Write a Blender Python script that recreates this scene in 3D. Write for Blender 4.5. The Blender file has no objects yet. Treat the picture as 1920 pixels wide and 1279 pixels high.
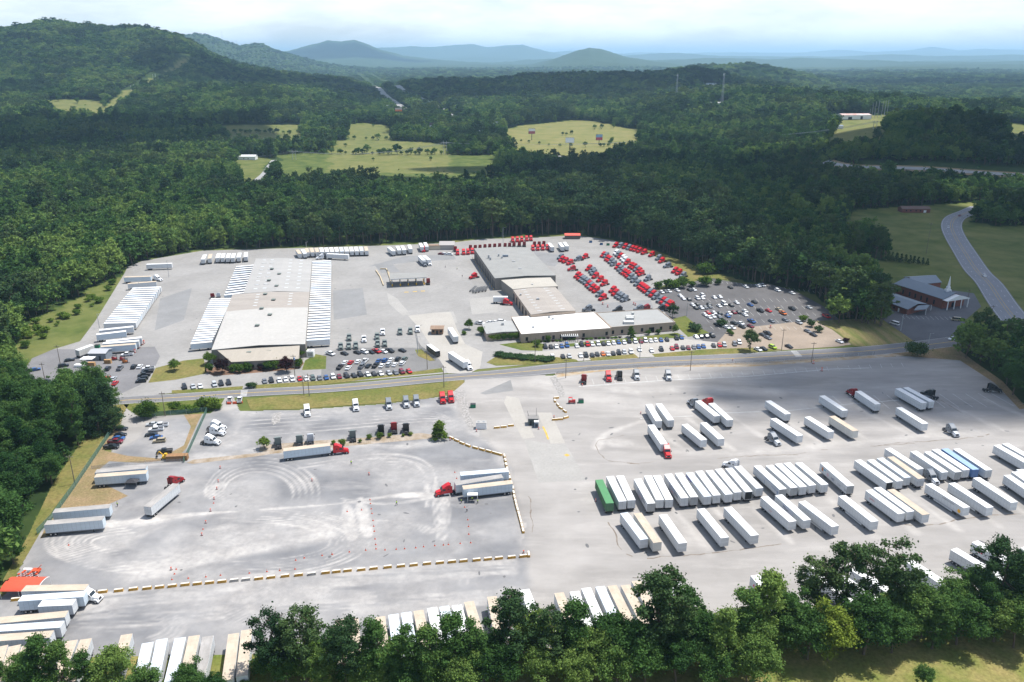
import bpy, math, random
import numpy as np
from mathutils import Vector
random.seed(7); rng = np.random.default_rng(7)
S = bpy.context.scene; COL = S.collection

# ------------------------------------------------------------------ camera, sky, sun, exposure
CAM_H, FOC, YH = 138.0, 1500.0, 108.0          # height over the yard, focal length (photo px), horizon row
PIT = math.atan((639.5 - YH) / FOC)
cam = bpy.data.objects.new('camera', bpy.data.cameras.new('camera')); COL.objects.link(cam)
cam.location = (0, 0, CAM_H); cam.rotation_euler = (math.pi/2 - PIT, 0, 0)
cam.data.sensor_width = 36; cam.data.lens = FOC / 1920 * 36
cam.data.clip_start = 1; cam.data.clip_end = 200000
S.camera = cam
SUN_EL, SUN_AZ = math.radians(67), math.radians(26)      # azimuth counted from +X towards +Y
SD = Vector((math.cos(SUN_EL)*math.cos(SUN_AZ), math.cos(SUN_EL)*math.sin(SUN_AZ), math.sin(SUN_EL)))
sun = bpy.data.objects.new('sun', bpy.data.lights.new('sun', 'SUN')); COL.objects.link(sun)
sun.data.energy = 5.0; sun.data.angle = math.radians(0.53); sun.data.color = (1, .965, .91)
sun.rotation_euler = (-SD).to_track_quat('-Z', 'Y').to_euler()
W = bpy.data.worlds.new('World'); S.world = W; W.use_nodes = True
nt = W.node_tree; nt.nodes.clear()
def N(t, typ, **k):
    n = t.nodes.new(typ)
    for a, b in k.items(): setattr(n, a, b)
    return n
out = N(nt, 'ShaderNodeOutputWorld'); bg = N(nt, 'ShaderNodeBackground'); bg.inputs[1].default_value = .13
sky = N(nt, 'ShaderNodeTexSky', sky_type='NISHITA', sun_disc=False, sun_elevation=SUN_EL, sun_rotation=math.pi/2 - SUN_AZ)
sky.air_density = 1.0; sky.dust_density = 1.5; sky.altitude = 300
tc = N(nt, 'ShaderNodeTexCoord'); mp = N(nt, 'ShaderNodeMapping'); mp.inputs['Scale'].default_value = (2.2, 2.2, 9)
ns = N(nt, 'ShaderNodeTexNoise'); ns.inputs['Scale'].default_value = 2.3; ns.inputs['Detail'].default_value = 9; ns.inputs['Roughness'].default_value = .6
cr = N(nt, 'ShaderNodeValToRGB'); cr.color_ramp.elements[0].position = .36; cr.color_ramp.elements[1].position = .60
cr.color_ramp.elements[0].color = (.42, .42, .42, 1)
mx = N(nt, 'ShaderNodeMixRGB'); mx.inputs[2].default_value = (9.0, 9.1, 9.2, 1)
L = nt.links.new
L(tc.outputs['Generated'], mp.inputs[0]); L(mp.outputs[0], ns.inputs[0]); L(ns.outputs[0], cr.inputs[0])
sx_ = N(nt, 'ShaderNodeSeparateXYZ'); el = N(nt, 'ShaderNodeMapRange'); el.inputs[1].default_value = .06; el.inputs[2].default_value = .30; el.inputs[3].default_value = 1; el.inputs[4].default_value = .12; ml = N(nt, 'ShaderNodeMath', operation='MULTIPLY')
L(tc.outputs['Generated'], sx_.inputs[0]); L(sx_.outputs[2], el.inputs[0]); L(el.outputs[0], ml.inputs[0]); L(cr.outputs[0], ml.inputs[1]); L(ml.outputs[0], mx.inputs[0]); L(sky.outputs[0], mx.inputs[1]); L(mx.outputs[0], bg.inputs[0]); L(bg.outputs[0], out.inputs[0])
S.view_settings.view_transform = 'Standard'; S.view_settings.look = 'None'
S.view_settings.exposure = 0.42; S.view_settings.gamma = 1
S.render.engine = 'CYCLES'
cy = S.cycles; cy.max_bounces = 5; cy.diffuse_bounces = 2; cy.glossy_bounces = 2; cy.transparent_max_bounces = 12
cy.volume_bounces = 1; cy.transmission_bounces = 2; cy.use_denoising = True; cy.caustics_reflective = False; cy.caustics_refractive = False

# ------------------------------------------------------------------ picture <-> place
def ray(px, py):
    x, y = (px-960)/FOC, (639.5-py)/FOC
    return np.array([x, math.cos(PIT)+y*math.sin(PIT), -math.sin(PIT)+y*math.cos(PIT)])
def P(px, py, z=0.):
    d = ray(px, py); t = (z-CAM_H)/d[2]
    return Vector((d[0]*t, d[1]*t, z))
def azel(px, py):
    d = ray(px, py); return math.atan2(d[0], d[1]), math.atan2(d[2], math.hypot(d[0], d[1]))
def proj(x, y, z):
    c, s = math.cos(PIT), math.sin(PIT); dz = z-CAM_H
    dep = y*c - dz*s; up = y*s + dz*c
    return 960+FOC*x/dep, 639.5-FOC*up/dep
def T(o, *pts): return [(o[0]+x/4, o[1]+y/4) for x, y in pts]     # notes taken on 4x enlargements
def inpoly(x, y, poly):
    r = np.zeros(np.shape(x), bool); n = len(poly)
    for i in range(n):
        x1, y1 = poly[i][:2]; x2, y2 = poly[(i+1) % n][:2]
        if y1 == y2: continue
        r ^= ((y1 > y) != (y2 > y)) & (x < (x2-x1)*(y-y1)/(y2-y1)+x1)
    return r
def dpoly(x, y, pts):                                              # distance to a polyline
    d = np.full(np.shape(x), 1e9)
    for (x1, y1), (x2, y2) in zip([p[:2] for p in pts[:-1]], [p[:2] for p in pts[1:]]):
        dx, dy = x2-x1, y2-y1; t = np.clip(((x-x1)*dx+(y-y1)*dy)/(dx*dx+dy*dy+1e-9), 0, 1)
        d = np.minimum(d, np.hypot(x-x1-t*dx, y-y1-t*dy))
    return d
def vnoise(x, y, seed=0, octv=4):
    r = np.random.default_rng(seed); v = 0; a = 1
    for o in range(octv):
        for k in range(3):
            th = r.uniform(0, 6.28); f = (2**o)*r.uniform(.8, 1.25)*6.28
            v = v + a/3*np.sin(f*(x*math.cos(th)+y*math.sin(th)) + r.uniform(0, 6.28) + 1.3*np.sin(f*.37*(y*math.cos(th)-x*math.sin(th))+k))
        a *= .5
    return v

# ------------------------------------------------------------------ materials
MATS = {}
def mat(name, col, rough=.7, metal=0., noise=0., nscale=1., col2=None, spec=.3, bump=0., bscale=None, detail=5, stretch=None, grain=.12):
    if name in MATS: return MATS[name]
    m = bpy.data.materials.new(name); m.use_nodes = True; t = m.node_tree; b = t.nodes['Principled BSDF']
    b.inputs['Base Color'].default_value = (*col, 1); b.inputs['Roughness'].default_value = rough
    b.inputs['Metallic'].default_value = metal; b.inputs['Specular IOR Level'].default_value = spec
    if noise or col2:
        co = N(t, 'ShaderNodeTexCoord'); mpn = N(t, 'ShaderNodeMapping')
        if stretch: mpn.inputs['Scale'].default_value = stretch
        n = N(t, 'ShaderNodeTexNoise'); n.inputs['Scale'].default_value = nscale; n.inputs['Detail'].default_value = detail; n.inputs['Roughness'].default_value = .6
        t.links.new(co.outputs['Object'], mpn.inputs[0]); t.links.new(mpn.outputs[0], n.inputs[0])
        r = N(t, 'ShaderNodeValToRGB'); r.color_ramp.elements[0].position = .33; r.color_ramp.elements[1].position = .67
        c2 = col2 or tuple(c*(1-noise) for c in col)
        r.color_ramp.elements[0].color = (*c2, 1); r.color_ramp.elements[1].color = (*col, 1)
        t.links.new(n.outputs[0], r.inputs[0])
        n3 = N(t, 'ShaderNodeTexNoise'); n3.inputs['Scale'].default_value = nscale*11; n3.inputs['Detail'].default_value = 6; n3.inputs['Roughness'].default_value = .7; t.links.new(mpn.outputs[0], n3.inputs[0])
        g3 = N(t, 'ShaderNodeMapRange'); g3.inputs[1].default_value = .3; g3.inputs[2].default_value = .7; g3.inputs[3].default_value = 1-grain; g3.inputs[4].default_value = 1+grain*.6; t.links.new(n3.outputs[0], g3.inputs[0])
        mm = N(t, 'ShaderNodeVectorMath', operation='SCALE'); t.links.new(r.outputs[0], mm.inputs[0]); t.links.new(g3.outputs[0], mm.inputs['Scale']); t.links.new(mm.outputs[0], b.inputs['Base Color'])
        if bump:
            n2 = N(t, 'ShaderNodeTexNoise'); n2.inputs['Scale'].default_value = bscale or nscale*4; n2.inputs['Detail'].default_value = 4
            t.links.new(co.outputs['Object'], n2.inputs[0])
            bp = N(t, 'ShaderNodeBump'); bp.inputs['Strength'].default_value = bump; bp.inputs['Distance'].default_value = .1
            t.links.new(n2.outputs[0], bp.inputs['Height']); t.links.new(bp.outputs[0], b.inputs['Normal'])
    MATS[name] = m; return m

def foliage(name, c1, c2, c3, trans=.22, varscale=.25):
    m = bpy.data.materials.new(name); m.use_nodes = True; t = m.node_tree; t.nodes.clear()
    o = N(t, 'ShaderNodeOutputMaterial'); oi = N(t, 'ShaderNodeObjectInfo'); co = N(t, 'ShaderNodeTexCoord')
    n = N(t, 'ShaderNodeTexNoise'); n.inputs['Scale'].default_value = varscale; n.inputs['Detail'].default_value = 6; n.inputs['Roughness'].default_value = .7
    t.links.new(co.outputs['Object'], n.inputs[0])
    ge = N(t, 'ShaderNodeNewGeometry')
    ad = N(t, 'ShaderNodeMath', operation='MULTIPLY_ADD'); ad.inputs[1].default_value = .5; t.links.new(oi.outputs['Random'], ad.inputs[0])
    m2 = N(t, 'ShaderNodeMath', operation='MULTIPLY_ADD'); m2.inputs[1].default_value = .45; m2.inputs[2].default_value = -.08; t.links.new(n.outputs[0], m2.inputs[0])
    m3 = N(t, 'ShaderNodeMath', operation='MULTIPLY_ADD'); m3.inputs[1].default_value = .22; t.links.new(ge.outputs['Random Per Island'], m3.inputs[0]); t.links.new(m2.outputs[0], m3.inputs[2])
    sn = N(t, 'ShaderNodeTexNoise'); sn.inputs['Scale'].default_value = .006; sn.inputs['Detail'].default_value = 4; t.links.new(oi.outputs['Location'], sn.inputs[0])
    m4 = N(t, 'ShaderNodeMath', operation='MULTIPLY_ADD'); m4.inputs[1].default_value = 1.5; m4.inputs[2].default_value = -.75; t.links.new(sn.outputs[0], m4.inputs[0])
    m5 = N(t, 'ShaderNodeMath', operation='ADD'); t.links.new(m3.outputs[0], m5.inputs[0]); t.links.new(m4.outputs[0], m5.inputs[1]); t.links.new(m5.outputs[0], ad.inputs[2])
    r = N(t, 'ShaderNodeValToRGB'); e = r.color_ramp.elements; e[0].position = .12; e[0].color = (*c1, 1); e[1].position = .85; e[1].color = (*c3, 1)
    x = e.new(.48); x.color = (*c2, 1)
    t.links.new(ad.outputs[0], r.inputs[0])
    d = N(t, 'ShaderNodeBsdfDiffuse'); tr = N(t, 'ShaderNodeBsdfTranslucent'); mi = N(t, 'ShaderNodeMixShader'); mi.inputs[0].default_value = trans
    t.links.new(r.outputs[0], d.inputs[0]); t.links.new(r.outputs[0], tr.inputs[0]); t.links.new(d.outputs[0], mi.inputs[1]); t.links.new(tr.outputs[0], mi.inputs[2])
    t.links.new(mi.outputs[0], o.inputs[0]); MATS[name] = m; return m

# ------------------------------------------------------------------ mesh building
class MB:
    def __init__(s): s.v = []; s.f = []; s.m = []; s.mats = []
    def mi(s, m):
        if m not in s.mats: s.mats.append(m)
        return s.mats.index(m)
    def add(s, vs, fs, m):
        k = len(s.v); s.v += [tuple(v) for v in vs]; i = s.mi(m)
        for f in fs: s.f.append([k+a for a in f]); s.m.append(i)
        return s
    def hexa(s, b, t, m, tm=None):                                  # bottom quad, top quad (both ccw)
        n = len(b); k = len(s.v); s.v += [tuple(v) for v in b]+[tuple(v) for v in t]; i = s.mi(m); j = s.mi(tm or m)
        s.f.append([k+a for a in range(n-1, -1, -1)]); s.m.append(i)
        s.f.append([k+n+a for a in range(n)]); s.m.append(j)
        for a in range(n): s.f.append([k+a, k+(a+1) % n, k+n+(a+1) % n, k+n+a]); s.m.append(i)
        return s
    def box(s, x0, x1, y0, y1, z0, z1, m, tm=None, tx=0, ty=0):
        b = [(x0, y0, z0), (x1, y0, z0), (x1, y1, z0), (x0, y1, z0)]
        t = [(x0+tx, y0+ty, z1), (x1-tx, y0+ty, z1), (x1-tx, y1-ty, z1), (x0+tx, y1-ty, z1)]
        return s.hexa(b, t, m, tm)
    def prism(s, poly, z0, z1, m, tm=None):
        poly = [tuple(p[:2]) for p in poly]
        a = sum(poly[i][0]*poly[(i+1) % len(poly)][1]-poly[(i+1) % len(poly)][0]*poly[i][1] for i in range(len(poly)))
        if a < 0: poly = poly[::-1]
        return s.hexa([(*p, z0) for p in poly], [(*p, z1) for p in poly], m, tm)
    def side(s, prof, y0, y1, m):                                   # profile in x,z extruded along y
        n = len(prof); k = len(s.v); s.v += [(x, y0, z) for x, z in prof]+[(x, y1, z) for x, z in prof]; i = s.mi(m)
        s.f.append([k+a for a in range(n)]); s.f.append([k+n+a for a in range(n-1, -1, -1)])
        for a in range(n): s.f.append([k+(a+1) % n, k+a, k+n+a, k+n+(a+1) % n])
        s.m += [i]*(n+2); return s
    def tube(s, p0, p1, r0, r1, m, n=8, cap=True):
        p0, p1 = Vector(p0), Vector(p1); d = (p1-p0).normalized(); u = d.orthogonal().normalized(); w = d.cross(u); k = len(s.v); i = s.mi(m)
        for p, r in ((p0, r0), (p1, r1)):
            for a in range(n):
                c = 2*math.pi*a/n; s.v.append(tuple(p+u*(r*math.cos(c))+w*(r*math.sin(c))))
        for a in range(n): s.f.append([k+a, k+(a+1) % n, k+n+(a+1) % n, k+n+a]); s.m.append(i)
        if cap: s.f.append([k+a for a in range(n-1, -1, -1)]); s.f.append([k+n+a for a in range(n)]); s.m += [i, i]
        return s
    def ball(s, c, r, m, nu=8, nv=5, sz=1.):
        k = len(s.v); i = s.mi(m)
        for b in range(nv+1):
            ph = math.pi*b/nv
            for a in range(nu):
                th = 2*math.pi*a/nu; s.v.append((c[0]+r*math.sin(ph)*math.cos(th), c[1]+r*math.sin(ph)*math.sin(th), c[2]-r*sz*math.cos(ph)))
        for b in range(nv):
            for a in range(nu): s.f.append([k+b*nu+a, k+b*nu+(a+1) % nu, k+(b+1)*nu+(a+1) % nu, k+(b+1)*nu+a]); s.m.append(i)
        return s
    def mesh(s, name):
        me = bpy.data.meshes.new(name); me.from_pydata(s.v, [], s.f)
        for m in s.mats: me.materials.append(m)
        me.polygons.foreach_set('material_index', s.m); me.update(); return me
    def obj(s, name, parent=None, smooth=False):
        me = s.mesh(name)
        if smooth: me.polygons.foreach_set('use_smooth', [True]*len(me.polygons))
        return link(name, me, parent)
def link(name, data, parent=None):
    o = bpy.data.objects.new(name, data); COL.objects.link(o)
    if parent: o.parent = parent
    return o
LONG = []
def tag(o, label=None, cat=None, group=None, kind=None):
    if label:
        if len(label.split()) > 16: LONG.append(label)
        o['label'] = label
    if cat: o['category'] = cat
    if group: o['group'] = group
    if kind: o['kind'] = kind
    return o
def thing(name, label, cat, loc=(0, 0, 0), rz=0, group=None):
    o = link(name, None); o.location = loc; o.rotation_euler = (0, 0, rz); return tag(o, label, cat, group)
def place(proto, name, label, cat, loc, rz, group=None, sx=1., swap=None):      # proto: list of (part name, mesh, local offset, children)
    r = thing(name, label, cat, loc, rz, group); r.scale = (sx, 1, 1)
    def rec(lst, par):
        for nm, me, off, ch in lst:
            if swap and nm in swap: me = swap[nm]
            o = link(nm, me, par); o.location = off; rec(ch, o)
    rec(proto, r); return r
ORD = ['', 'first', 'second', 'third', 'fourth', 'fifth', 'sixth', 'seventh', 'eighth', 'ninth', 'tenth', 'eleventh', 'twelfth', 'thirteenth', 'fourteenth', 'fifteenth', 'sixteenth', 'seventeenth', 'eighteenth', 'nineteenth', 'twentieth']
ORD += ['twenty-'+a for a in ORD[1:10]]+['thirtieth']+['thirty-'+a for a in ORD[1:10]]+['fortieth']+['forty-'+a for a in ORD[1:10]]+['fiftieth']+['fifty-'+a for a in ORD[1:10]]+['sixtieth']
def hd(px, py, hx, hy, z=0):                                                     # heading of a picture direction on the ground
    a, b = P(px, py, z), P(px+hx, py+hy, z); return math.atan2(b.y-a.y, b.x-a.x)

# ------------------------------------------------------------------ terrain
RIDGES = [  # distance, half width, crown allowance, silhouette
 (3500, 900, 14, [(-500, 90), (-250, 70), (0, 54), (15, 55), (40, 48), (75, 41), (110, 41), (150, 46), (180, 47), (210, 50), (235, 48), (262, 47), (290, 55), (320, 62), (345, 72), (370, 87), (400, 103), (440, 118), (480, 128), (560, 142), (640, 170)]),
 (8000, 1200, 10, [(200, 120), (320, 80), (345, 67), (365, 65), (395, 68), (420, 77), (450, 87), (470, 85), (490, 83), (510, 92), (540, 101), (580, 113), (640, 126), (700, 134)]),
 (16000, 2600, 0, [(430, 112), (540, 99), (580, 88), (615, 78), (640, 80), (665, 77), (690, 85), (712, 95), (760, 108), (800, 112)]),
 (26000, 4000, 0, [(600, 108), (712, 93), (800, 92), (850, 87), (885, 84), (915, 90), (950, 86), (980, 85), (1000, 93), (1030, 101), (1060, 107)]),
 (32000, 3500, 0, [(1000, 107), (1040, 100), (1090, 96), (1150, 101), (1250, 105)]),
 (11000, 1600, 0, [(960, 140), (1000, 128), (1040, 114), (1070, 102), (1085, 96), (1105, 92), (1125, 95), (1145, 102), (1170, 110), (1200, 115), (1250, 122), (1300, 132)]),
 (3000, 620, 16, [(640, 176), (700, 166), (760, 156), (830, 152), (900, 150), (960, 147), (1040, 142), (1100, 140), (1160, 138), (1230, 133), (1280, 131), (1330, 136), (1400, 150), (1450, 158), (1520, 172), (1600, 190)]),
 (4600, 800, 12, [(1250, 134), (1300, 128), (1400, 121), (1440, 127), (1500, 138), (1560, 150), (1640, 165)]),
 (2350, 420, 14, [(250, 196), (310, 172), (420, 165), (500, 168), (600, 175), (660, 186), (720, 200)]),
 (3300, 500, 14, [(300, 140), (360, 128), (420, 128), (500, 135), (600, 147), (640, 150), (690, 162), (740, 176)]),
 (2100, 350, 14, [(1200, 190), (1280, 178), (1400, 172), (1500, 176), (1600, 186), (1750, 196), (1900, 200), (2100, 205)]),
 (1350, 230, 14, [(1560, 232), (1650, 222), (1760, 216), (1850, 226), (1960, 236), (2100, 250)]),
 (38000, 4500, 0, [(1100, 105), (1200, 101), (1350, 100), (1500, 99), (1640, 98), (1700, 95), (1745, 90), (1790, 97), (1850, 94), (1900, 95), (2000, 98), (2200, 104)]),
 (22000, 2500, 0, [(1150, 108), (1300, 105), (1500, 108), (1700, 107), (1900, 108), (2100, 108)]),
 (14500, 1900, 0, [(1150, 118), (1300, 112), (1500, 114), (1700, 119), (1900, 118), (2100, 118)]),
 (42000, 4000, 0, [(-2500, 104), (-1000, 100), (0, 100), (600, 103), (700, 100)]),
]
RD = []
for D, wd, ca, sil in RIDGES:
    yz = 108 + FOC*CAM_H/D*1.06 + 2; sil = [(sil[0][0]-140, yz)] + sil + [(sil[-1][0]+140, yz)] if D > 5000 else sil
    A = [azel(*p) for p in sil]; RD.append((D, wd, [a for a, e in A], [CAM_H + D*math.tan(e) - ca for a, e in A]))
def height(x, y):
    x = np.asarray(x, float); y = np.asarray(y, float)
    r = np.hypot(x, y); az = np.arctan2(x, y)
    z = np.zeros_like(r)
    for D, wd, aa, hh in RD:
        h = np.interp(az, aa, hh, left=0, right=0); h = np.maximum(h, 0)
        rr = (r-D)/wd + .25*vnoise(x/5200, y/5200, 5, 2)
        b = h*np.exp(-rr*rr)
        z = np.maximum(z, b)
    amp = np.clip((r-1500)/5000, 0, 1)
    z = z + amp*(10+14*vnoise(x/2600, y/2600, 11, 3)) * np.clip(1-z/160, .3, 1)
    a2 = np.clip((r-6000)/9000, 0, 1); z = z + a2*60*np.maximum(0, vnoise(x/5200, y/3300, 61, 4))
    z = z + np.clip(z/60, 0, 1)*6*vnoise(x/420, y/420, 3, 3)
    k = np.clip((r-900)/500, 0, 1)
    z = z + k*1.5*vnoise(x/300, y/300, 9, 2)
    return z*np.clip((r-850)/300, 0, 1)
def hit(px, py, up=0.):
    d = ray(px, py); h = math.hypot(d[0], d[1]); rs = np.geomspace(60, 59000, 5200)
    t = rs/h; zz = CAM_H + d[2]*t; g = height(d[0]*t, d[1]*t)+up
    i = np.argmax(zz < g); i = i if zz[i] < g[i] else len(rs)-1
    return Vector((d[0]*t[i], d[1]*t[i], float(g[i]-up)))

FIELDS = [   # (tone 1 green .. 2 straw, points); nearer edge is seen over the tree tops in front
 (1.0, [(520, 291), (560, 288), (700, 288), (860, 290), (930, 290), (930, 309), (760, 311), (560, 311), (515, 309)]),
 (1.6, [(625, 264), (700, 262), (790, 266), (840, 271), (845, 286), (730, 284), (640, 284), (610, 280)]),
 (1.5, [(408, 236), (470, 233), (565, 233), (570, 246), (500, 249), (430, 249)]),
 (1.5, [(650, 234), (690, 231), (735, 236), (735, 250), (660, 248)]),
 (2.0, [(940, 246), (985, 234), (1080, 226), (1120, 228), (1200, 242), (1210, 252), (1150, 262), (1140, 276), (1050, 274), (960, 262)]),
 (1.3, [(440, 296), (500, 293), (505, 322), (455, 322), (440, 312)]),
 (1.5, [(1865, 231), (1990, 240), (1990, 252), (1900, 246)]),
 (1.7, [(1566, 224), (1620, 214), (1690, 216), (1695, 230), (1650, 238), (1600, 246), (1562, 250)]),
 (1.8, [(160, 212), (200, 196), (232, 170), (256, 168), (256, 186), (235, 196), (190, 206)]),
 (1.6, [(60, 190), (150, 186), (195, 190), (190, 202), (110, 200)]),
 (2.0, [(270, 152), (285, 146), (292, 150), (280, 156)]), (2.0, [(308, 135), (325, 126), (340, 110), (356, 112), (345, 122), (328, 136)]),
 (1.7, [(1315, 163), (1362, 162), (1362, 176), (1318, 178)]), (1.5, [(1520, 143), (1545, 141), (1550, 146), (1525, 147)]),
]
FW = []
for tone, pts in FIELDS:
    cyy = sum(p[1] for p in pts)/len(pts)
    FW.append((tone, [tuple(hit(px, py, 0 if (py < cyy or py < 200) else 27))[:2] for px, py in pts]))
ROADS = {  # interstate lanes and the small roads running between the woods: half width, points
 'a': (9.5, [tuple(hit(*p))[:2] for p in [(672, 139), (683, 150), (700, 163), (715, 175), (735, 193), (752, 205), (770, 221)]]),
 'b': (8.5, [tuple(hit(*p))[:2] for p in [(694, 140), (720, 156), (752, 171), (785, 187), (815, 203), (835, 215), (862, 232)]]),
 'c': (7, [tuple(hit(*p))[:2] for p in [(1500, 316), (1580, 323), (1700, 328), (1820, 336), (1960, 346)]]),
 'd': (4, [tuple(hit(*p, 0))[:2] for p in [(480, 340), (495, 328), (506, 312), (515, 300)]]),
 'e': (4, [tuple(hit(*p, 6))[:2] for p in [(1010, 283), (1060, 287), (1110, 288), (1150, 292)]]),
 'f': (4, [tuple(hit(*p, 0))[:2] for p in [(160, 335), (185, 343), (200, 352)]]),
}
RZ = {'a': 7., 'b': 7., 'c': 8.}                                    # the interstate runs on a bank
def w2(pts): return [tuple(P(*p))[:2] for p in pts]
SITE = w2([(-700, 1600), (-330, 1290), (-60, 1140), (10, 1110), (50, 1010), (115, 880), (200, 772), (205, 750), (60, 752), (30, 690), (30, 640), (60, 600), (150, 556), (165, 540), (228, 518), (236, 500), (270, 488), (380, 468), (560, 462), (700, 458), (840, 452), (905, 445), (1075, 438), (1150, 449), (1195, 462), (1250, 478), (1310, 502), (1400, 528), (1470, 538), (1530, 552), (1556, 580), (1562, 606), (1640, 608), (1800, 640), (2100, 700), (2300, 900), (3300, 1600)])
MEADOW = w2([(1545, 484), (1560, 470), (1600, 394), (1680, 388), (1760, 384), (1850, 378), (1960, 384), (2150, 470), (2300, 640), (2100, 700), (1800, 650), (1655, 612), (1650, 545), (1600, 530)])
ADD = [w2([(1525, 440), (1590, 452), (1650, 462), (1662, 490), (1600, 487), (1552, 482)]), w2([(1800, 655), (1845, 650), (1900, 656), (2100, 715), (2200, 860), (2000, 790), (1905, 748), (1850, 698), (1803, 672)]),
       w2([(1815, 415), (1870, 395), (1960, 390), (1990, 420), (1870, 424)])]
RIGHTROAD = w2([(1842, 386), (1815, 398), (1792, 408), (1784, 422), (1790, 442), (1812, 478), (1832, 508), (1855, 532), (1882, 572), (1920, 620), (1975, 690)])

def classify(x, y):           # 0 forest, else field tone; used for ground colour and for keeping trees off
    f = np.zeros(np.shape(x))
    r0 = np.hypot(x, y); wa = np.clip((r0-700)/600, 0, 1)*(r0 < 2000); xw = x+wa*9*vnoise(x/120, y/120, 41, 3); yw = y+wa*11*vnoise(x/210, y/260, 42, 3)
    for tone, p in FW: f = np.where(inpoly(xw, yw, p), tone, f)
    f = np.where(inpoly(x, y, MEADOW), 1.4+.35*np.clip(vnoise(x/90, y/60, 71, 4), -1, 1), f)
    for p in ADD: f = np.where(inpoly(x, y, p) & (f > 0), 0, f)
    s = inpoly(x, y, SITE) | (y < 185)
    for p in ADD: s &= ~inpoly(x, y, p)
    return np.where(s, 3, f)
def terrain():
    az_in = np.radians(np.arange(-38, 38.01, .16)); az = np.concatenate([np.radians(np.arange(-180, -38, 3)), az_in, np.radians(np.arange(40, 180, 3))])
    r = np.concatenate([[1, 60, 120], np.geomspace(150, 60000, 580)])
    R, A = np.meshgrid(r, az, indexing='ij'); X, Y = R*np.sin(A), R*np.cos(A)
    Z = height(X, Y); c = classify(X, Y)
    far = np.clip((R-2500)/2000, 0, 1)
    Z = Z + far*(c == 0)*(8+5*np.random.default_rng(2).random(X.shape))        # the wood's own canopy, far off
    Z = Z - .12
    nr, na = X.shape; idx = np.arange(nr*na).reshape(nr, na)
    a = idx[:-1]; b = idx[1:]; q = np.stack([a, np.roll(a, -1, 1), np.roll(b, -1, 1), b], -1).reshape(-1, 4)[:, ::-1]
    me = bpy.data.meshes.new('terrain'); me.vertices.add(nr*na); me.vertices.foreach_set('co', np.stack([X, Y, Z], -1).ravel().astype(np.float32))
    me.loops.add(q.size); me.loops.foreach_set('vertex_index', q.ravel().astype(np.int32)); me.polygons.add(len(q))
    me.polygons.foreach_set('loop_start', np.arange(0, q.size, 4, dtype=np.int32)); me.polygons.foreach_set('loop_total', np.full(len(q), 4, np.int32))
    at = me.attributes.new('tone', 'FLOAT', 'POINT'); at.data.foreach_set('value', np.where(c == 3, 1.3+.3*np.clip(vnoise(X/40, Y/40, 72, 4), -1, 1), c).ravel().astype(np.float32))
    me.polygons.foreach_set('use_smooth', np.ones(len(q), bool)); me.update(); me.validate()
    m = bpy.data.materials.new('terrain'); m.use_nodes = True; t = m.node_tree; b = t.nodes['Principled BSDF']; b.inputs['Roughness'].default_value = .95; b.inputs['Specular IOR Level'].default_value = .05
    an = N(t, 'ShaderNodeAttribute', attribute_name='tone'); co = N(t, 'ShaderNodeTexCoord')
    def ramp(scale, cols, detail=6, src='Object'):
        n = N(t, 'ShaderNodeTexNoise'); n.inputs['Scale'].default_value = scale; n.inputs['Detail'].default_value = detail; n.inputs['Roughness'].default_value = .65
        t.links.new(co.outputs[src], n.inputs[0]); rr = N(t, 'ShaderNodeValToRGB'); e = rr.color_ramp.elements
        e[0].position = .32; e[1].position = .68; e[0].color = (*cols[0], 1); e[1].color = (*cols[1], 1); t.links.new(n.outputs[0], rr.inputs[0]); return rr
    forest = ramp(.035, [(.018, .034, .012), (.050, .078, .022)], 9); grass = ramp(.06, [(.045, .075, .018), (.125, .145, .042)], 10); straw = ramp(.03, [(.13, .145, .045), (.22, .195, .08)], 8)
    r1 = N(t, 'ShaderNodeMapRange'); r1.inputs[1].default_value = .4; r1.inputs[2].default_value = .6; t.links.new(an.outputs['Fac'], r1.inputs[0])
    r2 = N(t, 'ShaderNodeMapRange'); r2.inputs[1].default_value = 1.0; r2.inputs[2].default_value = 2.0; t.links.new(an.outputs['Fac'], r2.inputs[0])
    a1 = N(t, 'ShaderNodeMixRGB'); a2 = N(t, 'ShaderNodeMixRGB')
    t.links.new(r2.outputs[0], a1.inputs[0]); t.links.new(grass.outputs[0], a1.inputs[1]); t.links.new(straw.outputs[0], a1.inputs[2])
    t.links.new(r1.outputs[0], a2.inputs[0]); t.links.new(forest.outputs[0], a2.inputs[1]); t.links.new(a1.outputs[0], a2.inputs[2]); t.links.new(a2.outputs[0], b.inputs[0])
    me.materials.append(m); o = link('terrain', me); tag(o, 'rolling valley floor and wooded hills running to the horizon', kind='structure')
terrain()

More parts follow.
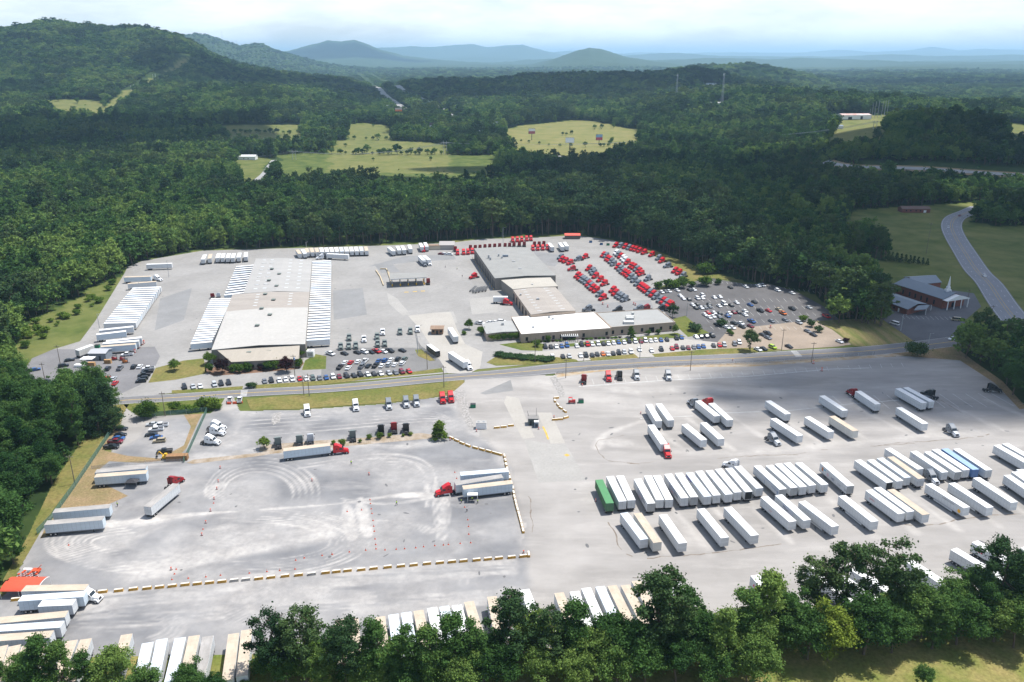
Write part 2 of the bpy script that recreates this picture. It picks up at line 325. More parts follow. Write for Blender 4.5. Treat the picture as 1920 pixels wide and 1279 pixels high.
def sheet(name, pts, lvl, m, label, pxl=True, kind='structure'):
    w = w2(pts) if pxl else pts
    b = MB(); a = sum(w[i][0]*w[(i+1) % len(w)][1]-w[(i+1) % len(w)][0]*w[i][1] for i in range(len(w)))
    if a < 0: w = w[::-1]
    b.add([(x, y, lvl) for x, y in w], [list(range(len(w)))], m)
    return tag(b.obj(name), label, kind=kind)
def smooth(pts, n=6):
    p = [Vector(q[:2]) for q in pts]; p = [2*p[0]-p[1]]+p+[2*p[-1]-p[-2]]; o = []
    for i in range(1, len(p)-2):
        for k in range(n):
            t = k/n; a, b, c, d = p[i-1:i+3]
            o.append(.5*((2*b)+(c-a)*t+(2*a-5*b+4*c-d)*t*t+(3*b-a-3*c+d)*t**3))
    return o+[p[-2]]
def ribbon(b, pts, hw, lvl, m, off=0, zf=None, dash=None):
    n = len(pts); L_, R_ = [], []; acc = 0
    for i in range(n):
        d = (Vector(pts[min(i+1, n-1)][:2])-Vector(pts[max(i-1, 0)][:2])).normalized(); q = Vector((-d.y, d.x)); h = hw(i/(n-1)) if callable(hw) else hw
        o_ = off(i/(n-1)) if callable(off) else off
        c = Vector(pts[i][:2])+q*o_
        for s, l in ((1, L_), (-1, R_)):
            p = c+q*h*s; l.append((p.x, p.y, lvl+(float(zf(p.x, p.y)) if zf else 0)))
    for i in range(n-1):
        if dash and (i % dash[1]) >= dash[0]: continue
        b.add([L_[i], R_[i], R_[i+1], L_[i+1]], [[0, 1, 2, 3]], m)
def resample(pts, step):
    o = [Vector(pts[0][:2])]; rest = step
    for a, b in zip(pts[:-1], pts[1:]):
        a, b = Vector(a[:2]), Vector(b[:2]); l = (b-a).length; t = rest
        while t <= l: o.append(a+(b-a)*(t/l)); t += step
        rest = t-l
    return o

M_as = mat('pale_asphalt', (0.257, 0.254, 0.250), .9, noise=.22, nscale=.05, spec=.15, detail=9)
M_conc = mat('yard_concrete', (0.300, 0.290, 0.277), .9, noise=.20, nscale=.035, spec=.15, detail=9)
M_concl = mat('light_concrete', (0.383, 0.361, 0.327), .9, noise=.12, nscale=.1, spec=.15, detail=8)
M_dark = mat('dark_asphalt', (0.128, 0.123, 0.123), .9, noise=.25, nscale=.06, spec=.15, detail=9)
M_road = mat('road_asphalt', (0.187, 0.184, 0.189), .9, noise=.15, nscale=.08, spec=.15, detail=8, stretch=(.3, 1, 1))
M_tanc = mat('tan_concrete', (0.303, 0.246, 0.193), .9, noise=.2, nscale=.08, spec=.15, detail=9)
M_lawn = mat('lawn', (.115, .135, .035), .95, col2=(.22, .175, .07), nscale=.07, spec=.05, detail=9, grain=.38)
M_lawn2 = mat('green_lawn', (.075, .115, .025), .95, col2=(.15, .15, .045), nscale=.07, spec=.05, detail=9, grain=.38)
M_dirt = mat('red_soil', (.31, .215, .13), .95, col2=(.20, .165, .08), nscale=.12, spec=.05, detail=9, grain=.38)
M_soilp = mat('pale_soil', (.40, .35, .30), .95, col2=(.25, .19, .12), nscale=.25, spec=.05, detail=9, grain=.38)
M_stone = mat('rip_rap', (.42, .40, .38), .95, col2=(.20, .19, .18), nscale=1.1, spec=.1, detail=4, grain=.38)
M_mulch = mat('mulch', (.22, .13, .085), .95, noise=.4, nscale=.6)
M_white = mat('white_line', (.62, .62, .60), .8, noise=.35, nscale=.5); M_yel = mat('yellow_line', (.60, .40, .08), .8, noise=.3, nscale=.5)

# upper yard and its lots
YARD = [(232, 515), (240, 500), (268, 489), (380, 470), (560, 465), (700, 461), (840, 456), (905, 448), (1000, 446), (1080, 441), (1150, 451), (1200, 466), (1290, 512), (1225, 545), (1245, 575), (1250, 600), (1290, 625), (1360, 660), (1160, 672), (985, 684), (900, 692), (835, 700), (700, 712), (480, 728), (330, 736), (240, 746), (80, 752), (42, 700), (60, 672), (100, 655), (150, 640), (180, 600)]
sheet('upper_yard_ground', YARD, .0, M_conc, 'pale concrete yard around the warehouse and the repair shop')
sheet('car_park_ground', [(1225, 545), (1250, 540), (1330, 521), (1400, 533), (1440, 532), (1490, 545), (1545, 575), (1575, 600), (1600, 607), (1530, 603), (1500, 604), (1400, 614), (1372, 612), (1345, 642), (1320, 640), (1290, 625), (1250, 600), (1245, 575)], .006, M_dark, 'dark asphalt car park beside the repair yard')
sheet('lower_car_park_ground', [(1400, 614), (1507, 602), (1530, 603), (1560, 618), (1597, 646), (1570, 650), (1490, 655), (1410, 661), (1345, 664), (1290, 655), (1345, 642), (1372, 612)], .010, M_tanc, 'tan concrete car park by the road')
sheet('office_forecourt_ground', [(955, 664), (1100, 652), (1275, 635), (1345, 642), (1345, 664), (1160, 672), (1035, 680), (1010, 672), (960, 668)], .014, M_concl, 'pale concrete parking rows before the office')
sheet('drive_apron_ground', [(765, 592), (800, 588), (845, 585), (858, 620), (872, 645), (905, 660), (900, 690), (880, 700), (840, 700), (815, 660), (790, 620)], .014, M_concl, 'worn concrete entrance lanes by the gatehouse')
sheet('staff_lot_ground', [(605, 666), (601, 716), (640, 712), (720, 703), (790, 696), (835, 688), (828, 678), (795, 652), (750, 652), (640, 652)], .010, mat('mid_asphalt', (0.200, 0.196, 0.192), .9, noise=.2, nscale=.08, spec=.15, detail=8), 'grey asphalt staff lot between the warehouse and the gate')
sheet('left_lot_ground', [(42, 700), (60, 672), (100, 655), (150, 655), (290, 650), (300, 668), (285, 700), (262, 722), (210, 746), (80, 752)], .010, mat('left_asphalt', (0.200, 0.196, 0.200), .9, noise=.2, nscale=.08, spec=.15, detail=8), 'grey asphalt car lot at the left of the warehouse')
for nm, lb, pts, mm in [
 ('left_lawn', 'dry lawn at the left corner of the warehouse', [(292, 690), (345, 676), (382, 672), (388, 700), (330, 712), (278, 718)], M_lawn),
 ('front_bed_ground', 'mulch bed under the shrubs before the warehouse', [(385, 678), (400, 690), (432, 668), (560, 662), (570, 682), (560, 692), (470, 700), (400, 705), (384, 697)], M_mulch),
 ('front_lawn', 'striped lawn at the right corner of the warehouse', [(572, 676), (592, 664), (612, 668), (611, 692), (566, 694)], M_lawn2),
 ('verge_west', 'grass strip between the parked cars and the road, west end', [(322, 732), (400, 728), (456, 724), (454, 731), (360, 737), (322, 738)], M_lawn),
 ('verge_middle', 'grass strip between the parked cars and the road', [(478, 722), (600, 714), (720, 704), (800, 694), (828, 690), (832, 698), (700, 710), (600, 722), (480, 732)], M_lawn),
 ('gate_lawn', 'small grass wedge beside the gate lane', [(778, 656), (790, 655), (816, 676), (806, 677), (784, 668)], M_lawn),
 ('office_bed_ground', 'mulch and lawn bed by the office corner', [(936, 646), (985, 640), (1020, 645), (1017, 658), (978, 657)], M_lawn2),
 ('hedge_lawn', 'dry grass under the low juniper hedge', [(912, 680), (935, 665), (1030, 668), (1080, 674), (1085, 678), (990, 684), (930, 686)], M_lawn),
 ('verge_office', 'grass verge between the office parking and the road', [(1104, 671), (1190, 664), (1199, 672), (1110, 677)], M_lawn),
 ('verge_east', 'grass verge along the road east of the office drive', [(1222, 664), (1320, 655), (1410, 652), (1470, 655), (1400, 665), (1230, 671)], M_lawn),
 ('corner_lawn', 'striped lawn at the east corner of the office', [(1262, 598), (1285, 592), (1312, 615), (1330, 624), (1290, 632), (1272, 615)], M_lawn2),
 ('office_front_lawn', 'green strip along the office wall', [(1060, 645), (1145, 637), (1270, 624), (1285, 632), (1180, 640), (1070, 650)], M_lawn2),
 ('east_field', 'mown striped field between the car park and the church', [(1530, 602), (1600, 598), (1655, 600), (1714, 640), (1640, 652), (1598, 648), (1575, 625)], mat('mown_field', (.12, .145, .04), .95, col2=(.26, .20, .10), nscale=.22, spec=.05, stretch=(1.4, .12, 1), detail=5, grain=.38)),
 ('forest_verge', 'dry grass verge between the tractors and the woods', [(1180, 452), (1245, 476), (1320, 505), (1395, 528), (1330, 521), (1250, 541), (1225, 546), (1288, 520), (1282, 510), (1230, 482)], M_lawn),
 ('church_lot_ground', 'dark asphalt lot in front of the church', [(1636, 540), (1680, 530), (1790, 545), (1826, 550), (1840, 575), (1810, 600), (1800, 640), (1714, 640), (1645, 592)], mat('church_asphalt', (.13, .13, .14), .9, noise=.2, nscale=.06, spec=.15)),
]: sheet(nm, pts, .02, mm, lb)
for o, pts in ((0, [(700, 466), (790, 462), (1060, 447), (1065, 455), (900, 470), (800, 474)]),):
    pass
# patches of older and newer paving in the upper yard
b = MB(); mp1 = mat('paving_patch', (0.242, 0.242, 0.242), .9, noise=.15, nscale=.08, spec=.1); mp2 = mat('paving_patch_light', (0.344, 0.332, 0.312), .9, noise=.12, nscale=.1, spec=.1)
for i, (pts, mm) in enumerate([([(700, 495), (735, 493), (750, 510), (715, 512)], mp1), ([(624, 545), (680, 540), (688, 590), (626, 600)], mp1), ([(690, 500), (760, 480), (850, 478), (855, 486), (770, 492)], mp1), ([(810, 586), (850, 584), (858, 605), (815, 607)], mp2),
     ([(300, 560), (360, 540), (345, 600), (290, 620)], mp1), ([(880, 560), (930, 556), (935, 585), (885, 590)], mp2), ([(1000, 470), (1060, 480), (1040, 500), (1010, 495)], mp1), ([(1110, 570), (1220, 562), (1226, 580), (1118, 587)], mp1), ([(725, 548), (745, 560), (770, 590), (755, 592), (730, 570)], mp2)]):
    w = w2(pts); b.add([(x, y, .008+.001*i) for x, y in w], [list(range(len(w)))], mm)
tag(b.obj('paving_patches'), kind='structure')

# lower yard: one fine sheet whose dust and gravel are wear with a shape of its own
LOW = [(235, 762), (262, 752), (400, 744), (440, 744), (452, 770), (560, 768), (720, 757), (835, 742), (856, 722), (880, 706), (960, 700), (1035, 704), (1100, 690), (1250, 684), (1400, 684), (1500, 676), (1700, 667), (1800, 674), (1870, 715), (1920, 762), (2150, 880), (2500, 1240), (1900, 1200), (1600, 1215), (1200, 1275), (600, 1330), (0, 1420), (-420, 1330), (-60, 1140), (12, 1110), (62, 1010), (98, 960), (165, 905), (205, 850)]
GRAV = w2([(-420, 1330), (-60, 1140), (12, 1110), (62, 1010), (98, 960), (165, 905), (230, 840), (300, 790), (450, 764), (860, 745), (870, 790), (935, 845), (955, 880), (975, 960), (985, 1040), (990, 1330)])
def lower():
    w = w2(LOW); xs = [p[0] for p in w]; ys = [p[1] for p in w]; st = .75
    gx = np.arange(min(xs), max(xs), st); gy = np.arange(min(ys), max(ys), st); X, Y = np.meshgrid(gx, gy, indexing='ij')
    ins = inpoly(X, Y, w)
    g = inpoly(X, Y, GRAV).astype(float)
    edge = dpoly(X, Y, GRAV+[GRAV[0]]); wob = 1.5*vnoise(X/25, Y/25, 4, 3)
    sd = np.where(g > 0, edge, -edge)+wob; g = np.clip(sd/3+.5, 0, 1)
    dust = np.zeros_like(X)
    def tr(px, wd, st_, soft=.8, world=False):
        nonlocal dust
        p = [q for q in smooth(px if world else w2(px), 5)]
        xa, xb = min(q[0] for q in p)-wd-3, max(q[0] for q in p)+wd+3; ya, yb = min(q[1] for q in p)-wd-3, max(q[1] for q in p)+wd+3
        i0, i1 = np.searchsorted(gx, [xa, xb]); j0, j1 = np.searchsorted(gy, [ya, yb])
        if i1 <= i0 or j1 <= j0: return
        sx, sy = X[i0:i1, j0:j1], Y[i0:i1, j0:j1]
        d = dpoly(sx, sy, [tuple(q) for q in p]); v = (.98 if wd < 3 else .74)*st_*np.clip((wd*(1+.5*vnoise(sx/30, sy/30, 77, 2))-d)/soft, 0, 1)*np.clip(.86+.3*vnoise(sx/22, sy/22, int(abs(px[0][0])*7) % 997, 4), .05, 1.1)
        dust[i0:i1, j0:j1] = np.maximum(dust[i0:i1, j0:j1], v)
    def oval(cx, cy, rx, ry, a0, a1, wd, s, n=22):
        tr([(cx+rx*math.cos(math.radians(a0+(a1-a0)*k/n)), cy-ry*math.sin(math.radians(a0+(a1-a0)*k/n))) for k in range(n+1)], wd, s)
    for k in range(5): oval(484+2*k, 925, 66+10*k, 40+6.5*k, -20, 205-5*k, .75, .75)
    for k in range(7): oval(430+k*4, 1015, 190+8*k, 38+5*k, -88, 100-4*k, .8, .8)
    for k in range(8): oval(330-k*3, 1018, 160+9*k, 22+5.2*k, 120, 262, .8, .9)
    tr([(330, 1005), (430, 1008), (540, 1000), (590, 985)], 9, .75, 6); tr([(180, 1050), (260, 1060), (360, 1050), (480, 1030), (600, 1000)], 8, .95, 6); tr([(200, 1020), (300, 1035), (380, 1040)], 8, .8, 6)
    tr([(200, 985), (350, 968), (560, 950)], 4.5, .8, 4); tr([(80, 1000), (200, 985), (350, 966), (470, 957), (620, 946), (740, 930), (830, 928)], 2.2, 1., 1.4)
    tr([(160, 960), (230, 955), (300, 930), (340, 900), (350, 880)], 7, .7, 6); tr([(330, 960), (300, 985), (220, 1020), (150, 1050)], 6, .6, 5)
    tr([(647, 938), (652, 970), (660, 1010)], 2.2, .95, 1); tr([(675, 935), (682, 970), (690, 1005)], 2.2, .95, 1)
    for k in range(4): oval(735+k*2, 910, 62+9*k, 38+6*k, -35, 100, .7, .8)
    for k in range(5): tr([(700+6*k, 975), (760+5*k, 985-k), (810+5*k, 1000-2*k), (828+4*k, 960), (820+3*k, 915)], .7, .8)
    for k in range(4): tr([(812+6*k, 930), (815+6*k, 970), (822+6*k, 1012)], .7, .85)
    tr([(640, 935), (720, 945), (800, 935), (845, 925)], 1.2, .8); tr([(250, 870), (330, 862), (500, 848), (620, 838), (740, 838), (830, 826)], 4.5, .75, 3)
    tr([(640, 838), (700, 835), (770, 838)], 3, .9, 2); tr([(580, 870), (700, 852), (780, 858), (815, 890), (812, 940)], 1.0, .7); tr([(560, 878), (700, 860), (770, 866), (800, 900), (800, 950)], 1.0, .7)
    for a, b_ in (((60, 1130), (430, 1090)), ((60, 1150), (500, 1105)), ((400, 1085), (960, 1055)), ((150, 1160), (420, 1140)), ((300, 1105), (700, 1110)), ((500, 1135), (900, 1110)), ((640, 1150), (960, 1105))):
        for k in range(3): tr([(a[0], a[1]+9*k), ((a[0]+b_[0])/2, (a[1]+b_[1])/2+9*k+random.uniform(-4, 4)), (b_[0], b_[1]+9*k)], random.uniform(.8, 2.4), .55)
    tr([(440, 1120), (480, 1108), (520, 1128), (480, 1150)], 4, .9, 4); tr([(480, 1140), (540, 1120), (600, 1105)], 4.5, .9, 4)
    for k in range(5): oval(330, 1190, 120+9*k, 45+6*k, 20, 120, .8, .6)
    for k in range(4): oval(250, 1175, 60+12*k, 22+5*k, -60, 120, .8, .55)
    for k in range(5): tr([(455, 790+7*k), (560, 783+7*k), (700, 775+6*k), (800, 770+5*k), (860, 790)], .8, .65)
    tr([(450, 775), (520, 778), (620, 772), (760, 762), (850, 762)], 3.5, .6, 3); tr([(440, 760), (450, 790), (430, 830)], 5, .7, 4); tr([(860, 760), (880, 800), (930, 830), (960, 870)], 6, .7, 5)
    for k in range(4): oval(930, 1090, 25+14*k, 16+9*k, 60, 190, .8, .5)
    tr([(875, 1078), (920, 1066), (960, 1060)], 3, .5, 2)
    bro = np.clip(.5+.8*vnoise(X/60, Y/38, 15, 4), 0, 1); dust = np.maximum(dust, .38*bro*(g > .5)*(Y < 330))
    # light worn lanes of the paved east part
    p2 = (sd < 0)
    d2 = dust.copy(); dust[:] = 0
    tr([(880, 720), (940, 780), (985, 830), (1020, 900), (1050, 1000), (1080, 1120), (1100, 1240)], 7, .25, 6); tr([(900, 715), (1000, 720), (1100, 740), (1250, 765), (1400, 770), (1600, 755)], 8, .55, 7)
    tr([(1090, 720), (1200, 735), (1330, 730), (1450, 735)], 6, .6, 6); tr([(1150, 830), (1300, 850), (1400, 850), (1550, 835), (1700, 820), (1850, 812)], 4, .65, 4)
    tr([(1120, 840), (1135, 815), (1200, 790)], 2.5, .7, 2); tr([(1060, 700), (1150, 702), (1300, 705), (1420, 700), (1500, 690)], 3.5, .55, 3)
    tr([(1000, 1090), (1200, 1085), (1500, 1060), (1900, 1020)], 9, .28, 8); tr([(1180, 930), (1300, 1000), (1330, 1040)], 3, .5, 3)
    for k in range(11): tr([(1180+75*k, 950-3*k), (1250+78*k, 1035-6*k)], 2.2, .5, 2)
    for k in range(9): tr([(1210+80*k, 790-5*k), (1290+85*k, 850-6*k)], 2.2, .45, 2)
    dust = np.where(sd > 0, np.maximum(d2, dust*.6), np.maximum(dust, d2*.5))
    idx = -np.ones(X.shape, int); cell = ins[:-1, :-1] & ins[1:, 1:] & ins[1:, :-1] & ins[:-1, 1:]
    use = np.zeros(X.shape, bool); use[:-1, :-1] |= cell; use[1:, :-1] |= cell; use[1:, 1:] |= cell; use[:-1, 1:] |= cell
    idx[use] = np.arange(use.sum()); c = np.argwhere(cell); q = np.stack([idx[c[:, 0], c[:, 1]], idx[c[:, 0]+1, c[:, 1]], idx[c[:, 0]+1, c[:, 1]+1], idx[c[:, 0], c[:, 1]+1]], -1)
    me = bpy.data.meshes.new('lower_yard_ground'); nv = int(use.sum()); me.vertices.add(nv)
    me.vertices.foreach_set('co', np.stack([X[use], Y[use], np.full(nv, .002)], -1).ravel().astype(np.float32))
    me.loops.add(q.size); me.loops.foreach_set('vertex_index', q.ravel().astype(np.int32)); me.polygons.add(len(q))
    me.polygons.foreach_set('loop_start', np.arange(0, q.size, 4, dtype=np.int32)); me.polygons.foreach_set('loop_total', np.full(len(q), 4, np.int32))
    for nm, v in (('gravel', g), ('dust', dust)): me.attributes.new(nm, 'FLOAT', 'POINT').data.foreach_set('value', v[use].ravel().astype(np.float32))
    me.update()
    m = bpy.data.materials.new('lower_yard'); m.use_nodes = True; t = m.node_tree; bs = t.nodes['Principled BSDF']; bs.inputs['Roughness'].default_value = .93; bs.inputs['Specular IOR Level'].default_value = .12
    co = N(t, 'ShaderNodeTexCoord')
    def ramp(scale, c1, c2, detail=9, st_=None, p0=.35, p1=.65):
        n = N(t, 'ShaderNodeTexNoise'); n.inputs['Scale'].default_value = scale; n.inputs['Detail'].default_value = detail; n.inputs['Roughness'].default_value = .62
        mpn = N(t, 'ShaderNodeMapping'); mpn.inputs['Scale'].default_value = st_ or (1, 1, 1)
        t.links.new(co.outputs['Object'], mpn.inputs[0]); t.links.new(mpn.outputs[0], n.inputs[0]); rr = N(t, 'ShaderNodeValToRGB'); e = rr.color_ramp.elements
        e[0].position = p0; e[1].position = p1; e[0].color = (*c1, 1); e[1].color = (*c2, 1); t.links.new(n.outputs[0], rr.inputs[0]); return rr
    ga = N(t, 'ShaderNodeAttribute', attribute_name='gravel'); da = N(t, 'ShaderNodeAttribute', attribute_name='dust')
    grav = ramp(.05, (.140, .141, .148), (.222, .222, .227)); asph = ramp(.04, (.236, .223, .210), (.330, .312, .295), st_=(.5, 1.6, 1)); dst = ramp(.15, (.40, .375, .35), (.56, .53, .495))
    m1 = N(t, 'ShaderNodeMixRGB'); m2 = N(t, 'ShaderNodeMixRGB'); brk = ramp(.5, (.6, .6, .6), (1, 1, 1), 7, (1, 1, 1), .3, .6); mu = N(t, 'ShaderNodeMath', operation='MULTIPLY')
    ex = ramp(.09, (0, 0, 0), (.38, .38, .38), 9, (.35, 1.5, 1), .5, .72); mxx = N(t, 'ShaderNodeMath', operation='MAXIMUM')
    t.links.new(ga.outputs['Fac'], m1.inputs[0]); t.links.new(asph.outputs[0], m1.inputs[1]); t.links.new(grav.outputs[0], m1.inputs[2])
    t.links.new(da.outputs['Fac'], mxx.inputs[0]); t.links.new(ex.outputs[0], mxx.inputs[1]); t.links.new(mxx.outputs[0], mu.inputs[0]); t.links.new(brk.outputs[0], mu.inputs[1])
    t.links.new(mu.outputs[0], m2.inputs[0]); t.links.new(m1.outputs[0], m2.inputs[1]); t.links.new(dst.outputs[0], m2.inputs[2]); t.links.new(m2.outputs[0], bs.inputs[0])
    me.materials.append(m); tag(link('lower_yard_ground', me), 'gravel training yard with dusty wheel tracks and paved trailer lot', kind='structure')
lower()
for nm, lb, pts, mm, lv in [
 ('gate_lane_west', 'pale concrete lane left of the small gatehouse', T((900, 680), (200, 250), (290, 265), (345, 420), (412, 560), (320, 573), (230, 400), (180, 300)), M_concl, .008),
 ('gate_lane_east', 'pale concrete lane right of the small gatehouse', T((900, 680), (430, 375), (535, 375), (560, 440), (640, 605), (530, 608)), M_concl, .008),
 ('gate_slab', 'large worn concrete slab south of the small gatehouse', T((900, 680), (330, 575), (530, 610), (640, 607), (800, 882), (440, 900)), mp2, .012),
 ('entrance_patch', 'patched asphalt at the mouth of the lower yard', T((900, 680), (0, 230), (230, 130), (250, 210), (40, 240)), M_as, .010),
 ('south_lawn', 'dry lawn between the road and the lower yard', [(462, 748), (560, 741), (700, 730), (835, 716), (866, 711), (872, 716), (852, 733), (800, 748), (700, 757), (560, 767), (470, 769)], M_lawn, .03),
 ('south_lawn_west', 'grass strip behind the green fence', [(225, 752), (262, 752), (330, 748), (400, 744), (422, 746), (415, 758), (395, 775), (330, 778), (262, 782), (240, 768)], M_lawn2, .03),
 ('west_lawn_strip', 'mown strip between the woods and the chain-link fence', [(-30, 1150), (10, 1080), (55, 1000), (100, 905), (190, 775), (200, 760), (242, 758), (228, 780), (205, 808), (150, 890), (100, 955), (72, 1005), (40, 1060), (12, 1112)], M_lawn, .03),
 ('west_soil', 'red soil and dry grass inside the chain-link fence', [(228, 785), (205, 815), (150, 890), (85, 990), (75, 1010), (100, 1003), (115, 965), (150, 955), (205, 945), (240, 930), (190, 905), (180, 885), (205, 865), (262, 868), (330, 862), (350, 840), (372, 790), (380, 775), (345, 778), (358, 800), (345, 835), (300, 860), (240, 855), (195, 845), (222, 810)], M_dirt, .026),
 ('stone_bed_west', 'rip-rap stone bank beside the entrance', T((620, 680), (930, 215), (1010, 205), (1030, 300), (1040, 380), (1080, 490), (1030, 480), (985, 400), (985, 320), (940, 270)), M_stone, .034),
 ('stone_bed_east', 'rip-rap stone strip beside the east lot entrance', T((900, 680), (520, 110), (570, 105), (620, 180), (640, 250), (600, 258), (560, 180)), M_stone, .034),
 ('stone_bed_middle', 'small rip-rap strip in the dusty lot', T((320, 680), (770, 380), (830, 370), (820, 440), (770, 470), (755, 440)), M_stone, .034),
 ('north_verge_east', 'stony verge between the road and the east lot', [(1040, 700), (1100, 690), (1250, 683), (1400, 680), (1500, 674), (1660, 661), (1700, 667), (1500, 681), (1400, 688), (1250, 688), (1120, 697), (1045, 708)], mat('verge_stone', (.40, .36, .30), .95, col2=(.33, .22, .11), nscale=.25, detail=8), .034),
 ('road_verge_far_east', 'brown verge at the east end of the lot', [(1660, 661), (1735, 655), (1790, 650), (1830, 680), (1880, 715), (1925, 765), (1912, 768), (1865, 718), (1800, 676), (1700, 668)], M_dirt, .036),
 ('tree_row_soil', 'soil strip with young shrubs in the dusty lot', [(485, 846), (490, 835), (600, 826), (700, 820), (790, 812), (838, 820), (800, 823), (700, 832), (640, 838), (520, 850)], M_soilp, .036),
 ('kerb_bed', 'weedy soil edge of the gravel lot', [(350, 868), (362, 862), (480, 850), (530, 843), (530, 848), (480, 856), (362, 870)], M_soilp, .038),
 ('bottom_meadow', 'dry meadow below the front row of trees', [(-900, 1330), (0, 1235), (600, 1225), (1200, 1212), (1500, 1195), (1900, 1180), (2600, 1170), (3400, 2200), (-2200, 2200)], mat('dry_meadow', (.125, .16, .035), .95, col2=(.26, .215, .085), nscale=.09, spec=.05, detail=9, grain=.38), .045),
]: sheet(nm, pts, lv, mm, lb)

# roads with painted lines
zf0 = lambda x, y: float(height(x, y))
MAIN = smooth(w2([(-160, 778), (60, 768), (217, 752), (320, 746), (480, 736), (640, 727), (832, 709), (960, 699), (1080, 688), (1240, 678), (1400, 671), (1520, 664), (1640, 657), (1782, 641), (1900, 622), (2000, 605)]), 8)
def mw(t): return 4.2 if t < .42 else 4.2+min(1, (t-.42)/.08)*1.9
b = MB(); ribbon(b, MAIN, mw, .05, M_road); o = b.obj('main_road'); tag(o, 'two-lane asphalt road crossing between the two yards', kind='structure')
b = MB(); fm = resample(MAIN, 2.)
ribbon(b, fm, .09, .058, M_yel, off=.16); ribbon(b, fm, .09, .058, M_yel, off=-.16)
ribbon(b, fm, .08, .058, M_white, off=lambda t: mw(t)-.35); ribbon(b, fm, .08, .058, M_white, off=lambda t: -mw(t)+.35)
tag(b.obj('road_markings'), kind='structure')
RR = smooth(RIGHTROAD, 8); b = MB(); ribbon(b, RR, 8.2, .06, mat('highway_asphalt', (.24, .245, .265), .9, noise=.12, nscale=.08, spec=.15)); tag(b.obj('highway'), 'four-lane highway curving past the church', kind='structure')
b = MB(); fr = resample(RR, 3.)
ribbon(b, fr, .11, .068, M_yel, off=.9); ribbon(b, fr, .11, .068, M_yel, off=-.9); ribbon(b, fr, .1, .068, M_white, off=7.4); ribbon(b, fr, .1, .068, M_white, off=-7.4)
ribbon(b, fr, .1, .068, M_white, off=4, dash=(1, 4)); ribbon(b, fr, .1, .068, M_white, off=-4, dash=(1, 4)); tag(b.obj('highway_markings'), kind='structure')
M_far = mat('far_road', (.30, .30, .295), .9, noise=.1, nscale=.02)
for k, nm, lb in (('a', 'interstate_road_west', 'pale interstate carriageway climbing between the wooded ridges, left lane'), ('b', 'interstate_road_east', 'second interstate carriageway right of the wooded median'), ('c', 'interstate_road', 'interstate carriageway behind the woods at the right'), ('d', 'country_road', 'narrow country road by the green field'), ('e', 'exit_road', 'exit road below the billboards'), ('f', 'woodland_road', 'bit of road among the trees at left')):
    hw, pts = ROADS[k]; b = MB(); ribbon(b, resample(smooth(pts, 4), 25), hw, RZ.get(k, .7), M_far, zf=zf0)
    if k == 'c': ribbon(b, resample(smooth(pts, 4), 25), 15, RZ[k]-.5, M_dirt, zf=zf0)
    tag(b.obj(nm), lb, kind='structure')
b = MB(); w = w2([(512, 1)]) if 0 else None
def cross(o, pts, n, m, lv, b):                                                 # ladder crossing inside a quad
    a, bb, c, d = [Vector(q) for q in w2(T(o, *pts))]
    for k in range(n):
        t0, t1 = (k+.15)/n, (k+.6)/n
        b.add([(*(a+(d-a)*t0), lv), (*(bb+(c-bb)*t0), lv), (*(bb+(c-bb)*t1), lv), (*(a+(d-a)*t1), lv)], [[0, 1, 2, 3]], m)
cross((320, 440), [(528, 1170), (578, 1170), (568, 1215), (522, 1215)], 5, M_white, .062, b)
cross((1320, 440), [(650, 872), (695, 872), (740, 915), (690, 918)], 6, M_white, .062, b)
tag(b.obj('crossing_markings'), kind='structure')
# painted stripes of the lots
b = MB()
def lines(p, q, n, dx, dy, m=M_white, lv=.03, hw=.07):
    for k in range(n+1):
        x, y = p[0]+(q[0]-p[0])*k/n, p[1]+(q[1]-p[1])*k/n; ribbon(b, w2([(x, y), (x+dx, y+dy)]), hw, lv, m)
lines((1130, 723), (1410, 710), 1, 20, -1)
ribbon(b, w2([(1085, 725), (1250, 713), (1400, 706), (1560, 692), (1630, 690)]), .22, .03, M_white)
ribbon(b, w2([(1200, 785), (1300, 780)]), .15, .03, M_white); ribbon(b, w2([(1340, 775), (1480, 770), (1600, 757), (1690, 750)]), .2, .03, M_white)
for k in range(14): ribbon(b, w2([(1560+26*k-k*k*.1, 742-.4*k), (1590+26*k, 768-.5*k)]), .09, .03, M_white)
for k in range(30): ribbon(b, w2([(1110+20*k, 711-1.05*k), (1114+20*k, 721-1.15*k)]), .07, .03, M_white)
for k in range(24): ribbon(b, w2([(1335+9*k, 527+.45*k+(k*k*.02)), (1338+9*k, 531+.45*k+(k*k*.02))]), .07, .024, M_white)
for r_ in range(5):
    for k in range(17): ribbon(b, w2([(1300+13*k+r_*8, 560+r_*13), (1306+13*k+r_*8, 566+r_*13)]), .06, .024, M_white)
for k in range(13): ribbon(b, w2([(1690+9*k, 592+.2*k), (1697+9*k, 598+.2*k)]), .07, .03, M_white)
ribbon(b, w2([(1018, 800), (1024, 812), (1028, 824)]), .35, .03, M_yel); ribbon(b, w2([(1060, 852), (1066, 855)]), .8, .03, M_yel)
for x, y in ((762, 548), (778, 547), (793, 546)): ribbon(b, w2([(x-4, y), (x+4, y-.3)]), .7, .03, M_yel)
tag(b.obj('lot_markings'), kind='structure')

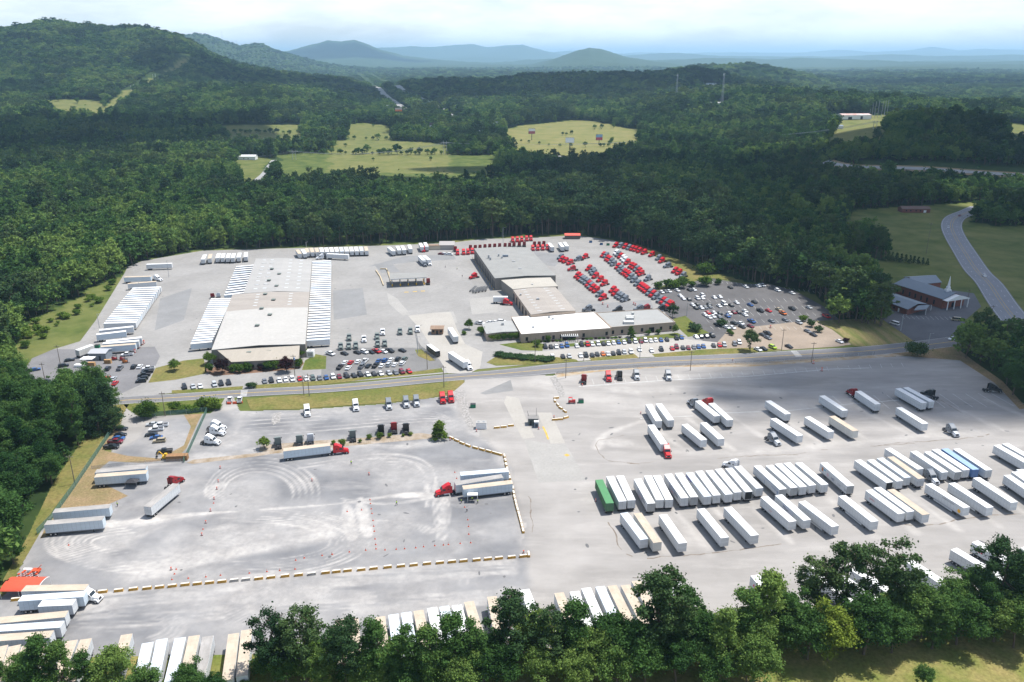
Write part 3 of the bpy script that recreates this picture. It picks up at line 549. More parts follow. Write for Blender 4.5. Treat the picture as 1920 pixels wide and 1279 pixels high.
# broken pavement edges and oil stains
b = MB(); M_crk = mat('crack_soil', (.24, .20, .165), .95, noise=.4, nscale=.8); rc = random.Random(12)
for o, pts in ((t_o, p_) for t_o, p_ in [((900, 680), [(1280, 440), (1080, 540), (880, 590), (885, 650), (930, 715), (1000, 742), (1280, 765)]), ((1180, 680), [(0, 760), (330, 735), (520, 735), (900, 700), (1279, 690)]), ((1400, 680), [(300, 700), (520, 662), (760, 640), (1280, 603)]), ((1600, 680), [(80, 635), (330, 605), (600, 588), (860, 565), (1000, 545), (1010, 500), (850, 400), (640, 270)]),
    ((900, 959), [(960, 80), (1020, 180), (1050, 280), (1110, 320), (1200, 355), (1279, 350)]), ((1180, 959), [(80, 355), (420, 330), (700, 305), (980, 265), (1279, 232)]), ((1600, 680), [(0, 1250), (330, 1215), (580, 1220), (900, 1160), (1279, 1130)]), ((900, 680), [(370, 1000), (400, 1279)])]):
    pp = resample(smooth(w2(T(o, *pts)), 6), 2.2); ph_ = rc.uniform(0, 9)
    pp = [p+Vector((rc.uniform(-.35, .35), rc.uniform(-.35, .35))) for p in pp]
    for i in range(len(pp)-1):
        if math.sin(i*.21+ph_)+rc.uniform(-.5, .5) > -.45: ribbon(b, pp[i:i+2], rc.uniform(.05, .26), .009+.0001*(i % 7), M_crk)
tag(b.obj('pavement_edges'), kind='structure')
b = MB(); M_oil = mat('oil_stain', (.15, .148, .15), .7, noise=.3, nscale=1)
for i in range(130):
    x_, y_ = (rc.uniform(1050, 1900), rc.uniform(715, 1060)) if i < 70 else (rc.uniform(300, 880), rc.uniform(490, 640)) if i < 105 else (rc.uniform(300, 950), rc.uniform(760, 1100))
    c = P(x_, y_); rx, ry, a0 = rc.uniform(.25, 1.2), rc.uniform(.2, .6), rc.uniform(0, 3); b.add([(c.x+rx*rc.uniform(.7, 1.2)*math.cos(k*.7)*math.cos(a0)-ry*math.sin(k*.7)*math.sin(a0), c.y+rx*math.cos(k*.7)*math.sin(a0)+ry*rc.uniform(.7, 1.2)*math.sin(k*.7)*math.cos(a0), .0165+.00002*i) for k in range(9)], [list(range(9))], M_oil)
tag(b.obj('oil_stains'), kind='structure')

# clouds, high above and out of the picture, that shade the valley
def cloud(px, py, rx, ry, rot, seed, lbl, zc=1500):
    g = hit(px, py); c = g + SD*((zc-g.z)/SD.z); b = MB(); nu, nv = 40, 14
    r_ = np.random.default_rng(seed); ph = r_.uniform(0, 6.28, 8); vs = []
    for j in range(nv+1):
        f = math.pi*j/nv
        for i in range(nu):
            th = 2*math.pi*i/nu; k = 1+.13*math.sin(3*th+ph[0])+.09*math.sin(5*th+ph[1])+.06*math.sin(8*th+ph[2])+.06*math.sin(6*f+ph[3])
            x, y = rx*k*math.sin(f)*math.cos(th), ry*k*math.sin(f)*math.sin(th); z = -math.cos(f)*90*(1+.3*math.sin(4*th+ph[4])*math.sin(3*f))
            vs.append((x*math.cos(rot)-y*math.sin(rot), x*math.sin(rot)+y*math.cos(rot), z*(1.6 if z > 0 else .4)))
    fs = [[j*nu+i, j*nu+(i+1) % nu, (j+1)*nu+(i+1) % nu, (j+1)*nu+i] for j in range(nv) for i in range(nu)]
    if 'cloud' not in MATS:
        m = bpy.data.materials.new('cloud'); m.use_nodes = True; t = m.node_tree; t.nodes.clear(); o = N(t, 'ShaderNodeOutputMaterial')
        lw = N(t, 'ShaderNodeLayerWeight'); lw.inputs[0].default_value = .5; rp = N(t, 'ShaderNodeMapRange'); rp.inputs[1].default_value = .45; rp.inputs[2].default_value = .92; rp.inputs[3].default_value = .92; rp.inputs[4].default_value = 0
        d = N(t, 'ShaderNodeBsdfDiffuse'); d.inputs[0].default_value = (.9, .9, .9, 1); tp = N(t, 'ShaderNodeBsdfTransparent'); mi = N(t, 'ShaderNodeMixShader')
        t.links.new(lw.outputs['Facing'], rp.inputs[0]); t.links.new(rp.outputs[0], mi.inputs[0]); t.links.new(tp.outputs[0], mi.inputs[1]); t.links.new(d.outputs[0], mi.inputs[2]); t.links.new(mi.outputs[0], o.inputs[0]); MATS['cloud'] = m
    b.add(vs, fs, MATS['cloud']); o = b.obj('cloud', smooth=True); o.location = c; tag(o, lbl, 'cloud', kind='stuff')
for a in [(1790, 470, 175, 260, 0, 1, 'cloud over the church'), (1660, 715, 68, 30, -.15, 2, 'small cloud over the east lot'), (1400, 328, 380, 115, 0, 3, 'long cloud over the middle woods'), (920, 346, 300, 66, 0, 11, 'thin cloud strip over the wood behind the yard'), (1885, 685, 62, 62, 0, 12, 'cloud over the dark wood at the right edge'), (1420, 385, 150, 120, .2, 10, 'cloud over the wood above the car park'), (130, 265, 340, 300, .1, 4, 'cloud over the left woods'),
          (980, 163, 1050, 480, 0, 5, 'cloud over the middle ridge'), (540, 163, 460, 300, .2, 6, 'cloud over the left spur'), (1800, 290, 330, 200, 0, 7, 'cloud over the right woods'), (1840, 160, 900, 500, 0, 8, 'cloud over the far right woods'), (620, 98, 1700, 900, 0, 9, 'cloud over the blue hill')]: cloud(*a)

# ------------------------------------------------------------------ trees
LEAF_B = foliage('broad_leaves', (.022, .060, .020), (.074, .150, .040), (.195, .275, .068), trans=.3)
LEAF_P = foliage('pine_needles', (.020, .048, .022), (.050, .094, .036), (.110, .155, .052), trans=.2)
LEAF_Y = foliage('yellow_green_leaves', (.075, .125, .022), (.12, .185, .03), (.19, .245, .04))
LEAF_R = foliage('purple_leaves', (.018, .008, .010), (.035, .014, .016), (.06, .025, .025))
LEAF_S = foliage('shrub_leaves', (.045, .09, .018), (.085, .15, .026), (.14, .21, .035))
BARK = mat('bark', (.16, .12, .09), .95, noise=.5, nscale=2)
def crown(name, seed, kind='broad', leaves=2600, leaf=.5, H=1., m=None):
    """unit tree: total height 1, leaf-sized faces in clumps spread through the crown"""
    r = np.random.default_rng(seed); pts = []; cl = []
    if kind == 'broad':
        n = 85; c0 = np.array([0, 0, .54]); R = np.array([.28, .28, .43])
        for i in range(n):
            d = r.normal(size=3); d /= np.linalg.norm(d); d[2] = abs(d[2])*.9-.25 if r.random() < .75 else d[2]
            rad = r.uniform(.45, .98)*(1+.18*math.sin(3*math.atan2(d[1], d[0])+seed)); cl.append((c0+d*R*rad, r.uniform(.032, .085)))
    elif kind == 'tall':
        for i in range(60):
            h = r.uniform(.14, .97); w = .20*(1-abs(h-.45)*1.35)*r.uniform(.4, 1.05); a = r.uniform(0, 6.28); cl.append((np.array([w*math.cos(a), w*math.sin(a), h]), r.uniform(.03, .07)))
    elif kind == 'pine':
        for i in range(52):
            h = r.uniform(.40, .97)**.9; w = .235*math.sqrt(max(0, 1-((h-.66)/.38)**2))*r.uniform(.25, 1.05); a = r.uniform(0, 6.28); cl.append((np.array([w*math.cos(a), w*math.sin(a), h]), r.uniform(.028, .065)))
    elif kind == 'cone':
        for i in range(46):
            h = r.uniform(.08, .97); w = .27*(1-h)**.7*r.uniform(.5, 1.05); a = r.uniform(0, 6.28); cl.append((np.array([w*math.cos(a), w*math.sin(a), h]), r.uniform(.04, .085)))
    elif kind == 'shrub':
        for i in range(16):
            d = r.normal(size=3); d /= np.linalg.norm(d); cl.append((np.array([0, 0, .52])+d*np.array([.42, .42, .36])*r.uniform(.3, .9), r.uniform(.14, .22)))
    elif kind == 'hedge':
        for i in range(16):
            d = r.normal(size=3); d /= np.linalg.norm(d); cl.append((np.array([0, 0, .5])+d*np.array([.36, .36, .34])*r.uniform(.5, .8), r.uniform(.18, .24)))
    wts = np.array([c[1]**2 for c in cl]); wts /= wts.sum(); k = r.choice(len(cl), leaves, p=wts)
    C = np.array([c[0] for c in cl])[k]; Rr = np.array([c[1] for c in cl])[k]
    d = r.normal(size=(leaves, 3)); d /= np.linalg.norm(d, axis=1)[:, None]; rad = r.uniform(.45, 1.08, leaves)**.6
    gs = r.normal(size=(leaves, 3))*.62; fz = r.random(leaves) < .65
    p = C+np.where(fz[:, None], gs*Rr[:, None], d*(Rr*rad)[:, None])*np.array([1, 1, .72])
    nrm = d*1.0+r.normal(size=(leaves, 3))*.55+np.array([0, 0, .35]); nrm /= np.linalg.norm(nrm, axis=1)[:, None]
    u = np.cross(nrm, r.normal(size=(leaves, 3))); u /= np.linalg.norm(u, axis=1)[:, None]; v = np.cross(nrm, u)
    s = (leaf*r.uniform(.6, 1.3, leaves))[:, None]; sv = s*r.uniform(.55, 1., leaves)[:, None]
    V = np.stack([p-u*s-v*sv*.4, p+u*s*.3-v*sv, p+u*s+v*sv*.4, p-u*s*.3+v*sv], 1).reshape(-1, 3)
    me = bpy.data.meshes.new(name); nq = leaves; me.vertices.add(nq*4); me.vertices.foreach_set('co', V.ravel().astype(np.float32))
    me.loops.add(nq*4); me.loops.foreach_set('vertex_index', np.arange(nq*4, dtype=np.int32)); me.polygons.add(nq)
    me.polygons.foreach_set('loop_start', np.arange(0, nq*4, 4, dtype=np.int32)); me.polygons.foreach_set('loop_total', np.full(nq, 4, np.int32)); me.update()
    me.materials.append(m); return me
def trunk(kind, seed):
    r = random.Random(seed); b = MB(); top = {'broad': .62, 'tall': .8, 'pine': .93, 'cone': .9, 'shrub': .4}[kind]; n = 5; pr = (0, 0, 0); rr = .017
    for i in range(1, n+1):
        q = (r.uniform(-.015, .015)*i, r.uniform(-.015, .015)*i, top*i/n); r2 = .017*(1-.75*i/n); b.tube(pr, q, rr, r2, BARK, 6, False)
        if kind in ('broad', 'pine', 'tall') and i >= 2:
            for k in range(3):
                a = r.uniform(0, 6.28); w = .17 if kind != 'tall' else .1
                b.tube(q, (q[0]+w*math.cos(a), q[1]+w*math.sin(a), q[2]+(.12 if kind != 'pine' else .03)), r2*.55, .002, BARK, 4, False)
        pr = q; rr = r2
    return b.mesh('trunk')
HI = {'broad': [crown('crown', 10+i, 'broad', 11500, .0125, m=LEAF_B) for i in range(5)], 'tall': [crown('crown', 30+i, 'tall', 8500, .0115, m=LEAF_B) for i in range(3)],
      'pine': [crown('crown', 50+i, 'pine', 8000, .0105, m=LEAF_P) for i in range(4)], 'cone': [crown('crown', 60+i, 'cone', 8500, .012, m=LEAF_P) for i in range(2)]}
MID = {'broad': [crown('crown', 110+i, 'broad', 1500, .032, m=LEAF_B) for i in range(4)], 'tall': [crown('crown', 130+i, 'tall', 1300, .028, m=LEAF_B) for i in range(2)],
       'pine': [crown('crown', 150+i, 'pine', 1400, .025, m=LEAF_P) for i in range(3)]}
TRK = {k: [trunk(k, 5+i) for i in range(2)] for k in ('broad', 'tall', 'pine', 'cone', 'shrub')}
NAMES = {'broad': ('broadleaf_tree', 'broadleaf tree'), 'tall': ('poplar_tree', 'tall tree'), 'pine': ('pine_tree', 'pine'), 'cone': ('evergreen_tree', 'evergreen'), 'shrub': ('shrub', 'shrub')}
def tree(kind, x, y, h, label, group=None, hi=True, wide=1., z=0, mesh=None, rs=None):
    rs = rs or random; pool = (HI if hi else MID)[kind if kind in (HI if hi else MID) else 'broad']
    i = rs.randrange(len(pool)); r = thing(NAMES[kind][0], label, 'tree', (x, y, z), rs.uniform(0, 6.28), group); r.scale = (h*wide, h*wide, h)
    link('crown', mesh or pool[i], r); link('trunk', TRK[kind][i % 2], r); return r

# the row of trees along the bottom of the yard: px of the crown's middle, px of its top, kind
ROW = [(-30, 1215, 'tall', 13), (30, 1225, 'broad', 12), (62, 1195, 'tall', 17), (100, 1205, 'tall', 15), (150, 1222, 'tall', 13), (200, 1205, 'broad', 15), (262, 1245, 'broad', 12), (345, 1240, 'broad', 11), (395, 1262, 'broad', 10),
 (500, 1152, 'pine', 20), (560, 1148, 'pine', 20), (530, 1210, 'broad', 12), (640, 1168, 'pine', 19), (595, 1205, 'broad', 14), (700, 1162, 'tall', 19), (690, 1215, 'broad', 13), (758, 1180, 'tall', 18), (800, 1178, 'tall', 18), (765, 1225, 'broad', 12), (845, 1155, 'tall', 20), (885, 1168, 'tall', 18), (862, 1222, 'broad', 14),
 (905, 1180, 'broad', 16), (958, 1118, 'pine', 22), (935, 1195, 'broad', 15), (1005, 1135, 'broad', 17), (1035, 1138, 'pine', 19), (1010, 1205, 'broad', 13), (1080, 1130, 'tall', 20), (1115, 1175, 'broad', 16), (1150, 1138, 'broad', 18), (1080, 1215, 'broad', 13), (1160, 1200, 'broad', 15),
 (1190, 1150, 'broad', 19), (1240, 1072, 'pine', 27), (1262, 1115, 'pine', 21), (1292, 1100, 'tall', 21), (1215, 1185, 'broad', 16), (1275, 1185, 'broad', 15), (1325, 1140, 'broad', 17), (1362, 1142, 'tall', 20), (1340, 1200, 'broad', 14), (1402, 1105, 'tall', 22), (1448, 1075, 'tall', 24), (1425, 1180, 'broad', 17),
 (1488, 1100, 'broad', 21), (1410, 1205, 'broad', 13), (1548, 1052, 'pine', 23), (1530, 1130, 'broad', 19), (1605, 1025, 'pine', 27), (1570, 1125, 'broad', 20), (1680, 1018, 'pine', 28), (1640, 1110, 'broad', 21), (1715, 1095, 'broad', 19), (1690, 1130, 'broad', 17), (1750, 1090, 'broad', 19),
 (1768, 1120, 'tall', 17), (1800, 1075, 'broad', 18), (1845, 1060, 'broad', 19), (1815, 1110, 'broad', 18), (1862, 1095, 'tall', 18), (1893, 1018, 'pine', 27), (1940, 1045, 'broad', 22), (1885, 1110, 'broad', 17), (1925, 1115, 'broad', 18), (1980, 1080, 'broad', 20), (2030, 1100, 'broad', 20), (-80, 1230, 'broad', 13), (1740, 1245, 'broad', 8)]
ROW = [(a, b_, k, h*(.9 if a > 1450 else 1)) for a, b_, k, h in ROW]; ROW.sort(); TOP = {'broad': .97, 'tall': 1.0, 'pine': 1.0}
for i, (px, py, k, h) in enumerate(ROW):
    q = P(px, py, h*TOP[k]); d = {'broad': 'rounded leafy tree', 'tall': 'slender upright leafy tree', 'pine': 'tall open pine'}[k]
    side_ = 'left' if px < 960 else 'right'
    nb = 'behind the pale trailer roofs' if px < 1200 else 'above the dry meadow'
    n_ = i+1 if px < 960 else len(ROW)-i
    tree(k, q.x, q.y, h, f'{d}, {ORD[n_] if n_ < len(ORD) else str(n_)} from the {side_} end of the front tree row', 'trees in the front row', wide={'broad': 1.12, 'tall': 1.12, 'pine': 1.15}[k], mesh=crown('crown', 900, 'broad', 11500, .0125, m=LEAF_Y) if px in (1570, 62, 845) and k == 'broad' else None)

# woods: candidates on a jittered polar grid
def scatter():
    out = []; r = 190.; g = np.random.default_rng(21)
    while r < 9000:
        s = max(6.6, r/210); w = 2*math.radians(38); n = int(w*r/s)
        az = -math.radians(38)+w*(np.arange(n)+g.uniform(.1, .9, n))/n; rr = r+s*g.uniform(-.42, .42, n)
        out.append(np.stack([rr*np.sin(az), rr*np.cos(az), np.full(n, s)], 1)); r += s*.92
    return np.concatenate(out)
Q = scatter(); x, y, s = Q.T
keep = classify(x, y) == 0
for hw, pts in ROADS.values():
    d = dpoly(x, y, pts); keep &= d > hw+(14 if hw > 5 else 4)
    front = dpoly(x*1.0, y*1.0, [(a*.965, b_*.965) for a, b_ in pts]) if hw > 5 and pts[0][1] < 2000 else d; keep &= front > hw+8
# leave the cut under the power line and the meadow left of the yard open, with single trees
MEADL = w2([(30, 640), (40, 612), (70, 600), (105, 600), (155, 562), (190, 545), (215, 530), (236, 515), (200, 600), (150, 640), (90, 660), (60, 672)])
keep &= ~(inpoly(x, y, MEADL) & (np.random.default_rng(3).random(len(x)) > .45))
CUT = [tuple(hit(*p))[:2] for p in [(352, 108), (330, 128), (300, 142), (275, 155), (245, 172)]]; keep &= dpoly(x, y, CUT) > 30
keep &= ~inpoly(x, y, w2([(1600, 322), (1960, 340), (1960, 356), (1600, 334)]))
for bx, by, rr_ in ((1600, 223, 70), (1569, 241, 30), (1810, 212, 35), (1333, 160, 40), (1345, 197, 40), (464, 299, 25)):
    q = hit(bx, by); f = 1-60/q.length; keep &= (np.hypot(x-q.x, y-q.y) > rr_) & (np.hypot(x-q.x*f, y-q.y*f) > rr_*.8)
x, y, s = x[keep], y[keep], s[keep]; z = height(x, y)-.2
pxx, pyy = proj(x, y, z+10); vis = (pxx > -260) & (pxx < 2180) & (pyy < 1400); x, y, s, z = x[vis], y[vis], s[vis], z[vis]; pxx = pxx[vis]
dist = np.hypot(np.hypot(x, y), z-CAM_H); G_ = np.random.default_rng(8); n = len(x)
patch = vnoise(x/260, y/260, 31, 3)+.35*G_.normal(size=n)
patch = patch+1.1*((x > -70) & (x < 190) & (y < 760))
kind = np.where(patch > .45, 2, np.where(G_.random(n) < .22, 1, 0))                 # 0 broad 1 tall 2 pine
hgt = np.clip(G_.normal(16.5, 4., n), 8, 27)*np.clip(s/6.6, 1, 1.25)*np.where(kind == 2, 1.12, 1)*np.where(dist > 2500, .85, 1); wid = np.clip(s/8.2, .95, 2.4)*G_.uniform(.72, 1.32, n)*np.where(kind == 1, 1.15, 1)
near_edge = np.where(inpoly(x, y, MEADL), .62, 1); hgt *= near_edge*np.where((x > -120) & (x < 200) & (y < 760), 1.14, 1)
app = hgt/dist; inview = (pxx > -20) & (pxx < 1940)
def region(px, py, x_, y_):
    if px < 330 and y_ < 420: return 'in the woods left of the gravel lot'
    if px < 330: return 'in the woods left of the warehouse yard'
    if px > 1500: return 'in the woods round the church meadow'
    if px > 1180: return 'in the wood edge above the car park'
    return 'in the wood edge behind the yard'
ind = np.zeros(n, bool)
for kk, lim in ((0, 230), (1, 90), (2, 150)):
    c = np.where((kind == kk) & inview)[0]; ind[c[np.argsort(-app[c])[:lim]]] = True
KN = ['broad', 'tall', 'pine']; rs = random.Random(5); vsrc = {}
order = np.where(ind)[0]; order = order[np.argsort(dist[order])]
DESC = ['round-crowned broadleaf tree', 'narrow-crowned leafy tree', 'dark bushy-topped pine']
for i in order:
    k = KN[kind[i]]; hi = dist[i] < 430; rg = region(pxx[i], 0, x[i], y[i]); lb = f'{DESC[kind[i]]} {rg}'
    me = None
    if not hi:
        lst = MID[k]; j = len([1 for q in vsrc if q[0] == k])
        if j < len(lst): me = lst[j]
    t_ = tree(k, x[i], y[i], float(hgt[i]), lb, f'{DESC[kind[i]]}s {rg}', hi, float(wid[i]), float(z[i]), mesh=me, rs=rs)
    if me is not None: vsrc[(k, j)] = (t_.children[0], t_.children[1])
rest = ~ind
def forest(name, sel, label):
    sel = np.where(sel)[0]; me = bpy.data.meshes.new(name); me.vertices.add(len(sel))
    me.vertices.foreach_set('co', np.stack([x[sel], y[sel], z[sel]], 1).ravel().astype(np.float32)); keys = sorted(vsrc)
    var = np.zeros(len(sel), np.int32)
    for kk in range(3):
        c = [j for j, q in enumerate(keys) if q[0] == KN[kk]]; mk = kind[sel] == kk; var[mk] = np.random.default_rng(kk).choice(c, mk.sum())
    me.attributes.new('variant', 'INT', 'POINT').data.foreach_set('value', var)
    me.attributes.new('scl', 'FLOAT_VECTOR', 'POINT').data.foreach_set('vector', np.stack([hgt[sel]*wid[sel], hgt[sel]*wid[sel], hgt[sel]], 1).ravel().astype(np.float32))
    rt = np.zeros((len(sel), 3)); rt[:, 2] = np.random.default_rng(4).uniform(0, 6.28, len(sel)); me.attributes.new('rot', 'FLOAT_VECTOR', 'POINT').data.foreach_set('vector', rt.ravel().astype(np.float32))
    o = link(name, me); ng = bpy.data.node_groups.new(name, 'GeometryNodeTree'); ng.interface.new_socket('Geometry', in_out='INPUT', socket_type='NodeSocketGeometry'); ng.interface.new_socket('Geometry', in_out='OUTPUT', socket_type='NodeSocketGeometry')
    gi = N(ng, 'NodeGroupInput'); go = N(ng, 'NodeGroupOutput'); jn = N(ng, 'GeometryNodeJoinGeometry'); l = ng.links.new
    def attr(nm, ty): a = N(ng, 'GeometryNodeInputNamedAttribute', data_type=ty); a.inputs[0].default_value = nm; return a.outputs[0]
    va, sc, ro = attr('variant', 'INT'), attr('scl', 'FLOAT_VECTOR'), attr('rot', 'FLOAT_VECTOR')
    for j, q in enumerate(keys):
        c, t_ = vsrc[q]; j2 = N(ng, 'GeometryNodeJoinGeometry')
        for ob in ((c, t_) if name == 'forest' else (c,)):
            oi = N(ng, 'GeometryNodeObjectInfo'); oi.inputs[0].default_value = ob; oi.inputs['As Instance'].default_value = False; l(oi.outputs['Geometry'], j2.inputs[0])
        cp = N(ng, 'FunctionNodeCompare', data_type='INT', operation='EQUAL'); l(va, cp.inputs[2]); cp.inputs[3].default_value = j
        ip = N(ng, 'GeometryNodeInstanceOnPoints'); l(gi.outputs[0], ip.inputs['Points']); l(cp.outputs[0], ip.inputs['Selection']); l(j2.outputs[0], ip.inputs['Instance']); l(ro, ip.inputs['Rotation']); l(sc, ip.inputs['Scale']); l(ip.outputs[0], jn.inputs[0])
    l(jn.outputs[0], go.inputs[0]); md = o.modifiers.new('trees', 'NODES'); md.node_group = ng; return tag(o, label, 'forest', kind='stuff')
forest('forest', rest & (dist < 1500), 'dense mixed woods closing round the yard')
forest('far_forest', rest & (dist >= 1500), 'unbroken woods over the far valley and ridges')
print('TREES', ind.sum(), rest.sum())

# haze: pale even air round the whole place
def haze():
    b = MB(); b.box(-62000, 62000, -62000, 62000, -60, 640, mat('dummy_air', (1, 1, 1)))
    o = b.obj('haze'); m = bpy.data.materials.new('haze'); m.use_nodes = True; t = m.node_tree; t.nodes.clear(); ou = N(t, 'ShaderNodeOutputMaterial'); v = N(t, 'ShaderNodeVolumePrincipled')
    v.inputs['Color'].default_value = (.48, .74, 1, 1); v.inputs['Density'].default_value = 5.8e-5; v.inputs['Anisotropy'].default_value = .2; t.links.new(v.outputs[0], ou.inputs['Volume'])
    o.data.materials.clear(); o.data.materials.append(m); tag(o, kind='stuff')
haze()

# ------------------------------------------------------------------ vehicles
TYRE = mat('tyre', (.025, .025, .027), .85); RIM = mat('rim', (.45, .45, .46), .4, metal=.6); CHAS = mat('chassis', (.045, .045, .05), .7); GLASS = mat('dark_glass', (.02, .028, .035), .12, spec=.6)
CHROME = mat('chrome', (.55, .56, .58), .25, metal=.9); RUST = mat('red_frame', (.28, .05, .03), .6); STEEL = mat('galvanised_steel', (.38, .39, .40), .5, metal=.4)
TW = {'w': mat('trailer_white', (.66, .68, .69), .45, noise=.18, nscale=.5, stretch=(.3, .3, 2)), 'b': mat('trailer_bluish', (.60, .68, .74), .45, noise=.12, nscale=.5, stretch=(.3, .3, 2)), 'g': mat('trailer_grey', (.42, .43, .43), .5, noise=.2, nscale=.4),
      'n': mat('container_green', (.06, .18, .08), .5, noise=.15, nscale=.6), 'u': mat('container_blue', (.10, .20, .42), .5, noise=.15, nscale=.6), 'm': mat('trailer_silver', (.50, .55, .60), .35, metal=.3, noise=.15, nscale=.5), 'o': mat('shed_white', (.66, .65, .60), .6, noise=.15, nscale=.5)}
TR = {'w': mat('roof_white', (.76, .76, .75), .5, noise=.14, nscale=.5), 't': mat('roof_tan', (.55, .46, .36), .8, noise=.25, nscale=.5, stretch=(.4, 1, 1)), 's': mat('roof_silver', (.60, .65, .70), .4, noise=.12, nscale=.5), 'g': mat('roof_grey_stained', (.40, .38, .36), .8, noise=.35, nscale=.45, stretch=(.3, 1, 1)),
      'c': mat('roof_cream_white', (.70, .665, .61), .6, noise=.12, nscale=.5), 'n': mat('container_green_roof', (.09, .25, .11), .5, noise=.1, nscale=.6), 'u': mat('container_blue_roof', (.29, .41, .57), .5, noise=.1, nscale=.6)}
SEAM = mat('panel_seam', (.36, .38, .40), .6); DOORM = mat('door_seam', (.22, .23, .25), .6); OPEN = mat('open_interior', (.03, .03, .03), .9); LAMP = mat('tail_lamp', (.4, .02, .02), .4)
def wheel_mesh(r=.5, w=.5, rim=True):
    b = MB(); b.tube((0, -w/2, 0), (0, w/2, 0), r, r, TYRE, 14)
    if rim:
        for s in (-1, 1): b.tube((0, s*w/2, 0), (0, s*(w/2+.02), 0), r*.55, r*.5, RIM, 10)
    return b.mesh('wheel')
WH = wheel_mesh(); WHS = wheel_mesh(.33, .24)
TC = {}
def trailer_proto(kb, kr, ln, full, op='c', skirt=False):
    key = (kb, kr, ln, full, op, skirt)
    if key in TC: return TC[key]
    h = ln/2; B, R = TW[kb], TR[kr]; b = MB()
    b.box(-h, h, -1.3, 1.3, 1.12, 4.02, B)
    if full:
        n = int(ln/1.22)
        for i in range(1, n):
            x = -h+ln*i/n
            for s in (-1, 1): b.box(x-.022, x+.022, s*1.3-(.012 if s < 0 else 0), s*1.3+(.012 if s > 0 else 0), 1.2, 3.96, SEAM)
        for s in (-1, 1): b.box(-h-.01, h+.01, min(s*1.3, s*1.33), max(s*1.3, s*1.33), 1.06, 1.2, DOORM); b.box(-h, h, min(s*1.3, s*1.325), max(s*1.3, s*1.325), 3.93, 4.04, B)
        if kb in 'nu':
            for i in range(30):
                for s in (-1, 1): x = -h+.3+(ln-.6)*i/29; b.box(x-.09, x+.09, min(s*1.3, s*1.34), max(s*1.3, s*1.34), 1.25, 3.9, B)
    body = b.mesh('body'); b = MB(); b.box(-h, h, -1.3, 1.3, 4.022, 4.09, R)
    if full:
        for i in range(12): x = -h+.6+(ln-1.2)*i/11; b.box(x-.02, x+.02, -1.27, 1.27, 4.09, 4.10, R)
    roof = b.mesh('roof'); b = MB()
    if op == 'o': b.box(-h-.012, -h-.002, -1.2, 1.2, 1.25, 3.9, OPEN); [b.box(-h+.2, -h+1.4, s*1.36-.03, s*1.36+.03, 1.2, 3.95, B) for s in (-1, 1)]
    else:
        b.box(-h-.03, -h-.002, -1.26, 1.26, 1.2, 3.97, TW['g'] if op == 'd' else B)
        for y in (-.02, -1.22, 1.2): b.box(-h-.045, -h-.03, y, y+.05, 1.2, 3.97, DOORM)
        for y in (-.75, -.35, .35, .75): b.tube((-h-.05, y, 1.25), (-h-.05, y, 3.9), .02, .02, STEEL, 5)
    for y in (-1.1, 1.0): b.box(-h-.06, -h-.03, y, y+.12, 1.08, 1.2, LAMP)
    door = b.mesh('rear_door'); ax = -h+1.9 if ln > 10 else -h+1.2; b = MB()
    b.box(-h+.2, h-.4, -.55, -.4, .85, 1.12, CHAS); b.box(-h+.2, h-.4, .4, .55, .85, 1.12, CHAS); b.box(-h-.02, -h+.1, -1.2, 1.2, .5, .62, CHAS)
    for y in (-.9, .9): b.box(-h, -h+.08, y-.05, y+.05, .55, 1.12, CHAS)
    if not full:
        for dx in (-.65, .65):
            for s in (-1, 1): b.tube((ax+dx, s*.75, .5), (ax+dx, s*1.25, .5), .5, .5, TYRE, 10)
    for s in (-1, 1): b.box(h-3.2, h-3.0, s*.8-.08, s*.8+.08, .12, 1.12, CHAS); b.box(h-3.3, h-2.9, s*.8-.12, s*.8+.12, .0, .12, CHAS)
    if full: b.box(ax-.7, ax+.7, -.9, .9, .42, .56, CHAS)
    und = b.mesh('undercarriage'); L_ = [('body', body, (0, 0, 0), []), ('roof', roof, (0, 0, 0), []), ('rear_door', door, (0, 0, 0), []), ('undercarriage', und, (0, 0, 0), [])]
    if full: L_ += [('wheel', WH, (ax+dx, s*.98, .5), []) for dx in (-.65, .65) for s in (-1, 1)]
    if skirt:
        b = MB()
        for s in (-1, 1): b.box(-h+4.2, h-4, s*1.25-.02, s*1.25+.02, .42, 1.06, B)
        L_.append(('side_skirt', b.mesh('side_skirt'), (0, 0, 0), []))
    TC[key] = L_; return L_
KB = {'w': 'white', 'b': 'pale blue', 'g': 'grey', 'n': 'green', 'u': 'blue', 'm': 'silver', 'o': 'off-white'}; KR = {'w': 'white roof', 't': 'tan stained roof', 'c': 'cream roof', 's': 'silvery roof', 'g': 'dirty grey roof', 'n': 'green roof', 'u': 'light blue roof'}
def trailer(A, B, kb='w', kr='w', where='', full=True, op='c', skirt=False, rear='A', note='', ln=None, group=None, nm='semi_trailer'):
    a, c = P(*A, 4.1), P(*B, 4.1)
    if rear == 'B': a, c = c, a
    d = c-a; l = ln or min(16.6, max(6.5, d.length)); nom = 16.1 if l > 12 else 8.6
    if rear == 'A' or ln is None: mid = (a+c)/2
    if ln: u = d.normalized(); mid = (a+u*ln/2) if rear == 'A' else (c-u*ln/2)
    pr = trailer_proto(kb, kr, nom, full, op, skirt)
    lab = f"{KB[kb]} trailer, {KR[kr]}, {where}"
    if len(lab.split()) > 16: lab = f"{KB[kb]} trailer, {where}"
    return place(pr, nm, lab, 'trailer', (mid.x, mid.y, .03), math.atan2(d.y, d.x), group, sx=l/nom)
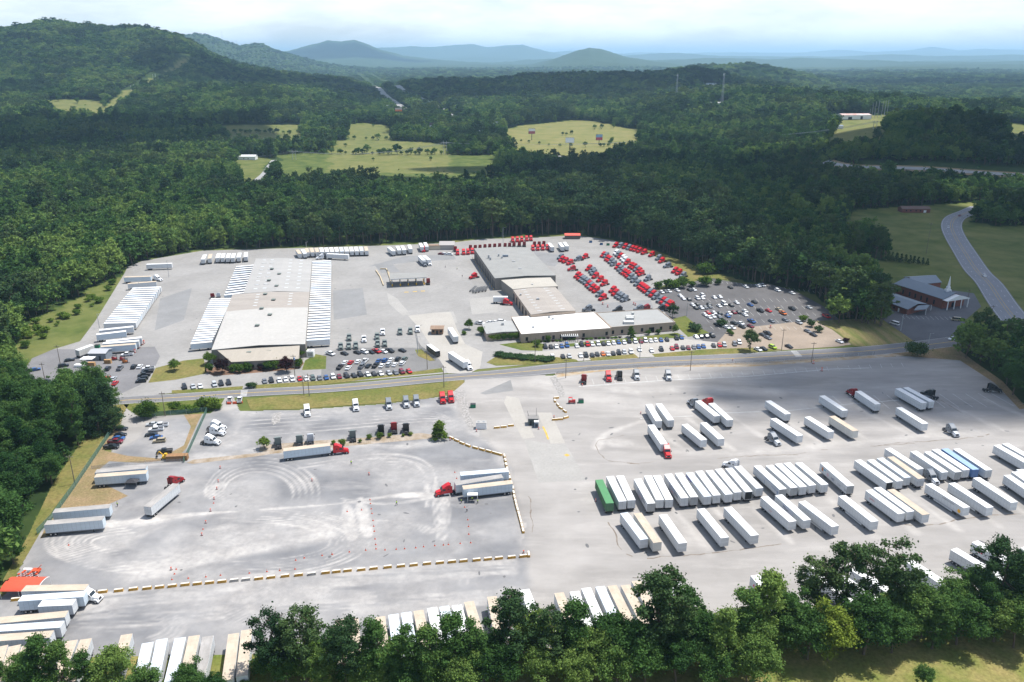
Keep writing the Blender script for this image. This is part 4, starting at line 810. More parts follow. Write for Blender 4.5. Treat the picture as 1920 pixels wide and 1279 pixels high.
def row(items, where, group, o=None, default=None, start='left', **kw):
    n = len(items); res = []; one = n == 1
    for i, it in enumerate(items):
        (x1, y1, x2, y2), ex = it[:4], (it[4] if len(it) > 4 else {})
        if o: x1, y1, x2, y2 = o[0]+x1/4, o[1]+y1/4, o[0]+x2/4, o[1]+y2/4
        k = dict(kw); k.update(ex); res.append(trailer((x1, y1), (x2, y2), where=where if one else f'{ORD[i+1]} from the {start} {where}', group=group, **k))
    return res
def decal(tr_, txt, x, z, size, col, side=None, ls=1.):
    side = side or (1 if math.sin(tr_.rotation_euler.z) > 0 else -1)
    cu = bpy.data.curves.new('lettering', 'FONT'); cu.body = txt; cu.size = size; cu.extrude = .004; cu.space_character = ls
    o = bpy.data.objects.new('t', cu); me = bpy.data.meshes.new_from_object(o); bpy.data.objects.remove(o); me.name = 'lettering'; me.materials.clear(); me.materials.append(mat('paint_%s' % (str(col)), col, .5))
    k = link('lettering', me, tr_); k.location = (x, side*1.336, z); k.rotation_euler = (math.pi/2, 0, 0 if side < 0 else math.pi); return k
def patch(tr_, x0, x1, z0, z1, col, side=None, nm='painted_band', slant=0):
    side = side or (1 if math.sin(tr_.rotation_euler.z) > 0 else -1)
    b = MB(); y = side*1.33; m = mat('paint_%s' % (str(col)), col, .5); y1 = y+side*.008
    b.hexa([(x0, min(y, y1), z0), (x1, min(y, y1), z0), (x1, max(y, y1), z0), (x0, max(y, y1), z0)], [(x0+slant, min(y, y1), z1), (x1+slant, min(y, y1), z1), (x1+slant, max(y, y1), z1), (x0+slant, max(y, y1), z1)], m); return b.obj(nm, tr_)

GE, GU = 'trailers parked on the east lot', 'trailers parked in the upper rank of the east lot'
RB = dict(rear='B')
t5 = (1180, 680); t6 = (1400, 680); t7 = (1600, 680); t4 = (900, 680); s5 = (1180, 959); s7 = (1600, 959); s0 = (0, 959); s2 = (320, 959); s3 = (620, 959); s4 = (900, 959); L0 = (0, 440); M0 = (0, 700); Q2 = (320, 440); Q3 = (600, 440); Q4 = (840, 420)
def c4(o, x, y): return (o[0]+x/4, o[1]+y/4)
row([(145, 312, 222, 438), (220, 308, 312, 432)], 'of the two side by side below the kerb line', GU, t5, **RB)
row([(515, 285, 660, 400), (615, 303, 757, 430)], 'of the pair with tractors at their far ends', GU, t5, **RB)
row([(415, 462, 560, 580), (555, 450, 690, 572)], 'of the two standing alone mid-lot', GU, t5)
row([(162, 465, 262, 612)], 'hitched to the red tractor nosing towards the camera', GU, t5)
row([(160, 285, 310, 385), (565, 247, 740, 360)], 'of two in the upper rank mid-lot', GU, t6, **RB)
r_ = row([(200, 418, 402, 548), (455, 406, 635, 518), (640, 400, 818, 512, dict(kr='t', kb='o'))], 'of three right of the lone grey tractor', GU, t6)
decal(r_[0], 'UPWARD', 1.2, 2.4, 1.0, (.62, .35, .38)) if 0 else None
row([(835, 212, 985, 312)], 'hitched to the dark red tractor in the shade', GU, t6, **RB)
r_ = row([(335, 192, 532, 302), (392, 185, 590, 292)], 'of the shaded pair beside the black tractor', GU, t7, **RB)
r_ = row([(342, 335, 540, 458)], 'lone in the shade right of the lot centre', GU, t7)
GR1, GR2 = 'trailers in the long upper rank of the east lot', 'trailers in the long lower rank of the east lot'
tg = row([(893, 878, 975, 1055, dict(kb='n', kr='n'))], 'a ribbed container on a chassis at the rank end', GR1, t4, nm='container_trailer', **RB)
r1 = row([(975, 852, 1070, 1040), (1050, 848, 1137, 1032)], 'of the pair beside the green container', GR1, t4, **RB)
W1 = [(62, 872, 165, 1056, dict(op='d')), (138, 848, 230, 1030), (205, 845, 300, 1028), (290, 835, 417, 1015, dict(kr='w')), (370, 828, 488, 1008, dict(op='d')), (450, 825, 588, 1005, dict(kr='s')), (522, 812, 657, 995), (598, 808, 748, 988), (668, 797, 815, 972), (745, 790, 897, 968, dict(op='o')), (812, 776, 978, 942)]
r2 = row(W1, 'of the eleven side by side after the green container', GR1, t5, **RB)
for i, k in ((0, 0), (3, 0)):
    patch(r2[i], -2.6, 3.2, 1.3, 3.8, (.34, .36, .42)); decal(r2[i], 'Milan', -2.2, 2.3, 1.5, (.04, .05, .12)); decal(r2[i], 'SUPPLY', .9, 1.7, .7, (.7, .12, .08))
decal(r2[5], 'A', 5.6, 3.0, .8, (.06, .06, .35)); patch(r2[5], 2.6, 7.4, 3.2, 3.7, (.08, .08, .38))
W2 = [(78, 772, 275, 950, dict(op='d')), (168, 770, 357, 938, dict(op='d')), (237, 758, 425, 932), (302, 752, 495, 920), (388, 750, 587, 915)]
r3 = row(W2, 'of the five side by side mid-rank', GR1, t6, **RB)
patch(r3[0], -7.6, 1, 3.55, 3.68, (.18, .28, .45)); patch(r3[0], 2.2, 7.8, 1.5, 1.62, (.18, .28, .45)); decal(r3[0], 'J', 1.0, 1.6, 1.9, (.2, .3, .5)); decal(r3[0], 'TRANSPORT', -3.2, 2.4, .8, (.2, .3, .5)); decal(r3[0], 'B', -6.6, 1.7, 1.6, (.2, .3, .5))
r4 = row([(577, 750, 780, 925, dict(op='d'))], 'standing alone with painted pictures and lettering', GR1, t6, **RB)
patch(r4[0], 5.7, 6.6, 2.0, 3.3, (.45, .18, .08), nm='painted_picture'); patch(r4[0], 4.3, 5.5, 2.7, 3.2, (.10, .38, .55), nm='painted_picture'); decal(r4[0], 'O', 3.4, 1.8, 1.3, (.7, .08, .14)); decal(r4[0], 'FIRST', .9, 1.9, .9, (.12, .12, .16)); decal(r4[0], '7', .1, 1.7, 1.4, (.08, .16, .45)); decal(r4[0], 'FLEET', -3.0, 1.9, .8, (.25, .25, .28)); decal(r4[0], 'SERVICE', -6.8, 1.9, .7, (.25, .25, .28))
W3 = [(833, 730, 1074, 898, dict(op='o')), (927, 728, 1150, 888), (1000, 715, 1208, 862, dict(kr='s')), (1078, 705, 1311, 870, dict(kr='t')), (1060, 642, 1305, 798)]
row(W3, 'of the close group left of the wedged grey tractor', GR1, t6, **RB)
W4 = [(452, 664, 688, 822, dict(kr='w')), (555, 668, 788, 820, dict(op='d')), (612, 650, 850, 805), (685, 645, 920, 802, dict(kb='u', kr='u')), (772, 646, 1018, 806)]
r5 = row(W4, 'of the five right of the wedged grey tractor', GR1, t7, **RB)
decal(r5[0], '7', 6.3, 2.7, 1.1, (.12, .2, .5))
row([(1075, 618, 1330, 762), (1138, 606, 1395, 750)], 'of the pair at the right edge', GR1, t7, ln=16.1, **RB)
row([(1155, 843, 1400, 1010), (1212, 818, 1450, 985), (1248, 800, 1500, 970)], 'of the lower three at the right edge', GR2, t7, ln=16.1)
W5 = [(1080, 10, 1232, 210, dict(kr='s')), (1182, 15, 1320, 235, dict(kr='t', kb='b'))]
row([W5[0]], 'leftmost of the long lower rank', GR2, s4); row([(62, 12, 212, 233, dict(kr='t', kb='o'))], 'second of the long lower rank', GR2, s5)
row([(252, 24, 401, 238), (533, -25, 722, 202), (738, -32, 942, 180)], 'of the three spaced-out trailers of the long lower rank', GR2, s5)
r6 = row([(132, 1005, 347, 1192), (240, 992, 455, 1182), (415, 1040, 666, 1228, dict(skirt=True))], 'of the middle trio of the long lower rank', GR2, t6)
patch(r6[1], -3.4, 2.6, 1.3, 3.85, (.52, .55, .62)); decal(r6[1], 'Milan', -3.2, 2.3, 1.5, (.04, .05, .1)); decal(r6[1], 'SUPPLY', .2, 1.7, .7, (.7, .12, .08)); decal(r6[0], 'LEASE', -2.8, 2.2, .6, (.6, .3, .25))
row([(715, 997, 962, 1192, dict(skirt=True))], 'standing alone in the lower rank above the pine tops', GR2, t6)
r7 = row([(118, 955, 362, 1132), (178, 935, 432, 1118, dict(kr='w')), (280, 950, 546, 1140, dict(kr='t'))], 'of the tight trio of the long lower rank', GR2, t7); decal(r7[0], 'RENTAL', -5.6, 2.3, .7, (.6, .1, .1))
r8 = row([(566, 908, 852, 1087, dict(skirt=True)), (739, 902, 1027, 1087, dict(skirt=True)), (923, 862, 1208, 1048)], 'of the last trio in the lower rank', GR2, t7)
decal(r8[0], 'TRANSPORTATION', -.6, 3.1, .55, (.15, .15, .18))
b = MB(); b.tube((6.6, -1.335, 2.2), (6.6, -1.345, 2.2), .62, .62, mat('orange_emblem', (.85, .42, .02), .5), 20); b.obj('emblem', r8[0])
GB = 'trailers behind the front row of trees, right'
r9 = row([(940, 478, 1090, 650), (340+1180-1180, 520, 470, 760)], 'of two showing between front trees', GB, s5, ln=16.1)
for k in range(3): patch(r9[0], -6.3+.75*k, -5.9+.75*k, 2.0, 2.9, (.65, .04, .10), slant=.35)
row([(1518, 1064, 1567, 1105), (1562, 1072, 1622, 1110), (1600, 1066, 1665, 1106), (1655, 1062, 1720, 1102), (1706, 1052, 1755, 1084)], 'of those behind the tall right pines', GB, None, ln=16.1)
r10 = row([(753, 280, 1040, 450), (912, 225, 1200, 392)], 'of the pair showing at the bottom right corner', GB, s7, ln=16.1)
for k in range(3): patch(r10[1], -6.6+.85*k, -6.15+.85*k, 2.2, 3.1, (.65, .04, .10), slant=.4)
decal(r10[1], 'XTRA', -3.9, 1.9, 1.6, (.05, .05, .07)); row([(1270, 268, 1500, 400)], 'at the right edge behind the last pine', GB, s7, ln=16.1)
GF = 'trailers backed against the front row of trees'
B3 = [(72, 812, 84, 1000, 't'), (170, 803, 183, 990, 't'), (370, 790, 392, 985, 't'), (470, 772, 497, 980, 's'), (565, 757, 598, 965, 's'), (658, 743, 700, 950, 't'), (760, 722, 806, 930, 'w'), (850, 712, 905, 920, 's'), (945, 703, 1003, 910, 'w'), (1036, 676, 1100, 885, 't'), (1210, 638, 1250, 850, 't')]
row([(x1, y1, x2, y2, dict(kr=k)) for x1, y1, x2, y2, k in B3], 'of the roofs behind the bottom middle trees', GF, s3, ln=16.1)
B4 = [(335, 586, 420, 800, 'w'), (592, 610, 672, 820, 't'), (708, 600, 792, 810, 'w'), (795, 574, 890, 790, 'w'), (900, 563, 1000, 780, 's'), (990, 556, 1095, 770, 't'), (1090, 552, 1200, 762, 't'), (1170, 520, 1290, 730, 't')]
row([(x1, y1, x2, y2, dict(kr=k)) for x1, y1, x2, y2, k in B4], 'of the roofs among the right front trees', GF, s4, ln=16.1); row([(300, 522, 410, 734)], 'under the tall pine right of the centre', GF, s5, ln=16.1)
B2 = [(72, 948, 18, 1180, 's'), (177, 932, 125, 1165, 't'), (280, 936, 232, 1165, 'g'), (473, 916, 440, 1165, 't'), (570, 888, 545, 1120, 't')]
row([(x1, y1, x2, y2, dict(kr=k, ln=13.6 if x1 == 280 else 16.1)) for x1, y1, x2, y2, k in B2], 'of the roofs left of the two bottom pines', GF, s2)
B0 = [(15, 1010, -60, 1240, 't'), (112, 1006, 32, 1240, 't'), (210, 1003, 120, 1240, 't'), (312, 993, 220, 1230, 't'), (420, 983, 330, 1215, 't'), (540, 968, 450, 1200, 't'), (645, 957, 555, 1190, 't'), (950, 922, 885, 1150, 't'), (1108, 985, 1055, 1215, 's'), (1215, 958, 1165, 1190, 's')]
row([(x1, y1, x2, y2, dict(kr=k)) for x1, y1, x2, y2, k in B0], 'of the roofs at the bottom left corner', GF, s0, ln=16.1)
GL = 'trailers lying side-on at the left of the gravel lot'
row([(170, 577, 655, 568, dict(kr='t')), (150, 652, 638, 618, dict(kr='s', kb='b')), (300, 690, 578, 678, dict(ln=8.6)), (-20, 818, 500, 768, dict(kr='t')), (-60, 880, 470, 845, dict(kr='s')), (-160, 958, 400, 918, dict(kr='t'))], 'of the six side-on at lower left', GL, s0, start='top')
row([(718, 734, 1098, 701, dict(kr='g')), (712, 768, 1103, 738, dict(kr='t'))], 'of the two by the soil bank', GL, M0, start='back', kb='b')
row([(400, 1032, 830, 995, dict(kr='g')), (340, 1122, 778, 1085, dict(kr='g'))], 'of the two dirty-roofed ones by the chain-link fence', GL, M0, start='back', kb='b')
row([(276, 950.5, 330, 907, dict(kr='g'))], 'behind the dark red tractor crossing the gravel', GL, None, kb='w')
row([(531, 843.5, 619, 833, dict(kr='t'))], 'pulled by the red tractor past the shrubs', GL, None, kb='b')
row([(957, 881, 859, 889, dict(kb='b', kr='s')), (945, 892, 850, 907, dict(kr='g'))], 'of the two behind the canopy trailer', GL, None, start='back'); row([(961, 903.5, 866, 914.5, dict(kr='t', kb='b'))], 'with a small canopy set at its flank', GL, None)

GY = 'trailers in the left rank of the upper yard'
its = []
for i in range(17):
    t = i/16; xr = 1213+(1030-1213)*t; yr = 392+(655-392)*t**1.04; xl = 985+(775-985)*t; yl = 402+(662-402)*t**1.04
    its.append((xl, yl, xr, yr, dict(kr='wwcws'[i % 5], kb='wwwbw'[i % 5])))
row([(1090+8, 222, 1290, 215, dict(kb='w')), (930, 318, 1135, 312, dict(kr='t', kb='b')), (952, 368, 1178, 350, dict(kr='t'))]+its+[(745, 715, 1000, 688, dict()), (722, 748, 945, 722, dict(kb='b')), (795, 798, 1063, 770, dict()), (772, 815, 1042, 794, dict()), (757, 838, 1018, 818, dict(kr='t', kb='b'))], 'of the left yard rank', GY, L0, start='far end', full=False)
GD1, GD2, GD3 = 'trailers backed to the right dock of the warehouse', 'trailers backed to the left dock of the warehouse, near half', 'trailers backed to the left dock of the warehouse, far half'
def dock(n, a0, a1, b0, b1, where, grp, kr, kb, o=Q2, rear='A', e=1.0):   # heads (at wall) a0->a1, tails b0->b1, spaced evenly on the ground
    A0, A1, B0_, B1 = [P(*c4(o, *q), 4.1) for q in (a0, a1, b0, b1)]
    for i in range(n):
        t = i/(n-1); a, c = A0.lerp(A1, t), B0_.lerp(B1, t); xa = proj(a.x, a.y, 4.1); xc = proj(c.x, c.y, 4.1)
        trailer(xa, xc, kb[i % len(kb)], kr[i % len(kr)], f'{ORD[i+1]} from the far end {where}', False, group=grp)
dock(37, (1062, 201), (1012, 790), (1203, 197), (1193, 778), 'of the right dock', GD1, 'wswwwcw', 'wwwwwbwww')
dock(13, (628, 228), (560, 432), (490, 240), (402, 452), 'of the upper left dock', GD3, 'wwwsw', 'wwwwwbw')
dock(21, (458, 480), (310, 800), (300, 482), (150, 815), 'of the lower left dock', GD2, 'cwwws', 'wwwwwwb')
GT = 'trailers along the far edge of the upper yard'
row([(258, 150, 242, 182), (300, 145, 290, 180, dict(kr='t')), (362, 140, 348, 180), (397, 140, 386, 178), (438, 140, 426, 175), (475, 140, 464, 173), (518, 136, 508, 170), (565, 132, 562, 165)], 'of the rank by the far left woods', GT, Q2, full=False, ln=14.6, **RB)
row([(948, 112, 970, 143, dict(kr='t')), (988, 110, 1006, 138)], 'of the pair at the far wall of trees', GT, Q2, full=False, ln=14.6, **RB)
row([(8+37*i+(1 if i > 5 else 0), 98-i, 18+37*i, 130-i*.5, dict(kr='wwwwswwwsttt'[i])) for i in range(-3, 10)], 'of the long far rank above the warehouse', GT, Q3, full=False, ln=14.6, **RB)
row([(52, 142, 215, 150)], 'lying across the far yard above the right dock', GT, Q3, full=False)
row([(515, 92, 560, 128), (580, 85, 598, 120), (615, 83, 636, 120), (668, 75, 682, 112), (752, 62, 770, 100), (787, 58, 805, 95)], 'of the far rank above the fuel canopy', GT, Q3, full=False, ln=14.6, **RB)
row([(747, 158, 783, 195), (780, 155, 818, 190)], 'of the two rigs rolling towards the fuel canopy', GT, Q3, full=False, ln=14.6)
row([(757, 142, 788, 178), (838, 140, 862, 172), (872, 135, 895, 168)], 'of the three by the far red tractors', GT, Q4, full=False, ln=14.6, **RB)
row([(340, 545, 420, 545, dict(ln=8.6))], 'low and short beside the repair shop doors', GT, Q4, full=False)
GM = 'trailers on the move by the gatehouse'
row([(975, 698, 1020, 765)], 'rolling up the entrance lane past the gatehouse', GM, Q3, ln=14.6, **RB)
row([(978, 880, 1085, 950)], 'turning out of the gate behind a white tractor', GM, Q3, ln=15.8)

# tractors
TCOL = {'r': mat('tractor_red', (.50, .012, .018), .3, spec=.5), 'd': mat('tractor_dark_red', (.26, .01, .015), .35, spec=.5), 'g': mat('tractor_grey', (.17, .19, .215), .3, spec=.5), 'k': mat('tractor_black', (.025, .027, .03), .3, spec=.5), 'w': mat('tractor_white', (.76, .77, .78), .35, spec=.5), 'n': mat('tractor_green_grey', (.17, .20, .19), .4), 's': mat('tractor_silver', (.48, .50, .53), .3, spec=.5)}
TCN = {'r': 'red', 'd': 'dark red', 'g': 'grey', 'k': 'black', 'w': 'white', 'n': 'green-grey', 's': 'silver-grey'}
PC = {}
def tractor_proto(c, full, day=False):
    if (c, full, day) in PC: return PC[(c, full, day)]
    m = TCOL[c]; hm = TCOL['s'] if c == 'g' and full else m; h = MB()
    # hood: tapered, sloping to the nose
    h.hexa([(1.75, -1.02, .75), (3.65, -.85, .62), (3.65, .85, .62), (1.75, 1.02, .75)], [(1.75, -.88, 1.98), (3.5, -.70, 1.55), (3.5, .70, 1.55), (1.75, .88, 1.98)], hm)
    for s in (-1, 1): h.side([(2.25, .95), (2.45, 1.28), (3.2, 1.28), (3.45, .95), (3.55, .5), (3.2, .5), (3.1, .85), (2.6, .85)], *sorted((s*.86, s*1.2)), hm)
    h.box(3.3, 3.72, -1.18, 1.18, .42, .72, hm)
    cb = MB(); slp = -1.35 if not day else .25
    cb.side([(slp, .95), (1.8, .95), (1.8, 1.98), (1.25, 2.85), (1.0, 2.95), (slp, 2.95)], -1.12, 1.12, m)
    fr = MB()
    if not day: fr.hexa([(-1.35, -1.14, 2.95), (1.15, -1.02, 2.95), (1.15, 1.02, 2.95), (-1.35, 1.14, 2.95)], [(-1.35, -1.1, 3.92), (-.45, -.98, 3.85), (-.45, .98, 3.85), (-1.35, 1.1, 3.92)], m); [fr.box(-1.95, -1.35, min(s*1.14, s*1.18), max(s*1.14, s*1.18), 1.0, 3.5, m) for s in (-1, 1)]
    else: fr.hexa([(.3, -1.0, 2.95), (1.0, -.9, 2.95), (1.0, .9, 2.95), (.3, 1.0, 2.95)], [(.3, -.9, 3.2), (.6, -.8, 3.15), (.6, .8, 3.15), (.3, .9, 3.2)], m)
    w = MB(); w.add([(1.80+.012, -.98, 2.05), (1.80+.012, .98, 2.05), (1.30+.012, .9, 2.82), (1.30+.012, -.9, 2.82)], [[0, 1, 2, 3]], GLASS)
    for s in (-1, 1): w.add([(.35, s*1.13, 2.0), (1.55, s*1.13, 2.0), (1.15, s*1.13, 2.68), (.35, s*1.13, 2.68)], [[0, 1, 2, 3]], GLASS)
    if not day:
        for s in (-1, 1): w.add([(-.9, s*1.13, 2.2), (-.4, s*1.13, 2.2), (-.4, s*1.13, 2.6), (-.9, s*1.13, 2.6)], [[0, 1, 2, 3]], GLASS)
    ch = MB(); ch.box(-3.9, 3.2, -.48, -.34, .68, .95, CHAS); ch.box(-3.9, 3.2, .34, .48, .68, .95, CHAS); ch.box(-3.1, -2.0, -.45, .45, .95, 1.1, CHAS); ch.box(-3.9, -3.7, -.7, .7, .6, .8, CHAS); ch.box(-3.6, -1.7, -.95, .95, .42, .55, CHAS)
    for s in (-1, 1): ch.tube((-.9, s*.88, .72), (.9, s*.88, .72), .3, .3, CHROME, 10)
    g = MB(); g.add([(3.66, -.55, .78), (3.66, .55, .78), (3.53, .5, 1.48), (3.53, -.5, 1.48)], [[0, 1, 2, 3]], CHAS); g.box(3.64, 3.74, -1.1, 1.1, .36, .5, CHAS)
    if not full:
        for bb in (cb, fr): h.add(bb.v, bb.f, m)
        for x in (2.85, -2.0, -3.25):
            for s in (-1, 1): ch.tube((x, s*.75, .5), (x, s*1.18, .5), .5, .5, TYRE, 10)
        ch.add(g.v, g.f, CHAS)
        L_ = [('cab', h.mesh('cab'), (0, 0, 0), []), ('window', w.mesh('window'), (0, 0, 0), []), ('chassis', ch.mesh('chassis'), (0, 0, 0), [])]
    else:
        lt = MB(); lt.box(3.50, 3.62, .0, .22, .0, .16, mat('headlight', (.8, .8, .75), .1)); mi = MB(); mi.box(0, .08, -.12, .12, 0, .55, CHAS)
        L_ = [('hood', h.mesh('hood'), (0, 0, 0), [('grille', g.mesh('grille'), (0, 0, 0), [])]), ('cab', cb.mesh('cab'), (0, 0, 0), [('window', w.mesh('window'), (0, 0, 0), [])]), ('roof_fairing', fr.mesh('roof_fairing'), (0, 0, 0), []), ('chassis', ch.mesh('chassis'), (0, 0, 0), [])]
        lm = lt.mesh('headlight'); mm = mi.mesh('mirror'); L_ += [('headlight', lm, (.02, .62, .95), []), ('headlight', lm, (.02, -.84, .95), []), ('mirror', mm, (1.7, 1.35, 1.95), []), ('mirror', mm, (1.7, -1.35, 1.95), [])]
        L_ += [('wheel', WH, (x, s*.95, .5), []) for x in (2.85, -2.0, -3.25) for s in (-1, 1)]
    PC[(c, full, day)] = L_; return L_
def tractors(items, vec, where, group, o=None, full=False, day=False, start='left'):
    for i, it in enumerate(items):
        x, y, c = it[:3]; v = it[3] if len(it) > 3 else vec
        if o: x, y = c4(o, x, y)
        q = P(x, y, 1.2); place(tractor_proto(c, full, day), 'tractor_truck', f'{TCN[c]} tractor, {ORD[i+1]} from the {start} {where}' if not isinstance(where, list) else where[i], 'truck', (q.x, q.y, .03), hd(x, y, *v), group)
S_ = lambda s: [(int(a), int(b_), c) for a, b_, c in (q.split(',') for q in s.split())]
T8 = (1080, 420)
tractors(S_('485,122,r 520,120,r 553,118,r 590,114,r 622,112,r'), (6, 14), 'in the short far row before the trees', 'red tractors, far short row', Q4)
tractors(S_('636,185,r 673,183,r 710,182,r 746,180,r'), (6, 14), 'in the row beside the three far trailers', 'red tractors by the far trailers', Q4)
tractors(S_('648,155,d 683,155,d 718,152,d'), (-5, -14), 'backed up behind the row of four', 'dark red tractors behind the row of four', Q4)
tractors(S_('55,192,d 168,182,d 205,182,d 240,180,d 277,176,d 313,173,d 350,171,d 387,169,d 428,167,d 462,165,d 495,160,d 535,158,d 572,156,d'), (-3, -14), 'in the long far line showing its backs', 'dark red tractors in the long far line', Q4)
tractors(S_('72,217,r 117,215,r 150,213,r 182,208,r'), (4, 14), 'in the row left of the repair shop roof', 'red tractors left of the repair shop', Q4)
tractors([(775, 115, 'r')], (4, 14), ['red tractor nosing out from the far rank of white trailers'], 'red tractors left of the repair shop', Q3)
tractors(S_('848,250,g 858,268,r 884,278,r 918,292,r'), (-16, 4), 'in the small block right of the shop roof', 'tractors right of the shop roof', Q4)
tractors([(980, 264, 'g', (-16, 2)), (1030, 248, 'r', (-16, 4)), (935, 338, 'r', (-16, 1))], None, ['grey tractor nose to tail with a red one right of the shop roof', 'red tractor nose to tail with a grey one right of the shop roof', 'red tractor standing alone right of the shop roof'], 'tractors right of the shop roof', Q4)
V = (-18, 5)
tractors(S_('300,163,r 338,165,g 372,172,r 400,180,g 425,187,r 450,193,r 478,203,r 514,215,r 570,232,r 622,257,g 645,278,r'), V, 'in the outer diagonal row under the woods', 'tractors in the outer diagonal row', T8, start='far end')
tractors([(690, 315, 'g', (-18, 2))], None, ['grey tractor standing alone by the wood verge'], 'tractors in the outer diagonal row', T8); tractors(S_('745,352,r 775,367,r 805,388,g'), V, 'in the last group by the verge bushes', 'tractors by the verge bushes', T8, start='far end')
tractors(S_('208,235,r 228,240,g 240,262,r 255,270,r 268,282,g 285,300,g 318,322,r 335,338,g 352,355,g 366,365,r 385,375,r 398,388,r 415,400,g 440,422,g 465,448,g'), V, 'in the left file of the great diagonal block', 'tractors in the left file of the diagonal block', T8, start='far end')
tractors(S_('490,468,r 503,478,r 518,488,r 533,500,r 556,518,g 580,530,r 602,548,g 636,572,g 660,582,r 680,595,g 700,605,r 712,612,r'), V, 'in the lower file leading to the office corner', 'tractors in the file to the office corner', T8, start='far end')
tractors(S_('305,218,w 320,232,g 338,245,r 355,258,w 370,272,w 388,290,r 418,315,r 438,325,r 458,340,g 475,355,r 490,375,r 540,412,g'), V, 'in the right file of the great diagonal block', 'tractors in the right file of the diagonal block', T8, start='far end')
tractors(S_('100,335,r 125,352,g 135,368,g 150,392,r 185,418,r 215,448,r'), V, 'in the upper inner file', 'tractors in the upper inner file', T8, start='far end')
tractors(S_('280,497,r 300,520,r 322,538,g 342,550,g 368,565,g'), V, 'in the lower inner file', 'tractors in the lower inner file', T8, start='far end')
tractors(S_('15,388,r 35,405,r 50,415,g 65,425,g 85,438,g 100,455,r 115,468,g 130,482,r 155,498,r 182,528,g 205,555,r'), V, 'in the innermost file nearest the shop', 'tractors in the innermost file', T8, start='far end')
tractors(S_('95,638,g 320,648,k 478,638,g 528,635,d 640,640,k'), (-17, 1), 'behind the office roof', 'tractors behind the office roof', T8)
tractors(S_('218,768,n 155,835,n 215,832,n 268,828,n 330,780,w 428,760,n 470,728,w 432,815,n 485,812,n 600,724,n 678,720,n 732,705,w'), (1, 14), 'of the yard tractors near the staff lot', 'yard tractors near the staff lot', Q3, day=True)
tractors([(785, 222, 'g'), (820, 215, 'w')], (8, 12), 'of the two rigs heading to the fuel canopy', 'rigs by the fuel canopy', Q3)
tractors([(812, 355, 'd', (1, -14)), (1155, 315, 'r', (-10, 2))], None, ['dark red tractor standing at the right end of the fuel canopy', 'small red tractor before the repair shop doors'], 'tractors in the shop yard', Q3, day=False)
tractors([(440, 590, 'r', (16, 1)), (315, 458, 'r', (2, 12)), (355, 462, 'w', (2, 12))], None, ['red tractor standing at the mid doors of the repair shop', '', ''], 'tractors in the shop yard', Q4) if 0 else None
tractors([(440, 592, 'r', (16, 1))], None, ['red tractor with a bare frame at the mid doors of the repair shop'], 'tractors in the shop yard', Q4); tractors([(313, 465, 'd', (2, -12)), (358, 462, 'w', (2, -12))], (0, 1), 'of the two beside the left dock', 'yard tractors at the left dock', Q2, day=True)
tractors([(1180, 333, 'w', (16, 2))], None, ['white tractor at the head of the second trailer in the left yard rank'], 'tractors in the shop yard', L0)
tractors([(1128, 172, 'w', (-14, 1))], None, ['white tractor at the head of the trailer lying across the far yard'], 'tractors in the shop yard', Q2)
F = dict(full=True)
tractors([(1105, 985, 'w', (12, 9))], None, ['white sleeper tractor pulling a long white trailer out of the gate'], 'tractors at work', Q3, **F)
GS = 'tractors parked facing the camera below the road'; U3 = (620, 680)
tractors([(187, 325, 'w'), (435, 315, 'g'), (565, 300, 'g'), (642, 292, 'g')], (3, 14), 'of the four spaced out along the south lawn', GS, U3, **F)
tractors([(838, 270, 'r'), (900, 262, 'r')], (4, 14), 'of the red pair by the stone bank', GS, U3, **F)
tractors([(1023, 365, 'w', (2, 14))], None, ['white sleeper tractor standing left of all others under the south lawn'], GS, (320, 680), **F)
GBK = 'tractors parked back to the camera by the young shrubs'
tractors([(165, 548, 'n', (-1, -14)), (378, 505, 'k', (-1, -14)), (475, 488, 'd', (-1, -14)), (565, 495, 'k', (-1, -14))], None, ['green-grey tractor with its bare frame behind the yellow shrubs', 'black tractor left of the dark red one, back to the camera', 'dark red tractor between two black ones, back to the camera', 'black tractor right of the dark red one, back to the camera'], GBK, U3, **F)
tractors([(805, 600, 'n', (-1, -14)), (968, 585, 'n', (1, -14)), (1050, 575, 's', (1, -14))], None, ['green-grey tractor by the yellow shrub at the stone heap, back to the camera', 'green-grey tractor above the long tan-roofed trailer', 'silver-grey tractor above the front of the long tan-roofed trailer'], GBK, (320, 680), **F)
tractors([(345, 482, 'w'), (338, 520, 'w'), (300, 590, 'w')], (16, 1), 'of the three white ones parked by the green fence', 'white tractors by the green fence', (320, 680), start='back', **F)
tractors([(780, 125, 'd', (1, -12)), (962, 108, 'r', (4, 12)), (1045, 98, 'k', (-3, -12)), (1172, 95, 'g', (5, 12))], None, ['dark red tractor back to the camera at the left of the east lot top row', 'red tractor with a white mark in the east lot top row', 'black tractor back to the camera beside the red one in the top row', 'grey tractor right of the black one in the top row'], 'tractors along the top of the east lot', (900, 680), **F)
tractors([(290, 100, 'g', (5, 12))], None, ['grey tractor standing alone at the right of the east lot top row'], 'tractors along the top of the east lot', t5, **F)
tractors([(278, 668, 'r', (6, 12)), (482, 308, 'g', (-12, -9)), (592, 303, 'r', (-12, -9)), (1078, 578, 'g', (12, 8))], None, ['red sleeper tractor at the near end of the left trailer, nose to the camera', 'grey sleeper tractor at the far end of the left one of a trailer pair', 'red tractor mostly hidden behind the right one of a trailer pair', 'grey tractor parked beside the trailers mid-lot'], 'tractors in the upper rank of the east lot', t5, **F)
tractors([(795, 232, 'd', (-12, -9))], None, ['dark red tractor in the cloud shade ahead of a white trailer'], 'tractors in the upper rank of the east lot', t6, **F)
